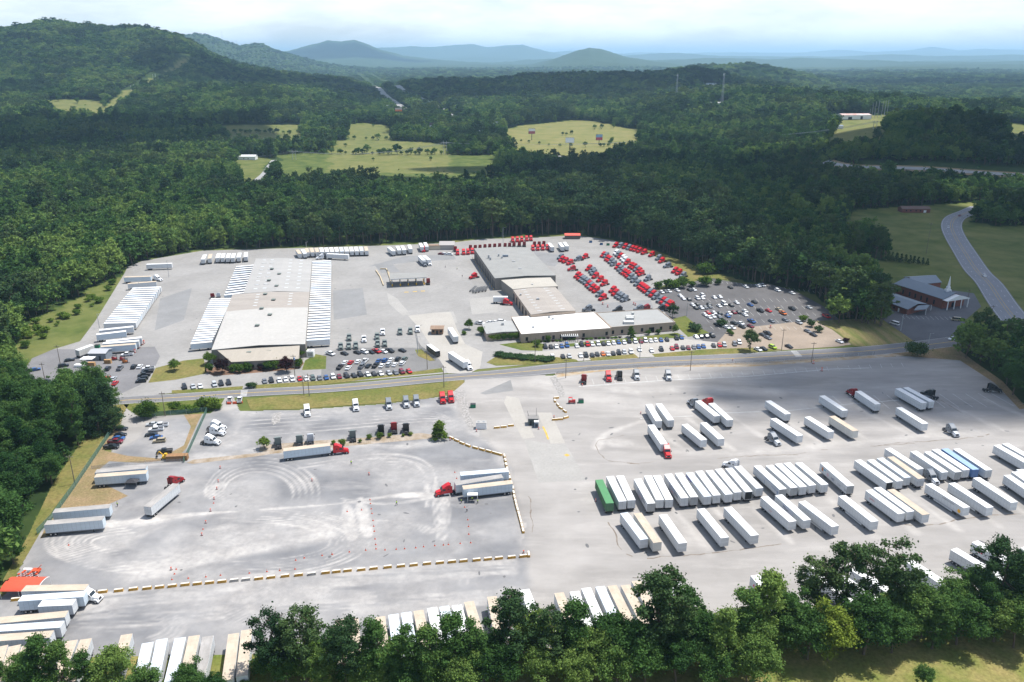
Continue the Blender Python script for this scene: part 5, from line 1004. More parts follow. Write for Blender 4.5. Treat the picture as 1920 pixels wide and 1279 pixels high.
tractors([(568, 240, 'k', (-14, -4)), (735, 512, 'g', (12, 8)), (1045, 200, 'k', (16, 1)), (578, 862, 'g', (12, 9))], None, ['black tractor half hidden behind the shaded trailer pair', 'grey tractor with a pale hood at the sunlit edge of the cloud shade', 'black tractor alone under the dark woods at the right', 'grey tractor wedged between the trailers of the long rank'], 'tractors at the right of the east lot', t7, **F)
tractors([(775, 775, 'w', (-14, -5))], None, ['white tractor behind the far end of the long upper rank'], 'tractors at the right of the east lot', t5, **F)
tractors([(1260, 660, 'r', (16, -1.5))], None, ['red sleeper tractor pulling the tan-roofed trailer past the shrubs'], 'tractors on the gravel lot', (320, 680), **F)
tractors([(865, 965, 'r', (-16, 2.4))], None, ['red sleeper tractor facing left, hitched at the block line'], 'tractors on the gravel lot', U3, **F)
tractors([(30, 898, 'd', (14, -9))], None, ['dark red tractor half hidden ahead of the trailer crossing the gravel'], 'tractors on the gravel lot', (320, 680), **F)
tractors([(658, 640, 'w', (12, 1))], None, ['white tractor at the right end of the pale blue trailer, lower left'], 'tractors on the gravel lot', s0, **F)

# cars
CCOL = {'w': ('white', (.72, .73, .74)), 's': ('silver', (.42, .44, .46)), 'g': ('grey', (.16, .17, .19)), 'k': ('black', (.02, .022, .027)), 'b': ('blue', (.03, .09, .26)), 'r': ('red', (.45, .015, .02)), 'm': ('maroon', (.17, .015, .03)), 't': ('tan', (.36, .30, .20)), 'n': ('green-grey', (.09, .12, .11)), 'o': ('orange', (.55, .14, .03)), 'y': ('lime', (.35, .50, .03))}
CP = {}
def car_proto(c, ty, full):
    if (c, ty, full) in CP: return CP[(c, ty, full)]
    m = mat('car_'+CCOL[c][0], CCOL[c][1], .28, spec=.5); b = MB(); g = MB()
    if ty == 'c': prof = [(-2.3, .3), (2.25, .3), (2.32, .62), (2.2, .78), (1.05, .95), (-1.75, .98), (-2.3, .88)]; gb, gt, z1, w_ = (-1.85, 1.15), (-1.15, .35), 1.43, .9
    elif ty == 'u': prof = [(-2.3, .38), (2.25, .38), (2.35, .75), (2.2, .95), (1.1, 1.08), (-2.25, 1.1), (-2.35, .8)]; gb, gt, z1, w_ = (-2.22, 1.2), (-1.95, .5), 1.72, .93
    elif ty == 'p': prof = [(-2.85, .48), (2.6, .48), (2.7, .85), (2.55, 1.0), (1.45, 1.12), (-2.85, 1.12)]; gb, gt, z1, w_ = (-.85, 1.5), (-.7, .8), 1.85, .96
    else: prof = [(-2.6, .4), (2.4, .4), (2.5, .9), (2.1, 1.15), (-2.6, 1.2)]; gb, gt, z1, w_ = (-2.6, 2.1), (-2.5, 1.35), 2.1, .96
    b.side(prof, -w_, w_, m); zb = prof[-2][1] if ty == 'c' else prof[-1][1]+.02 if ty == 'p' else 1.05
    if ty == 'c': zb = .93
    zm = z1-.05
    g.hexa([(gb[0], -w_+.06, zb), (gb[1], -w_+.06, zb), (gb[1], w_-.06, zb), (gb[0], w_-.06, zb)], [(gt[0], -w_+.24, zm), (gt[1], -w_+.24, zm), (gt[1], w_-.24, zm), (gt[0], w_-.24, zm)], GLASS)
    b.hexa([(gt[0]-.05, -w_+.2, zm), (gt[1]+.05, -w_+.2, zm), (gt[1]+.05, w_-.2, zm), (gt[0]-.05, w_-.2, zm)], [(gt[0]+.08, -w_+.28, z1+.02), (gt[1]-.08, -w_+.28, z1+.02), (gt[1]-.08, w_-.28, z1+.02), (gt[0]+.08, w_-.28, z1+.02)], m)
    if ty == 'p': b.box(-2.8, -.95, -w_+.1, w_-.1, 1.122, 1.125, CHAS); [b.box(-2.85, -.85, *sorted((s*(w_-.1), s*w_)), 1.12, 1.3, m) for s in (-1, 1)]; b.box(-2.85, -2.77, -w_+.1, w_-.1, 1.12, 1.3, m)
    xs = (-1.4, 1.45) if ty != 'p' else (-1.8, 1.75); L_ = []
    if not full:
        for x in xs:
            for s in (-1, 1): b.tube((x, s*(w_-.2), .34), (x, s*(w_+.01), .34), .34, .34, TYRE, 10)
    L_ = [('body', b.mesh('body'), (0, 0, 0), []), ('window', g.mesh('window'), (0, 0, 0), [])]
    if full:
        L_ += [('wheel', WHS, (x, s*(w_-.08), .34), []) for x in xs for s in (-1, 1)]
        hl = MB(); fx = 2.28 if ty != 'p' else 2.62; hl.box(0, .08, 0, .32, 0, .14, mat('headlight', (.8, .8, .75), .1)); L_ += [('headlight', hl.mesh('headlight'), (fx, y, .66 if ty == 'c' else .85), []) for y in (-w_+.08, w_-.4)]
    CP[(c, ty, full)] = L_; return L_
CT = {'c': ('car', 'car', 'sedan'), 'u': ('suv', 'car', 'SUV'), 'p': ('pickup_truck', 'pickup', 'pickup'), 'v': ('van', 'van', 'van')}
def cars(txt, o, vec, where, group, full=False, start='left'):
    its = [q.split(',') for q in txt.split()]; one = len(its) == 1
    for i, q in enumerate(its):
        x, y = c4(o, float(q[0]), float(q[1])); c, ty = q[2][0], (q[2][1] if len(q[2]) > 1 else 'c'); v = vec
        if len(q) > 3: v = (float(q[3]), float(q[4]))
        p = P(x, y, .8); n_, cat, wd = CT[ty]
        lab = f'{CCOL[c][0]} {wd}, {ORD[i+1] if i+1 < len(ORD) else "number "+str(i+1)} from the {start} {where}'
        if one: lab = f'{CCOL[c][0]} {wd} {where}'
        place(car_proto(c, ty, full), n_, lab, cat, (p.x, p.y, .02), hd(x, y, *v), group)
cars('475,980,ku 520,937,kc', L0, (12, -2), 'of the two beside the builders yard', 'cars beside the builders yard')
cars('262,1008,bc,12,-2 470,1085,gc 603,1075,bu 565,1122,kp 418,1125,ku 362,1102,ku,12,2 345,1133,sc,12,2', L0, (9, -9), 'in the left lot near the utility poles', 'cars in the left lot')
cars('700,1073,mc 752,1068,wu 800,1073,rc 850,1077,sc 663,1112,wu 862,1110,rc 605,1183,wc', L0, (9, -9), 'of the cars behind the conical evergreen', 'cars behind the conical evergreen')
cars('362,1195,kc 415,1193,mc', L0, (12, -2), 'of the two at the bottom of the left lot', 'cars at the bottom of the left lot')
cars('808,1002,ku 900,998,gp 1003,988,ku 1048,985,wc', L0, (8, -9), 'of the four along the scrap heap edge', 'cars along the scrap heap edge')
cars('1112,1000,wp 1102,1025,kp 1080,1050,kp 1072,1075,ku 1057,1095,ku', L0, (-12, 1), 'of the stack of cars by the left lawn', 'cars stacked by the left lawn', start='back')
cars('952,897,wp', L0, (-12, 1), 'alone beside the red forklifts', 'cars beside the red forklifts')
cars('103,1138,ku 168,1135,sc 222,1132,wc 328,1120,su 378,1113,ku 435,1107,ku', Q2, (5, 12), 'in the six parked west of the warehouse entrance', 'cars west of the warehouse entrance')
cars('705,1095,gc 755,1090,ku 815,1088,wc 862,1082,wc 913,1080,wu 968,1077,rc 1017,1075,wc 1067,1073,nu 1117,1070,gc 1167,1067,bc 1218,1063,wu 1265,1060,mc', Q2, (5, 12), 'in the long kerb row, west half', 'cars in the long kerb row, west half')
cars('200,1055,ku 255,1052,kc 303,1045,ku 358,1043,wc 405,1040,kc 455,1037,wc 517,1033,sc 567,1030,gc 615,1025,mu 668,1020,rc', Q3, (10, 10), 'in the long kerb row, east half', 'cars in the long kerb row, east half')
cars('150,990,kp 213,995,wc 313,985,gp 363,980,kc 417,978,kp 465,978,wc 517,972,su 562,970,wc 618,962,wu', Q3, (9, -9), 'in the near side of the double row', 'cars in the near side of the double row')
cars('187,955,wc 230,955,rc 285,948,wc 337,945,wp 440,942,bc 487,940,bu 533,935,wc 585,930,ku 635,930,nu', Q3, (9, -9), 'in the far side of the double row', 'cars in the far side of the double row')
cars('78,890,wp 183,888,kc 280,880,kc 333,877,wu 383,877,kc 425,872,rp 477,873,wc 525,868,kp 617,865,kc', Q3, (12, 4), 'in the back row below the yard tractors', 'cars in the back row of the staff lot')
cars('908,142,mc 938,143,wu 975,145,wu', Q3, (12, 1), 'of the three by the far red tractors', 'cars by the far red tractors')
cars('730,918,ku 773,918,kc 812,915,wc 853,912,bc 893,907,bu 967,910,wc 1003,900,ku 1047,900,ru 1083,897,wc 1127,895,wu 1167,895,kc 1203,892,wc 1243,888,wc 1280,883,bc 1322,883,wc 1360,877,ku 1405,877,wu 1447,877,mc 1482,870,wu 1522,872,wc 1558,867,wc 1598,867,bc 1643,863,kc 1715,853,ku 1752,847,bc', Q4, (5, 10), 'in the row along the office wall', 'cars along the office wall')
cars('785,995,wu 863,990,kc 910,987,sc 995,983,wc 1035,980,kp 1082,980,kc 1120,973,kc 1163,970,oc 1200,970,wc 1240,967,kc 1282,962,ku 1322,955,sc 1373,955,wu 1437,937,wc 1528,945,wc 1600,937,ku 1682,930,rc 1715,920,mu 1763,925,kc 1803,925,mc 1845,920,gc 1880,917,bc 1917,913,bc 1993,908,kc 2037,905,rc 2073,903,su 2150,897,gu 2185,885,wu', Q4, (5, 10), 'in the row along the office verge', 'cars along the office verge')
cars('240,742,wp 320,735,wc 358,733,wc 403,728,wu', Q4, (12, 1), 'of those behind the low office wing', 'cars behind the low office wing')
cars('902,843,wc 938,840,kc 980,838,kc 1022,835,ku', T8, (10, 8), 'of the four by the corner lawn', 'cars by the corner lawn')
GCP = 'cars scattered over the car park'
cars('643,507,wc 672,503,gc 698,502,wc 760,495,wc 852,492,kc 885,490,wc 1158,473,kc', T8, (10, 5), 'in the back row of the car park', GCP)
cars('783,535,wc 805,557,wc 848,562,kc 912,555,wu 950,533,wu 948,553,wc 1038,548,wc 1080,543,wc', T8, (9, 6), 'in the second row of the car park', GCP)
cars('875,603,wc 912,601,kc 900,627,kc 940,625,wc 970,623,gc 1000,600,kc 1003,617,gc 1075,612,wc 1110,597,wv 1165,607,kc 1205,587,wc', T8, (10, 6), 'in the third row of the car park', GCP)
cars('967,677,wc 990,663,rc 1035,663,wc 1000,697,wc 1030,690,wc 1078,667,kc 1075,692,gc 1150,667,wc 1185,660,mc 1220,660,kc 1138,687,bc 1268,650,wc 1268,678,wc', T8, (10, 6), 'in the fourth row of the car park', GCP)
cars('1130,772,wc 1172,774,wc 1185,740,kc 1235,742,wc 1245,768,kc 1060,750,kc', T8, (10, 4), 'in the front row of the car park', GCP)
MQ = (1320, 440)
cars('315,388,wc 408,382,wc 438,378,wp 553,415,wu 662,435,wc 347,523,bc 378,502,kc 423,568,kp 485,567,rc 560,557,tc 592,587,op 662,553,kp 788,543,sc 920,612,rp 1085,600,kp', MQ, (11, 5), 'in the open east half of the car park', 'cars in the east half of the car park')
cars('507,645,gc 610,637,gc 358,648,bp 350,683,mc 713,657,su 777,720,gc 820,747,kc 440,747,kc 478,738,kp 480,770,gc 1017,797,wc 637,835,kc 515,840,yu 447,852,kc 405,857,wc', MQ, (11, 5), 'in the tan lower car park', 'cars in the tan lower car park')
MR = (1600, 360)
cars('310,985,wv,-10,-3 770,955,tv,-10,-1', MR, (1, 0), 'of the two church vans', 'vans before the church'); cars('797,175,mc,-8,4 713,262,wc,-3,9 985,625,wc,6,9 745,1097,wc,-12,2', MR, (1, 0), 'of the cars on the roads by the church', 'cars on the roads by the church', start='far end')
cars('390,142,wc', MR, (12, 0), 'parked at the brick farmhouse', 'cars at the farmhouse')
cars('443,275,wp 517,275,wp', (320, 680), (2, -12), 'of the pair of pickups above the orange barriers', 'pickups above the orange barriers', full=True)
cars('912,410,kc 903,455,kc 890,482,bc 868,510,mp 838,548,kp', M0, (12, 0), 'of the five against the green fence', 'cars against the green fence', full=True, start='back')
cars('1140,378,sc 1205,387,wp 1170,417,wp 1133,455,kc 1170,477,bc 1195,502,tu 1232,582,kp', M0, (-12, 1), 'of the cars in the small gravel car lot', 'cars in the small gravel lot', full=True, start='back')

# ------------------------------------------------------------------ buildings
def base(name, label, cat, px, py, z=0, group=None):
    q = P(px, py) if z == 0 else hit(px, py); return thing(name, label, cat, (q.x, q.y, q.z), 0, group)
def sub(b, name, par):                                                           # part given in world coordinates
    o = b.obj(name, par); l = Vector((0, 0, 0)); p = par
    while p: l += p.location; p = p.parent
    o.location = -l; return o
def PW(pts, z=0., o=None):
    if o: pts = [c4(o, *q) for q in pts]
    return [P(x, y, z) for x, y in pts]
def gable(b, q, z, rise, m, along=0, over=.3, th=.25):
    """q: far-left, far-right, near-right, near-left in world; ridge runs far to near (along=0) or left to right"""
    c = sum((Vector(p[:2]) for p in q), Vector((0, 0)))/4; q = [c+(Vector(p[:2])-c)*(1+over/max(1, (Vector(p[:2])-c).length)) for p in q]
    A, B, C, D = q
    if along == 0: r1, r2 = (A+B)/2, (C+D)/2; F = [([A, D, r2, r1],), ([B, r1, r2, C],)]
    else: r1, r2 = (A+D)/2, (B+C)/2; F = [([A, r1, r2, B],), ([D, C, r2, r1],)]
    Z = lambda p: z+(rise if (p is r1 or p is r2) else 0)
    for (f,) in F:
        top = [(p.x, p.y, Z(p)+th) for p in f]; bot = [(p.x, p.y, Z(p)) for p in f]; b.hexa(bot, top, m)
    return r1, r2
def wallwin(par, p0, p1, ts, w, z0, z1, m, name, out=.06):
    p0, p1 = Vector(p0[:2]), Vector(p1[:2]); d = (p1-p0).normalized(); n = Vector((d.y, -d.x)); l = (p1-p0).length
    for t in ts:
        c = p0+d*(l*t); b = MB(); a = c-d*w/2; e = c+d*w/2
        b.prism([a-n*.02, e-n*.02, e+n*out, a+n*out], z0, z1, m); sub(b, name, par)
W_G = mat('wall_grey_brown', (.25, .225, .20), .85, noise=.15, nscale=.4); W_T = mat('wall_tan', (.42, .33, .255), .85, noise=.12, nscale=.4, stretch=(3, 3, .3)); W_B = mat('brick', (.24, .085, .06), .85, noise=.3, nscale=1.5)
R_L = mat('roof_pale_membrane', (.40, .39, .375), .8, noise=.14, nscale=.07, detail=9); R_B = mat('roof_brown_metal', (.35, .315, .28), .7, noise=.15, nscale=.1, stretch=(.3, 1.5, 1), detail=8); R_W = mat('roof_bright_white', (.86, .86, .85), .6, noise=.04, nscale=.1); R_G = mat('roof_grey_gravel', (.28, .278, .265), .85, noise=.15, nscale=.12, detail=9)
R_N = mat('roof_cream', (.42, .405, .38), .8, noise=.1, nscale=.06, detail=9); R_M = mat('roof_blue_grey', (.175, .21, .25), .5, noise=.08, nscale=.3); TRIM = mat('roof_trim', (.2, .19, .18), .7); WHT = mat('white_paint', (.78, .78, .77), .5, noise=.05, nscale=1)
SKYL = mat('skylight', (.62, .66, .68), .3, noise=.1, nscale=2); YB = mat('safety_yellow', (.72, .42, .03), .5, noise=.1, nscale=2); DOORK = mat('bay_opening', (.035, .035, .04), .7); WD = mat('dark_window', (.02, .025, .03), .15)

wh = base('warehouse', 'long low warehouse with patchwork pale and brown roof and docked trailers', 'warehouse', 520, 640)
H = 6.6
qa = PW([(480, 485.5), (585, 487.5), (580.5, 548), (456.5, 551)], H); qb = PW([(436, 553), (580.5, 548), (578, 577), (424, 585)], H); qc = PW([(424, 585), (578, 577), (572.5, 646), (396.5, 657)], H)
b = MB(); b.prism(PW([(480, 485.5), (585, 487.5), (580.5, 548), (572.5, 646), (396.5, 657), (436, 553), (456.5, 551)], H), 0, H, W_G); sub(b, 'wall', wh)
for q, m, nm in ((qa, R_G if 0 else mat('roof_pale_metal', (.37, .36, .345), .75, noise=.14, nscale=.09, stretch=(.3, 1.6, 1), detail=9), 'roof_section'), (qb, R_B, 'roof_section'), (qc, R_N, 'roof_section')):
    b = MB(); gable(b, q, H+.01, .9, m, over=.0); s_ = sub(b, nm, wh); q_ = q
fo = PW([(409, 657.5), (560.5, 648.5)], 6.5)+PW([(559, 673), (436, 679)], 4.2); b = MB(); fz = (6.4, 6.4, 4.2, 4.2); b.hexa([(p.x, p.y, 0) for p in fo[::-1]], [(p.x, p.y, z_) for p, z_ in zip(fo[::-1], fz[::-1])], W_G); sub(b, 'front_wall', wh); b = MB(); fq = [(p.x+(-.4 if k_ in (0, 3) else .4), p.y-(.5 if k_ > 1 else 0), z_) for k_, (p, z_) in enumerate(zip(fo, fz))][::-1]; b.hexa([(a_, c_, z_+.02) for a_, c_, z_ in fq], [(a_, c_, z_+.25) for a_, c_, z_ in fq], mat('roof_tan_metal', (.38, .34, .285), .7, noise=.1, nscale=.1, stretch=(2, .4, 1))); sub(b, 'front_roof', wh)
wallwin(wh, fo[3], fo[2], [.12, .2, .3, .38, .55, .66, .75, .85, .93], 1.1, 1.0, 2.4, WD, 'window'); wallwin(wh, fo[3], fo[2], [.46], 5, .1, 2.8, WD, 'entrance', .1)
for x, y in [(760, 262), (815, 300), (738, 348), (795, 390), (710, 452), (772, 495), (683, 560), (745, 607), (650, 688), (737, 842), (586, 855)]:
    c = P(*c4(Q2, x, y), H+.9); z = H if y < 800 else 4.3; b = MB(); b.box(c.x-.9, c.x+.9, c.y-.9, c.y+.9, z+.3, z+1.7, mat('roof_fan', (.07, .08, .08), .6)); b.box(c.x-1.1, c.x+1.1, c.y-1.1, c.y+1.1, z+1.7, z+1.85, mat('roof_fan_cap', (.16, .19, .17), .6)); sub(b, 'roof_fan', wh)
def quadpt(q, u, v): A, B, C, D = [Vector(p[:2]) for p in q]; return (A*(1-u)+B*u)*(1-v)+(D*(1-u)+C*u)*v
for k in range(9):
    for u in (.18, .32, .62, .80):
        a, c = quadpt(qa, u-.045, .06+.105*k), quadpt(qa, u+.045, .06+.105*k); zz = H+.9*(1-abs(u-.5)*2)+.30; b = MB(); d = Vector((0, .55)); b.add([(a.x, a.y-.5, zz-.02), (c.x, c.y-.5, zz-.02), (c.x, c.y+.5, zz-.02), (a.x, a.y+.5, zz-.02)], [[0, 1, 2, 3]], SKYL); b.box(min(a.x, c.x), max(a.x, c.x), a.y-.7, a.y-.55, zz-.2, zz+.08, TRIM) if k % 2 and u in (.18, .32) else None; sub(b, 'skylight', wh)
for k in range(5):
    for u in (.35, .75):
        a, c = quadpt(qb, u-.035, .12+.17*k), quadpt(qb, u+.035, .12+.17*k); zz = H+.9*(1-abs(u-.5)*2)+.28; b = MB(); b.add([(a.x, a.y-.45, zz), (c.x, c.y-.45, zz), (c.x, c.y+.45, zz), (a.x, a.y+.45, zz)], [[0, 1, 2, 3]], SKYL); sub(b, 'skylight', wh)

sh = base('repair_shop', 'stepped repair shop with grey and brown roofs and a row of open bay doors', 'workshop', 985, 560)
sq1 = PW([(889, 466.5), (990, 464.5), (1042, 517), (928, 522.5)], 7.4); b = MB(); b.prism(sq1, 0, 7.4, W_G); sub(b, 'wall', sh); b = MB(); gable(b, sq1, 7.42, .7, R_G, over=.25); sub(b, 'roof_section', sh)
sq2 = PW([(940, 526), (1032, 521), (1046, 537.5), (962, 543)], 6.6); b = MB(); b.prism(sq2, 0, 6.6, W_G); sub(b, 'wall', sh); b = MB(); gable(b, sq2, 6.62, .4, mat('roof_buff', (.42, .39, .34), .8, noise=.12, nscale=.1), over=.2); sub(b, 'roof_section', sh)
sq3 = PW([(961, 542.5), (1040, 537.5), (1079, 583), (995.5, 590.5)], 6.2); b = MB(); b.prism(sq3, 0, 6.2, W_T); sub(b, 'wall', sh); b = MB(); gable(b, sq3, 6.22, .6, R_B, over=.2); sub(b, 'roof_section', sh)
wallwin(sh, sq1[0], sq1[3], [(.5+i)/13 for i in range(13)], 3.4, .1, 5, DOORK, 'bay_door', .05); wallwin(sh, sq3[0], sq3[3], [(.5+i)/6 for i in range(6)], 3.8, .1, 4.6, DOORK, 'bay_door', .05); wallwin(sh, sq1[3], sq1[2], [.93], 3, .1, 4, TRIM, 'bay_door', .05)
for i in range(14):
    c = Vector(sq1[0][:2]).lerp(Vector(sq1[3][:2]), i/13); b = MB(); b.tube((c.x-1.1, c.y-.2, 0), (c.x-1.1, c.y-.2, 1.3), .14, .14, YB, 8); sub(b, 'bollard', sh)
for k in range(9):
    for u in (.25, .72):
        a, c = quadpt(sq3, u-.075, .08+.105*k), quadpt(sq3, u+.075, .08+.105*k); zz = 6.2+.6*(1-abs(u-.5)*2)+.3; b = MB(); b.add([(a.x, a.y-.3, zz), (c.x, c.y-.3, zz), (c.x, c.y+.3, zz), (a.x, a.y+.3, zz)], [[0, 1, 2, 3]], SKYL); sub(b, 'skylight', sh)
for x, y, w, h_ in [(305, 255, 1.2, 2.2), (318, 268, 1.2, 1.8), (380, 243, 1, 1.8), (405, 258, 1, 1.6), (430, 248, 4, 1.6), (492, 285, 2, .8), (540, 340, 2, .8), (632, 445, 1, .8), (675, 553, 1.6, 1), (545, 517, 1, .7)]:
    c = P(*c4(Q4, x, y), 8); zb = 7.9 if y < 400 else 6.8; b = MB(); b.box(c.x-w/2, c.x+w/2, c.y-.8, c.y+.8, zb, zb+h_, STEEL if w < 3 else R_M); sub(b, 'rooftop_unit', sh)
of = base('office_building', 'long tan office with a bright white roof and a row of narrow windows', 'office', 1060, 630)
o1 = PW([(959, 595), (1114, 586.3), (1146, 616), (977.5, 627.5)], 4.6); o2 = PW([(1118, 587.5), (1233.5, 580), (1266, 605), (1146, 614.5)], 4.6); o3 = PW([(904, 608), (960, 602), (974, 622), (912.5, 626.5)], 3.8)
b = MB(); b.prism(o1, 0, 4.6, W_T); sub(b, 'wall', of); b = MB(); b.prism(o1, 4.6, 4.72, R_W); sub(b, 'white_roof', of)
b = MB(); b.prism(o2, 0, 4.6, W_T); sub(b, 'wall', of); b = MB(); b.prism(o2, 4.6, 4.68, mat('roof_grey_membrane', (.32, .32, .31), .8, noise=.1, nscale=.15)); sub(b, 'grey_roof', of)
b = MB(); b.prism(o3, 0, 3.8, W_T); sub(b, 'wing_wall', of); b = MB(); gable(b, o3, 3.82, .4, mat('roof_wing', (.34, .34, .33), .7, noise=.1, nscale=.3), over=.3); sub(b, 'wing_roof', of)
for q in (o1, o2):                                                               # parapets
    b = MB()
    for i in range(4):
        p0, p1 = Vector(q[i][:2]), Vector(q[(i+1) % 4][:2]); d = (p1-p0).normalized(); n = Vector((-d.y, d.x))*.15; b.prism([p0+n, p1+n, p1-n, p0-n], 4.72, 4.98, W_T)
    sub(b, 'parapet', of)
wallwin(of, o1[3], o1[2], [.06, .24, .355, .44, .69, .95], 1.3, 1.0, 3.0, WD, 'window'); wallwin(of, o2[3], o2[2], [.03, .17, .31, .48, .78, .93], 1.3, 1.0, 3.0, WD, 'window'); wallwin(of, o2[3], o2[2], [.63], 3.0, .1, 3.0, WD, 'door'); wallwin(of, o1[3], o1[2], [.53], 7, .1, 2.6, WD, 'entrance')
ec = Vector(o1[3][:2]).lerp(Vector(o1[2][:2]), .53); b = MB()
for i in range(9): b.box(ec.x-4.2+i*1.02, ec.x-3.9+i*1.02, ec.y-3.2, ec.y-.05, 3.1, 3.3, WHT)
b.box(ec.x-4.4, ec.x+4.4, ec.y-3.3, ec.y-3.0, 2.9, 3.1, WHT)
for i in (-4.2, 4.2): b.box(ec.x+i-.15, ec.x+i+.15, ec.y-3.3, ec.y-3.0, 0, 2.9, W_T)
sub(b, 'entrance_pergola', of)
for x, y, w, d_, h_ in [(395, 735, 5.5, 3, 1.3), (405, 710, 4, 2.2, 1.6), (405, 695, 4.5, 2, 1.3), (425, 680, 1.4, 1.4, 2.2)]:
    c = P(*c4(T8, x, y), 5.5); b = MB(); b.box(c.x-w/2, c.x+w/2, c.y-d_/2, c.y+d_/2, 4.7, 4.7+h_, mat('hvac_grey', (.55, .55, .53), .5, noise=.15, nscale=1)); sub(b, 'rooftop_unit', of)
for x, y in [(785, 712), (757, 700), (640, 775), (410, 750)]:
    c = P(*c4(Q4, x, y), 5); b = MB(); b.box(c.x-.7, c.x+.7, c.y-.6, c.y+.6, 4.1 if x == 410 else 4.72, 5.6, STEEL); sub(b, 'rooftop_unit', of)

fc = base('fuel_canopy', 'flat-roofed fuel canopy on yellow-footed columns in the middle of the yard', 'canopy', 765, 535)
cq = PW([(730, 513), (797, 511), (800, 520), (731, 524)], 5.4); b = MB(); b.prism(cq, 5.0, 5.5, mat('canopy_side', (.45, .46, .46), .5), R_G); sub(b, 'canopy_roof', fc)
for i in range(5):
    a, c = quadpt(cq, .06+.22*i, .15), quadpt(cq, .06+.22*i, .85); b = MB(); b.prism([a+Vector((-.4, 0)), a+Vector((.4, 0)), c+Vector((.4, 0)), c+Vector((-.4, 0))], .02, .22, YB); sub(b, 'pump_island', fc)
    for p in (a, c):
        b = MB(); b.box(p.x-.18, p.x+.18, p.y-.18, p.y+.18, .22, 5.0, STEEL); b.box(p.x-.28, p.x+.28, p.y-.28, p.y+.28, .22, 1.7, YB); sub(b, 'column', fc)
    b = MB(); m_ = (a+c)/2; b.box(m_.x-.35, m_.x+.35, m_.y-.6, m_.y+.6, .22, 2.0, mat('pump_body', (.10, .14, .22), .5)); sub(b, 'pump', fc)
for pts in ([(705, 508), (713, 520), (719, 536)], [(713, 505), (724, 505), (731, 516)], [(726, 508), (731, 522), (733, 533)]):
    w = w2(pts); b = MB()
    for a, c in zip(w[:-1], w[1:]): a, c = Vector(a), Vector(c); d = (c-a).normalized(); n = Vector((-d.y, d.x))*.3; b.prism([a+n, c+n, c-n, a-n], 0, .8, mat('kerb_wall', (.55, .45, .3), .8, noise=.2, nscale=1))
    o = b.obj('kerb_wall'); tag(o, f'low yellowish kerb wall {["outermost left", "at the top", "nearest the pumps"][[705, 713, 726].index(pts[0][0])]} beside the fuel canopy', 'kerb')

def hut(name, label, cat, px, py, w, d, h, mw_, mr, rz=0, rise=.8, parts=(), roofover=.4, z=0, lab=None, group=None):
    g = base(name, label, cat, px, py, z, group); g.rotation_euler.z = rz
    b = MB(); b.box(-w/2, w/2, -d/2, d/2, 0, h, mw_); b.obj('wall', g); b = MB()
    q = [Vector((-w/2-roofover, d/2+roofover)), Vector((w/2+roofover, d/2+roofover)), Vector((w/2+roofover, -d/2-roofover)), Vector((-w/2-roofover, -d/2-roofover))]
    gable(b, q, h+.01, rise, mr, along=1, over=0); 
    if rise > .05:
        for s in (-1, 1): b.add([(s*(w/2-.02), -d/2, h), (s*(w/2-.02), d/2, h), (s*(w/2-.02), 0, h+rise*.98)], [[0, 1, 2]], mw_)
    b.obj('roof', g)
    for nm, x0, x1, z0, z1, m in parts: b = MB(); b.box(x0, x1, -d/2-.06, -d/2-.002, z0, z1, m); b.obj(nm, g)
    return g
WIN = lambda x, m=WD: ('window', x-.6, x+.6, 1.2, 2.4, m)
R_TB = mat('shingle_tan', (.30, .21, .15), .85, noise=.2, nscale=1)
hut('gatehouse', 'brown gatehouse with a shingled roof beside the entrance lanes', 'gatehouse', *c4(Q3, 882, 738), 6, 5, 3, mat('wood_brown', (.26, .16, .10), .8, noise=.2, nscale=1), R_TB, parts=[('door', -.5, .5, 0, 2.2, WD), WIN(-2), WIN(2)], roofover=.6)
gk = base('guard_booth', 'small dark guard booth with a thin mast between the concrete lanes', 'booth', *c4((900, 680), 398, 458)); b = MB(); b.box(-2, 2, -1.6, 1.6, .0, 2.8, mat('booth_green', (.10, .12, .115), .6)); b.obj('wall', gk); b = MB(); b.box(-2.2, 2.2, -1.8, 1.8, 2.82, 3.0, mat('booth_roof', (.22, .21, .2), .7)); b.obj('roof', gk)
for nm, x0, x1, z0, z1 in (('window', -.2, 1.5, .9, 2.2), ('door', -1.4, -.6, .1, 2.2)): b = MB(); b.box(x0, x1, -1.65, -1.602, z0, z1, WD); b.obj(nm, gk)
b = MB(); b.tube((1.3, 1.0, 0), (1.3, 1.0, 6.5), .07, .05, CHAS, 6); b.obj('mast', gk); b = MB(); b.tube((-1.8, 1.0, 3), (-2.4, 1.2, 5.2), .08, .05, CHAS, 6); b.obj('barrier_arm', gk)
def boxy(name, label, cat, px, py, w, d, h, m, mt=None, rz=0, extra=None, z0=0.05, group=None):
    g = base(name, label, cat, px, py, 0, group); g.rotation_euler.z = rz; b = MB(); b.box(-w/2, w/2, -d/2, d/2, z0, h, m, None, .06, .06); b.obj('body', g)
    b = MB(); b.box(-w/2+.02, w/2-.02, -d/2+.02, d/2-.02, h+.002, h+.1, mt or m); b.obj('lid', g)
    if extra:
        for nm, x0, x1, y0, y1, a0, a1, mm in extra: b = MB(); b.box(x0, x1, y0, y1, a0, a1, mm); b.obj(nm, g)
    return g
GRN = mat('dumpster_green', (.02, .20, .10), .5, noise=.2, nscale=1.5); BLU = mat('dumpster_blue', (.03, .12, .28), .5, noise=.2, nscale=1.5)
boxy('generator', 'grey cabinet with a white top beside the guard booth', 'cabinet', *c4((900, 680), 422, 482), 1.8, 1.8, 2.4, mat('cabinet_blue_grey', (.16, .20, .25), .5), WHT, extra=[('vent', -.5, .5, -.93, -.9, .5, 1.6, CHAS)])
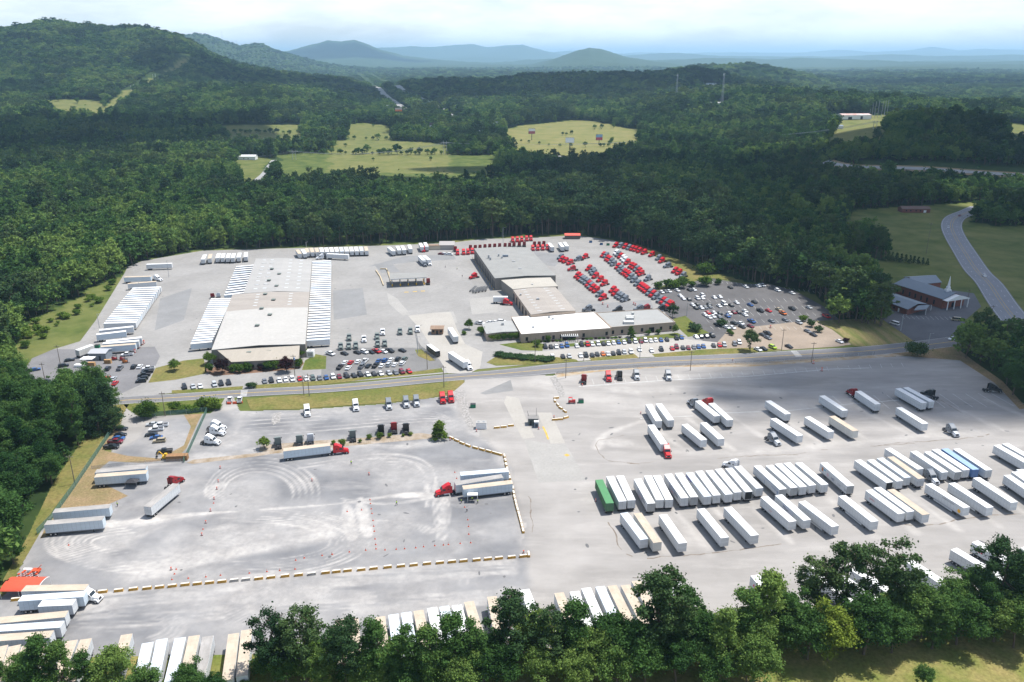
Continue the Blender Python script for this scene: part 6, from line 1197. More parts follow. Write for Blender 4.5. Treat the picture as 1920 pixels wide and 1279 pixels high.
for x, y, o, lb, m in ((1068, 335, U3, 'green dumpster with black lid on the grey slope beside the stone bank', GRN), (757, 300, (900, 680), 'green dumpster beside the red machine at the east lot entrance', GRN), (732, 848, L0, 'green dumpster behind the trailers of the left rank', GRN), (1070, 140, Q4, 'blue dumpster, left of the two at the far wood edge', BLU), (1150, 157, Q4, 'blue dumpster, right of the two at the far wood edge', BLU), (1200, 160, Q4, 'green skip at the far wood edge beside the tractors', GRN)):
    boxy('dumpster', lb, 'dumpster', *c4(o, x, y), 2.2, 1.7, 1.5, m, CHAS, extra=[('side_rib', -1.12, -1.04, -.7, .7, .3, 1.2, m), ('side_rib', 1.04, 1.12, -.7, .7, .3, 1.2, m)], group='dumpsters in the yards')
boxy('tank_cabinet', 'white double tank cabinet at the foot of the stone bank', 'tank', *c4(U3, 1130, 490), 4.2, 2.4, 2.6, WHT, R_L, extra=[('hatch', -1.4, -.6, -.4, .4, 2.71, 2.9, STEEL), ('hatch', .6, 1.4, -.4, .4, 2.71, 2.9, STEEL)])
boxy('air_unit', 'white cooling unit on the lawn edge at the warehouse corner', 'air unit', *c4(Q2, 1052, 912), 3.4, 3, 3.0, WHT, WHT, extra=[('fan', -.8, .8, -.8, .8, 3.11, 3.25, STEEL), ('vent', -1.1, 1.1, -1.56, -1.5, .6, 2.2, STEEL)])
# red machine
g = base('site_machine', 'red wheeled machine with a frame beside the green dumpster', 'machine', *c4((900, 680), 690, 305)); RM = mat('machine_red', (.50, .05, .05), .5, noise=.2, nscale=2)
b = MB(); b.box(-1.6, 1.5, -.6, .6, .55, 1.3, RM, None, .15, .1); b.box(.2, 1.4, -.5, .5, 1.3, 1.7, RM); b.obj('body', g); b = MB(); [b.tube((x, y, 1.3), (x, y, 2.6), .05, .05, CHAS, 6) for x in (-1.4, 0) for y in (-.5, .5)]; b.box(-1.5, .1, -.55, .55, 2.6, 2.68, RM); b.obj('roll_frame', g)
for x in (-1.2, 1.1):
    for s in (-1, 1): o = link('wheel', WHS, g); o.location = (x, s*.7, .34)
# left builders yard
hut('storage_shed', 'grey metal shed with a white front in the builders yard', 'shed', *c4(L0, 760, 925), 8, 6.5, 3.4, mat('shed_grey', (.22, .25, .28), .5), mat('shed_roof_grey', (.40, .41, .43), .5), parts=[('window', -1.5, -.8, 1.2, 2.2, WD), ('door', .6, 1.5, 0, 2.1, WD)], rise=.9)
sc = P(*c4(L0, 645, 905)); pr = trailer_proto('o', 'w', 8.6, True); place(pr, 'storage_container', 'off-white box container on wheels left of the grey shed', 'container', (sc.x, sc.y, .03), 1.15)
g = base('canopy_tent', 'flat white canopy on posts over pallets in the builders yard', 'canopy', *c4(L0, 665, 965)); b = MB(); b.box(-3, 3, -2, 2, 2.6, 2.75, WHT); b.obj('canopy_roof', g); [MB().tube((x, y, 0), (x, y, 2.6), .06, .06, STEEL, 6).obj('post', g) for x in (-2.8, 2.8) for y in (-1.8, 1.8)]
boxy('covered_stack', 'low stack under white sheeting at the left of the builders yard', 'stack', *c4(L0, 600, 992), 4.5, 2.4, 1.2, WHT, WHT)
PAL = mat('pallet_wood', (.50, .30, .14), .85, noise=.3, nscale=2)
for x, y, lb in ((812, 965, 'tall stack of orange-brown pallets before the grey shed'), (690, 985, 'pallet stack under the edge of the white canopy')):
    g = base('pallet_stack', lb, 'pallets', *c4(L0, x, y)); b = MB()
    for k in range(9): b.box(-1.6, 1.6, -.7, .7, .02+k*.22, .15+k*.22, PAL); [b.box(xx, xx+.15, -.7, .7, .15+k*.22, .24+k*.22, PAL) for xx in (-1.6, -.1, 1.45)]
    b.obj('pallets', g)
for x, y, lb, m in ((862, 940, 'red forklift with its mast up, left of the pair', RM), (922, 942, 'red forklift, right of the pair before the white pickup', RM), (942, 962, 'orange lift truck in front of the red forklifts', mat('machine_orange', (.62, .20, .04), .5, noise=.2, nscale=2))):
    g = base('forklift', lb, 'forklift', *c4(L0, x, y), group='forklifts in the builders yard'); b = MB(); b.box(-1.3, .9, -.6, .6, .35, 1.15, m, None, .1, .05); b.box(-1.3, -.6, -.6, .6, 1.15, 1.5, m); b.obj('body', g)
    b = MB(); [b.tube((x_, y_, 1.1), (x_+(.1 if x_ < 0 else -.1), y_, 2.2), .05, .05, CHAS, 6) for x_ in (-1.0, .5) for y_ in (-.5, .5)]; b.box(-1.0, .5, -.55, .55, 2.2, 2.28, CHAS); b.obj('overhead_guard', g)
    b = MB(); [b.box(.95, 1.07, y_-.06, y_+.06, .1, 3.6 if x == 862 else 2.6, CHAS) for y_ in (-.35, .35)]; b.obj('mast', g); b = MB(); [b.box(1.07, 2.1, y_-.07, y_+.07, .12, .18, CHAS) for y_ in (-.3, .3)]; b.obj('fork', g)
    for x_ in (-1.0, .6):
        for s in (-1, 1): o = link('wheel', WHS, g); o.location = (x_, s*.6, .34)
# red carport, equipment, excavator, containers
g = base('carport', 'red barrel-roofed carport behind the stacked trailers at lower left', 'carport', *c4(s0, 200, 600)); OR = mat('carport_red', (.62, .10, .055), .5, noise=.08, nscale=.6); b = MB(); n = 10; pr_ = []
for i in range(n+1): a = math.pi*(.08+.84*i/n); pr_.append((3.3*math.cos(a), 2.0+1.3*math.sin(a)))
for i in range(n): (y0, z0), (y1, z1) = pr_[i], pr_[i+1]; b.hexa([(-5, y0, z0), (5, y0, z0), (5, y1, z1), (-5, y1, z1)], [(-5, y0, z0+.06), (5, y0, z0+.06), (5, y1, z1+.06), (-5, y1, z1+.06)], OR)
b.obj('roof', g)
for x in (-5, 0, 5):
    for s in (-1, 1): MB().tube((x, s*3.2, 0), (x, s*3.2, 2.4), .06, .06, WHT, 6).obj('post', g)
b = MB(); [b.tube((5.02, y0, z0), (5.02, y1, z1), .08, .08, WHT, 6) for (y0, z0), (y1, z1) in zip(pr_[:-1], pr_[1:])]; b.obj('front_hoop', g)
boxy('brown_container', 'low rusty brown container by the green fence', 'container', 333, 862, 7.5, 2.4, 1.9, mat('rusty_brown', (.34, .19, .09), .8, noise=.4, nscale=1), None, rz=.1)
g = base('excavator', 'yellow mini excavator beside the rusty container', 'excavator', 311, 861); b = MB(); b.box(-1.1, 1.1, -.9, .9, .75, 1.5, YB, None, .15, .1); b.box(-.2, .9, -.8, .2, 1.5, 2.5, YB, None, .1, .05); b.obj('body', g)
for s in (-1, 1): b = MB(); b.box(-1.5, 1.5, s*.85-.2, s*.85+.2, .02, .65, CHAS, None, .25, 0); b.obj('track', g)
b = MB(); b.tube((-.9, .5, 1.3), (-2.3, .5, 2.9), .2, .16, YB, 8); b.tube((-2.3, .5, 2.9), (-3.4, .5, 1.2), .16, .12, YB, 8); b.obj('boom', g); b = MB(); b.box(-3.8, -3.1, .1, .9, .5, 1.2, CHAS, None, .15, .1); b.obj('bucket', g)
hut('red_roofed_shed', 'open shed with a bright red roof at the far edge of the yard', 'shed', *c4(Q4, 932, 108), 12, 6, 2.8, mat('shed_dark', (.12, .10, .09), .8), mat('shed_red', (.62, .10, .07), .6), rise=1.2)
hut('tan_container_shed', 'small tan shed at the far edge left of the red tractors', 'shed', *c4(Q3, 860, 110), 9, 4, 3.2, mat('shed_tan', (.5, .44, .34), .8), R_TB, rise=.2); hut('grey_cottage_shed', 'grey gabled shed at the far edge left of the red tractors', 'shed', *c4(Q3, 955, 105), 11, 8, 3.4, mat('shed_grey_wall', (.36, .34, .31), .8), mat('shed_grey_roof', (.38, .36, .34), .8), rise=2.2)
# bare chassis before the shop
for i, (x, y) in enumerate([(1150, 415), (1172, 425), (1195, 420), (1220, 415), (1245, 412)]):
    g = base('trailer_frame', f'bare black trailer frame, {ORD[i+1]} from the left of those before the shop', 'frame', *c4(Q3, x, y), group='bare frames before the shop'); g.rotation_euler.z = 1.35; b = MB(); b.box(-6, 6, -.5, -.35, .9, 1.15, CHAS); b.box(-6, 6, .35, .5, .9, 1.15, CHAS); [b.box(-6+k*1.5, -5.85+k*1.5, -1.1, 1.1, .95, 1.1, STEEL) for k in range(9)]; b.obj('frame', g)
    for xx in (-4.6, -3.3):
        for s in (-1, 1): o = link('wheel', WH, g); o.location = (xx, s*.9, .5)
# bus
g = base('coach', 'black coach with a white roof in the entrance lane', 'bus', *c4(Q3, 850, 895)); g.rotation_euler.z = hd(*c4(Q3, 850, 895), 12, 9); b = MB(); b.box(-5.6, 5.6, -1.25, 1.25, .4, 2.2, TCOL['k']); b.box(-5.6, 5.6, -1.25, 1.25, 2.95, 3.2, TCOL['k'], None, .1, .1); b.obj('body', g)
b = MB(); b.box(-5.55, 5.5, -1.22, 1.22, 2.2, 2.95, GLASS); b.obj('window', g); b = MB(); b.box(-5.5, 5.4, -1.15, 1.15, 3.2, 3.32, WHT); b.obj('roof', g); b = MB(); b.box(5.56, 5.66, -1.1, 1.1, 1.2, 2.9, GLASS); b.obj('windshield', g)
for x in (-3.6, 3.7):
    for s in (-1, 1): o = link('wheel', WH, g); o.location = (x, s*1.02, .5)
# canopy frame at the trailer flank
g = base('canopy_tent', 'small white canopy beside the tan-roofed trailer at the block line', 'canopy', *c4(U3, 1065, 1040)); b = MB(); b.box(-1.7, 1.7, -.9, .9, 2.7, 2.8, WHT); b.obj('canopy_roof', g); [MB().tube((x, y, 0), (x, y, 2.7), .06, .06, WHT, 6).obj('post', g) for x in (-1.6, 1.6) for y in (-.8, .8)]
g = base('canopy_tent', 'black pop-up canopy beside the left pair of trailers', 'canopy', *c4(M0, 1000, 850)); b = MB(); b.hexa([(-2, -1.5, 2.2), (2, -1.5, 2.2), (2, 1.5, 2.2), (-2, 1.5, 2.2)], [(-.1, -.1, 3.1), (.1, -.1, 3.1), (.1, .1, 3.1), (-.1, .1, 3.1)], CHAS); b.obj('canopy_roof', g); [MB().tube((x, y, 0), (x, y, 2.2), .04, .04, STEEL, 6).obj('post', g) for x in (-1.9, 1.9) for y in (-1.4, 1.4)]

# church
ch = base('church', 'brick church with a blue-grey roof, white columned porch and white steeple', 'church', 1740, 565)
n1 = [P(1716, 543), P(1806, 573), P(1765, 579), P(1675, 549)]; b = MB(); b.prism(n1, 0, 5.6, W_B); r1_, r2_ = (Vector(n1[0][:2])+Vector(n1[3][:2]))/2, (Vector(n1[1][:2])+Vector(n1[2][:2]))/2
for a, c, r in ((n1[0], n1[3], r1_), (n1[1], n1[2], r2_)): b.add([(a.x, a.y, 5.6), (c.x, c.y, 5.6), (r.x, r.y, 8.5)], [[0, 1, 2]], W_B)
sub(b, 'wall', ch); b = MB(); gable(b, n1, 5.62, 3.0, R_M, along=1, over=.6); sub(b, 'roof', ch)
wg = [P(1693, 533), P(1738, 530), P(1762, 543), P(1712, 548)]; b = MB(); b.prism(wg, 0, 4.6, W_B); sub(b, 'wing_wall', ch); b = MB(); gable(b, wg, 4.62, 2.4, R_M, along=1, over=.5); sub(b, 'wing_roof', ch)
wallwin(ch, n1[3], n1[2], [.08, .2, .34, .46, .58, .7, .84], 1.1, 1.2, 3.8, WD, 'window'); wallwin(ch, n1[2], n1[1], [.5], 2.2, .1, 3, WD, 'door')
fd = (Vector(n1[2][:2])-Vector(n1[3][:2])).normalized(); pc = [Vector(n1[1][:2])+fd*3.2, Vector(n1[2][:2])+fd*3.2]
b = MB(); q_ = [Vector(n1[1][:2]), pc[0], pc[1], Vector(n1[2][:2])]; gable(b, q_, 5.2, 2.6, WHT, along=1, over=.3); b.add([(pc[0].x, pc[0].y, 5.2), (pc[1].x, pc[1].y, 5.2), ((pc[0]+pc[1]).x/2, (pc[0]+pc[1]).y/2, 7.8)], [[0, 1, 2]], WHT); sub(b, 'porch_roof', ch)
for i in range(4): c = pc[0].lerp(pc[1], .04+.307*i); b = MB(); b.tube((c.x, c.y, 0), (c.x, c.y, 5.2), .28, .24, WHT, 10); sub(b, 'column', ch)
st_ = r2_-fd*5; b = MB(); b.box(st_.x-1.5, st_.x+1.5, st_.y-1.5, st_.y+1.5, 7.4, 9.6, WHT, None, .1, .1); b.box(st_.x-.9, st_.x+.9, st_.y-.9, st_.y+.9, 9.6, 11.2, WHT); b.hexa([(st_.x-.6, st_.y-.6, 11.2), (st_.x+.6, st_.y-.6, 11.2), (st_.x+.6, st_.y+.6, 11.2), (st_.x-.6, st_.y+.6, 11.2)], [(st_.x-.05, st_.y-.05, 17.6), (st_.x+.05, st_.y-.05, 17.6), (st_.x+.05, st_.y+.05, 17.6), (st_.x-.05, st_.y+.05, 17.6)], WHT); sub(b, 'steeple', ch)
hl = base('church_hall', 'low brick hall with a blue-grey roof beside the church', 'hall', 1690, 578); n2 = [P(1661, 556), P(1735, 581), P(1700, 591), P(1652, 573)]; b = MB(); b.prism(n2, 0, 3.3, W_B); sub(b, 'wall', hl); b = MB(); gable(b, n2, 3.32, 2.0, R_M, along=1, over=.6); sub(b, 'roof', hl); wallwin(hl, n2[3], n2[2], [.1, .3, .5], 1.0, 1.0, 2.3, WD, 'window'); wallwin(hl, n2[3], n2[2], [.68], 1.1, .1, 2.3, WHT, 'door')
b = MB(); c = Vector(n2[3][:2]).lerp(Vector(n2[2][:2]), .12); b.box(c.x-.6, c.x+.6, c.y-.2, c.y+1, 0, 5.2, W_B); sub(b, 'chimney', hl)
b = MB(); q2_ = [P(1725, 583), P(1745, 582), P(1735, 590), P(1712, 592)]; gable(b, q2_, 3.1, 1.2, R_M, along=1, over=.2); sub(b, 'porch_roof', hl)
for q in q2_[1:3]: b = MB(); b.tube((q.x, q.y, 0), (q.x, q.y, 3.1), .15, .15, WHT, 8); sub(b, 'porch_post', hl)
hut('farmhouse', 'long brick farmhouse with a brown roof across the church meadow', 'house', 1713, 397, 26, 10, 3.2, W_B, mat('shingle_brown', (.17, .11, .09), .9, noise=.2, nscale=.5), rise=2, parts=[WIN(-9), WIN(-5), WIN(0), WIN(4), ('door', 7, 9.4, 0, 2.3, WHT)], rz=-.05)
fw = hut('hill_warehouse', 'white building with a rust-stained roof on the right hill', 'building', 1600, 223, 62, 26, 8, WHT, mat('roof_rust_stain', (.62, .60, .58), .7, col2=(.40, .14, .10), nscale=.07), rise=2.5, parts=[('bay_door', 8, 13, 0, 6, WD), ('bay_door', -18, -10, 0, 5, WD)], z=1, rz=.1)
for x, y, w, lb, mr in ((1569, 241, 20, 'long grey-roofed shed in the clearing below the white building', R_M), (1810, 212, 30, 'distant grey-roofed house among the right woods', R_M), (1333, 160, 30, 'house on the dark ridge clearing', R_M), (1345, 197, 34, 'pale low building at the foot of the lattice tower', R_L), (464, 299, 26, 'long white shed by the country road', WHT)):
    hut('distant_house', lb, 'house', x, y, w, 12, 4.5, WHT, mr, rise=1.8, z=1, parts=[WIN(-3), WIN(3)])

# ------------------------------------------------------------------ poles, masts, billboards
def topz(q, py):
    lo, hi = q.z, q.z+400
    for _ in range(40):
        m = (lo+hi)/2
        if proj(q.x, q.y, m)[1] > py: lo = m
        else: hi = m
    return (lo+hi)/2-q.z
PW_ = mat('pole_wood', (.20, .165, .13), .9, noise=.3, nscale=1); PLS = mat('pole_steel', (.40, .41, .42), .5)
def pole(kind, o, xb, yb, yt, label, lean=0, z=0, cat='pole', group='poles about the yards'):
    x, y = c4(o, xb, yb) if o else (xb, yb); yt = o[1]+yt/4 if o else yt; q = hit(x, y) if z else P(x, y); h = topz(q, yt); m = PLS if kind == 'street_lamp' else PW_
    g = thing(kind, label, cat, q, 0, group); b = MB(); b.tube((0, 0, 0), (0, 0, h), .17, .11, m, 8); b.obj('pole', g)
    if kind == 'utility_pole': b = MB(); b.box(-1.2, 1.2, -.07, .07, h-.9, h-.7, PW_); [b.tube((xx, 0, h-.7), (xx, 0, h-.45), .06, .05, STEEL, 6) for xx in (-1.1, 0, 1.1)]; b.obj('crossarm', g)
    else:
        b = MB(); b.tube((0, 0, h-.1), (1.1, -.4, h+.1), .06, .05, m, 6); b.obj('arm', g); b = MB(); b.box(.9, 1.6, -.55, -.25, h+.02, h+.16, STEEL); b.obj('lamp_head', g)
    return g, h
for k, o, xb, yb, yt, lb in [('utility_pole', L0, 350, 1152, 960, 'wooden utility pole standing in the left lot beside the black car'), ('utility_pole', L0, 458, 998, 828, 'wooden utility pole at the upper edge of the left lot'), ('street_lamp', L0, 746, 700, 595, 'thin lamp pole in the left meadow beside the trailer rank'), ('street_lamp', L0, 1052, 445, 345, 'lamp pole over the far end of the left trailer rank'), ('street_lamp', L0, 1268, 320, 190, 'lamp pole over the far left yard by the red-ended trailer'),
  ('utility_pole', M0, 1240, 322, 138, 'wooden pole behind the green fence near the round bush'), ('utility_pole', M0, 562, 828, 612, 'wooden pole in the mown strip along the left fence'), ('street_lamp', Q2, 988, 860, 768, 'lamp pole at the near corner of the right dock'), ('utility_pole', Q2, 932, 1056, 900, 'wooden pole with a transformer before the purple tree'), ('utility_pole', Q2, 1000, 1205, 1055, 'left of the twin wooden poles in the south lawn'), ('utility_pole', Q2, 1040, 1212, 1042, 'right of the twin wooden poles in the south lawn'),
  ('utility_pole', Q3, 805, 1010, 875, 'wooden pole beside the gate lane by the black coach'), ('street_lamp', Q3, 733, 892, 765, 'lamp pole at the corner of the gate fence'), ('utility_pole', Q3, 930, 1146, 982, 'wooden pole at the tip of the south lawn'), ('utility_pole', Q4, 653, 1036, 850, 'dark pole rising behind the juniper hedge'), ('utility_pole', Q4, 883, 1155, 1010, 'slim pole at the left end of the east lot verge'), ('street_lamp', Q4, 413, 140, 28, 'lamp pole before the far woods above the shop'),
  ('street_lamp', T8, 478, 1008, 836, 'lamp pole at the verge by the office drive'), ('utility_pole', T8, 857, 1100, 950, 'slim pole on the verge at the middle of the east lot'), ('street_lamp', T8, 830, 688, 590, 'lamp pole at the left edge of the car park'), ('utility_pole', MQ, 581, 870, 705, 'wooden pole before the tan lower car park'), ('utility_pole', MQ, 806, 958, 805, 'pole on the stony verge by the ladder crossing'), ('utility_pole', MR, 545, 466, 232, 'tall pale pole alone in the church meadow'), ('street_lamp', MR, 356, 1040, 920, 'lamp pole beside the white church van'),
  ('street_lamp', MR, 556, 1180, 1060, 'lamp pole by the round evergreen at the road'), ('utility_pole', MR, 861, 790, 730, 'short pole behind the church porch'), ('utility_pole', MR, 1035, 930, 850, 'pole beside the highway junction'), ('street_lamp', Q2, 1022, 140, 55, 'lamp pole beside the far pair of trailers'), ('street_lamp', T8, 548, 435, 365, 'lamp pole among the parked tractors'), ('utility_pole', T8, 950, 290, 225, 'pole half hidden in the wood edge')]:
    g, h = pole(k, o, xb, yb, yt, lb)
    if 'transformer' in lb: b = MB(); b.tube((.45, 0, h-2.6), (.45, 0, h-1.4), .32, .32, mat('transformer_blue', (.25, .38, .60), .5), 10); b.obj('transformer', g)
BT = ['white and red', 'orange-footed', 'dark and white', 'blue', 'white double-decked', 'white and crimson', 'flag-striped', 'blank white with a dark back', 'red and blue']
for i, (x, yb, yt, ybd, w, c1, c2) in enumerate([(730, 216, 197, 204, 10, (.7, .7, .72), (.5, .1, .1)), (749, 240, 202, 209, 13, (.6, .5, .45), (.75, .2, .08)), (811, 256, 230, 240, 10, (.12, .08, .1), (.65, .65, .68)), (890, 232, 215, 223, 13, (.1, .22, .45), (.25, .4, .6)), (928, 250, 228, 239, 12, (.7, .7, .72), (.5, .5, .55)), (905, 268, 244, 252, 13, (.8, .8, .8), (.7, .05, .15)), (997, 263, 241, 251, 12, (.8, .8, .82), (.4, .1, .12)), (1068, 286, 258, 268, 16, (.8, .82, .86), (.85, .86, .9)), (1123, 272, 252, 263, 12, (.25, .4, .6), (.5, .08, .12))]):
    q = hit(x, yb); zt, zb_ = topz(q, yt), topz(q, ybd); sc_ = math.hypot(q.x, q.y)/FOC; w_ = w*sc_; g = thing('billboard', f'{BT[i]} billboard on a single post beside the interstate', 'billboard', q, -.15 if i % 2 else .1, 'billboards along the interstate')
    b = MB(); b.tube((0, 0, 0), (0, 0, zb_+.5), .55, .5, CHAS, 8); b.obj('post', g); b = MB(); b.box(-w_/2, w_/2, -.5, .5, zb_, zt, CHAS); b.obj('board', g)
    for nm, z0, z1, c in (('upper_panel', (zb_+zt)/2, zt-.3, c1), ('lower_panel', zb_+.3, (zb_+zt)/2-.02, c2)): b = MB(); b.box(-w_/2+.2, w_/2-.2, -.62, -.52, z0, z1, mat(f'ad_{c}', c, .6)); b.obj(nm, g)
def lattice(name, x, yb, yt, w, label, group):
    q = hit(x, yb); h = topz(q, yt); g = thing(name, label, 'tower', q, .3, group); b = MB(); n = 14; r = w/2; m = mat('tower_steel', (.42, .44, .46), .6)
    for s in ((-1, -1), (1, -1), (1, 1), (-1, 1)): b.tube((s[0]*r, s[1]*r, 0), (s[0]*r*.35, s[1]*r*.35, h), .18, .12, m, 5)
    for k in range(n):
        z0, z1 = h*k/n, h*(k+1)/n; f0, f1 = r*(1-.65*k/n), r*(1-.65*(k+1)/n)
        for a, c in (((-1, -1), (1, -1)), ((1, -1), (1, 1)), ((1, 1), (-1, 1)), ((-1, 1), (-1, -1))): b.tube((a[0]*f0, a[1]*f0, z0), (c[0]*f1, c[1]*f1, z1), .09, .09, m, 4, False); b.tube((a[0]*f1, a[1]*f1, z1), (c[0]*f1, c[1]*f1, z1), .08, .08, m, 4, False)
    b.obj('lattice', g); b = MB(); [b.box(a-.25, a+.25, d-.25, d+.25, h-5, h-1, WHT) for a, d in ((r*.6, 0), (-r*.6, 0), (0, r*.6))]; b.obj('antenna', g)
    return q, h
lattice('radio_tower', 1267, 196, 139, 5, 'lattice tower on the middle hill, left of the two', 'lattice towers on the middle hill'); lattice('radio_tower', 1353, 199, 137, 5, 'lattice tower on the middle hill, right of the two', 'lattice towers on the middle hill')
for i, (x, yb, yt) in enumerate([(1634, 222, 193), (1639, 222, 190), (1645, 221, 188), (1652, 221, 190), (1657, 222, 188), (1662, 220, 187), (1630, 220, 204)]):
    q = hit(x, yb); h = topz(q, yt); g = thing('radio_mast', f'thin pale mast beside the white hill building, {ORD[i+1] if i < 6 else "shortest"} of the cluster', 'mast', q, 0, 'masts beside the hill building'); b = MB(); b.tube((0, 0, 0), (0, 0, h), .42, .25, PLS, 6); b.obj('pole', g)
for x, yb, yt, lb in ((418, 80, 57, 'taller mast on the skyline of the second hill'), (445, 88, 74, 'shorter mast on the skyline of the second hill')):
    q = hit(x, yb+2); h = topz(q, yt); g = thing('skyline_mast', lb, 'mast', q); b = MB(); b.tube((0, 0, 0), (0, 0, h), 1.0, .5, PLS, 6); b.obj('pole', g)
def pylon(x, yb, yt, label):
    q = hit(x, yb); h = topz(q, yt); g = thing('pylon', label, 'pylon', q, 0, 'pylons of the power line'); b = MB()
    for s in (-1, 1): b.tube((s*2.4, 0, 0), (s*2.4, 0, h), .38, .25, PLS, 6)
    b.tube((-6, 0, h*.86), (6, 0, h*.86), .28, .28, PLS, 6); b.tube((-2.4, 0, h*.6), (2.4, 0, h*.84), .15, .15, PLS, 4); b.tube((2.4, 0, h*.6), (-2.4, 0, h*.84), .15, .15, PLS, 4); b.obj('frame', g); return Vector((q.x, q.y, q.z+h*.86))
PY = [pylon(*a) for a in [(143, 279, 264, 'H-frame pylon in the left woods'), (360, 286, 281, 'H-frame pylon above the left middle woods'), (552, 300, 281, 'H-frame pylon beside the green field'), (835, 290, 264, 'H-frame pylon at the foot of the straw field'), (1340, 262, 250, 'H-frame pylon in the middle of the right woods'), (1640, 242, 226, 'H-frame pylon below the white hill building')]]
for i, (a, c) in enumerate(zip(PY[:-1], PY[1:])):
    b = MB()
    for off in (-5, 0, 5):
        pts = [a.lerp(c, k/14)+Vector((off, 0, -9*4*(k/14)*(1-k/14))) for k in range(15)]; [b.tube(p, r, .16, .16, STEEL, 4, False) for p, r in zip(pts[:-1], pts[1:])]
    tag(b.obj('power_line'), f'three power cables sagging over the woods, {ORD[i+1]} span from the left', 'cable', 'spans of the power line')
for i, (x, yb, yt) in enumerate([(288, 155, 139), (293, 155, 138), (246, 170, 160), (252, 169, 158)]):
    q = hit(x, yb); h = topz(q, yt); g = thing('transmission_pole', f'tall pole in the hillside cut, {ORD[i+1]} from the top', 'pole', q, 0, 'poles in the hillside cut'); b = MB(); b.tube((0, 0, 0), (0, 0, h), .6, .5, PLS, 6); b.obj('pole', g)

# ------------------------------------------------------------------ fences, blocks, cones
m = bpy.data.materials.new('chain_link'); m.use_nodes = True; t = m.node_tree; t.nodes.clear(); o_ = N(t, 'ShaderNodeOutputMaterial'); d_ = N(t, 'ShaderNodeBsdfDiffuse'); d_.inputs[0].default_value = (.12, .22, .17, 1); tp = N(t, 'ShaderNodeBsdfTransparent'); mi_ = N(t, 'ShaderNodeMixShader'); mi_.inputs[0].default_value = .5
t.links.new(tp.outputs[0], mi_.inputs[1]); t.links.new(d_.outputs[0], mi_.inputs[2]); t.links.new(mi_.outputs[0], o_.inputs[0]); CL = m
m = CL.copy(); m.name = 'grey_chain_link'; m.node_tree.nodes['Diffuse BSDF'].inputs[0].default_value = (.35, .36, .36, 1); m.node_tree.nodes['Mix Shader'].inputs[0].default_value = .25; CL2 = m
def fence(pts, label, m, h=2.1, step=6, world=False):
    w = [Vector(q[:2]) for q in (pts if world else w2(pts))]; g = thing('chain_link_fence', label, 'fence', (w[0].x, w[0].y, 0)); b = MB(); post = MB().tube((0, 0, 0), (0, 0, h+.1), .05, .05, STEEL, 6).mesh('post')
    for a, c in zip(w[:-1], w[1:]): a, c = a-w[0], c-w[0]; d = (c-a).normalized(); n = Vector((-d.y, d.x))*.012; b.prism([a+n, c+n, c-n, a-n], .05, h, m)
    b.obj('mesh', g)
    for p in resample(w, step): o = link('post', post, g); o.location = (p.x-w[0].x, p.y-w[0].y, 0)
fence([(229, 778), (205, 818), (140, 915), (97, 975), (70, 1003)], 'green chain-link fence beside the mown strip at left', CL); fence([(389, 771), (376, 800), (358, 840), (345, 868)], 'green chain-link fence right of the small gravel lot', CL); fence([(262, 783), (330, 778), (389, 772)], 'green chain-link fence behind the small gravel lot', CL)
fence([(172, 880), (220, 874), (300, 868), (345, 866)], 'thin grey fence along the soil bank of the gravel lot', CL2, 1.3); fence([(1043, 703), (1110, 694), (1250, 687), (1400, 683), (1500, 677), (1640, 665)], 'thin grey fence along the stony verge', CL2, 1.5, 8); fence([(780, 622), (784, 645), (790, 655), (818, 676)], 'gate fence between the yard tractors and the entrance lane', CL2, 1.8)
BY, BW = mat('block_yellow', (.60, .34, .07), .8, noise=.35, nscale=1.5), mat('block_top', (.72, .68, .60), .8, noise=.2, nscale=1.5); BG = mat('block_grey', (.42, .40, .37), .8, noise=.3, nscale=1.5)
def blockmesh(m):
    b = MB(); b.hexa([(-1.15, -.42, 0), (1.15, -.42, 0), (1.15, .42, 0), (-1.15, .42, 0)], [(-1.13, -.33, .72), (1.13, -.33, .72), (1.13, .33, .72), (-1.13, .33, .72)], m); b.hexa([(-1.13, -.33, .72), (1.13, -.33, .72), (1.13, .33, .72), (-1.13, .33, .72)], [(-1.1, -.28, .80), (1.1, -.28, .80), (1.1, .28, .80), (-1.1, .28, .80)], m, BW); return b.mesh('concrete_block')
BM = [blockmesh(BY), blockmesh(BG)]
def block(x, y, dx, dy, lab, grp, g=0, z=.004):
    q = P(x, y, .4); o = link('concrete_block', BM[g]); o.location = (q.x, q.y, z); o.rotation_euler = (0, 0, hd(x, y, dx, dy)); tag(o, lab, 'barrier', grp)
A_ = [c4(s0, *q) for q in [(120, 657), (688, 607), (770, 599), (890, 590), (1000, 580), (1103, 573), (1197, 565)]]+[c4(s2, *q) for q in [(12, 556), (108, 546), (200, 539), (292, 531), (385, 523), (477, 515), (565, 508), (660, 500), (752, 491), (858, 481), (960, 473), (1058, 467), (1162, 456), (1243, 448)]]+[c4(s3, *q) for q in [(127, 440), (230, 433), (322, 424), (428, 414), (528, 406), (623, 398), (723, 388), (820, 381), (910, 374), (997, 368), (1095, 361), (1180, 354), (1262, 348)]]+[c4(s4, *q) for q in [(238, 341), (325, 333)]]
for i, (x, y) in enumerate(A_): block(x, y, 12, -1.4, f'yellow concrete block, {ORD[i+1]} from the left of the long block line', 'long line of yellow blocks', 1 if i in (12, 13, 18) else 0)
V4 = (900, 680); pts = [c4(V4, *q) for q in [(183, 700), (190, 732), (196, 765), (204, 797), (214, 830), (222, 862), (236, 905), (246, 940), (252, 975), (258, 1008), (266, 1040), (273, 1070), (281, 1100), (290, 1132), (298, 1162), (306, 1192), (314, 1224), (322, 1258)]]
for i, (x, y) in enumerate(pts): block(x, y, 2.2, 8, f'yellow concrete block, {ORD[i+1]} from the top of the line beside the lane', 'yellow blocks beside the lane')
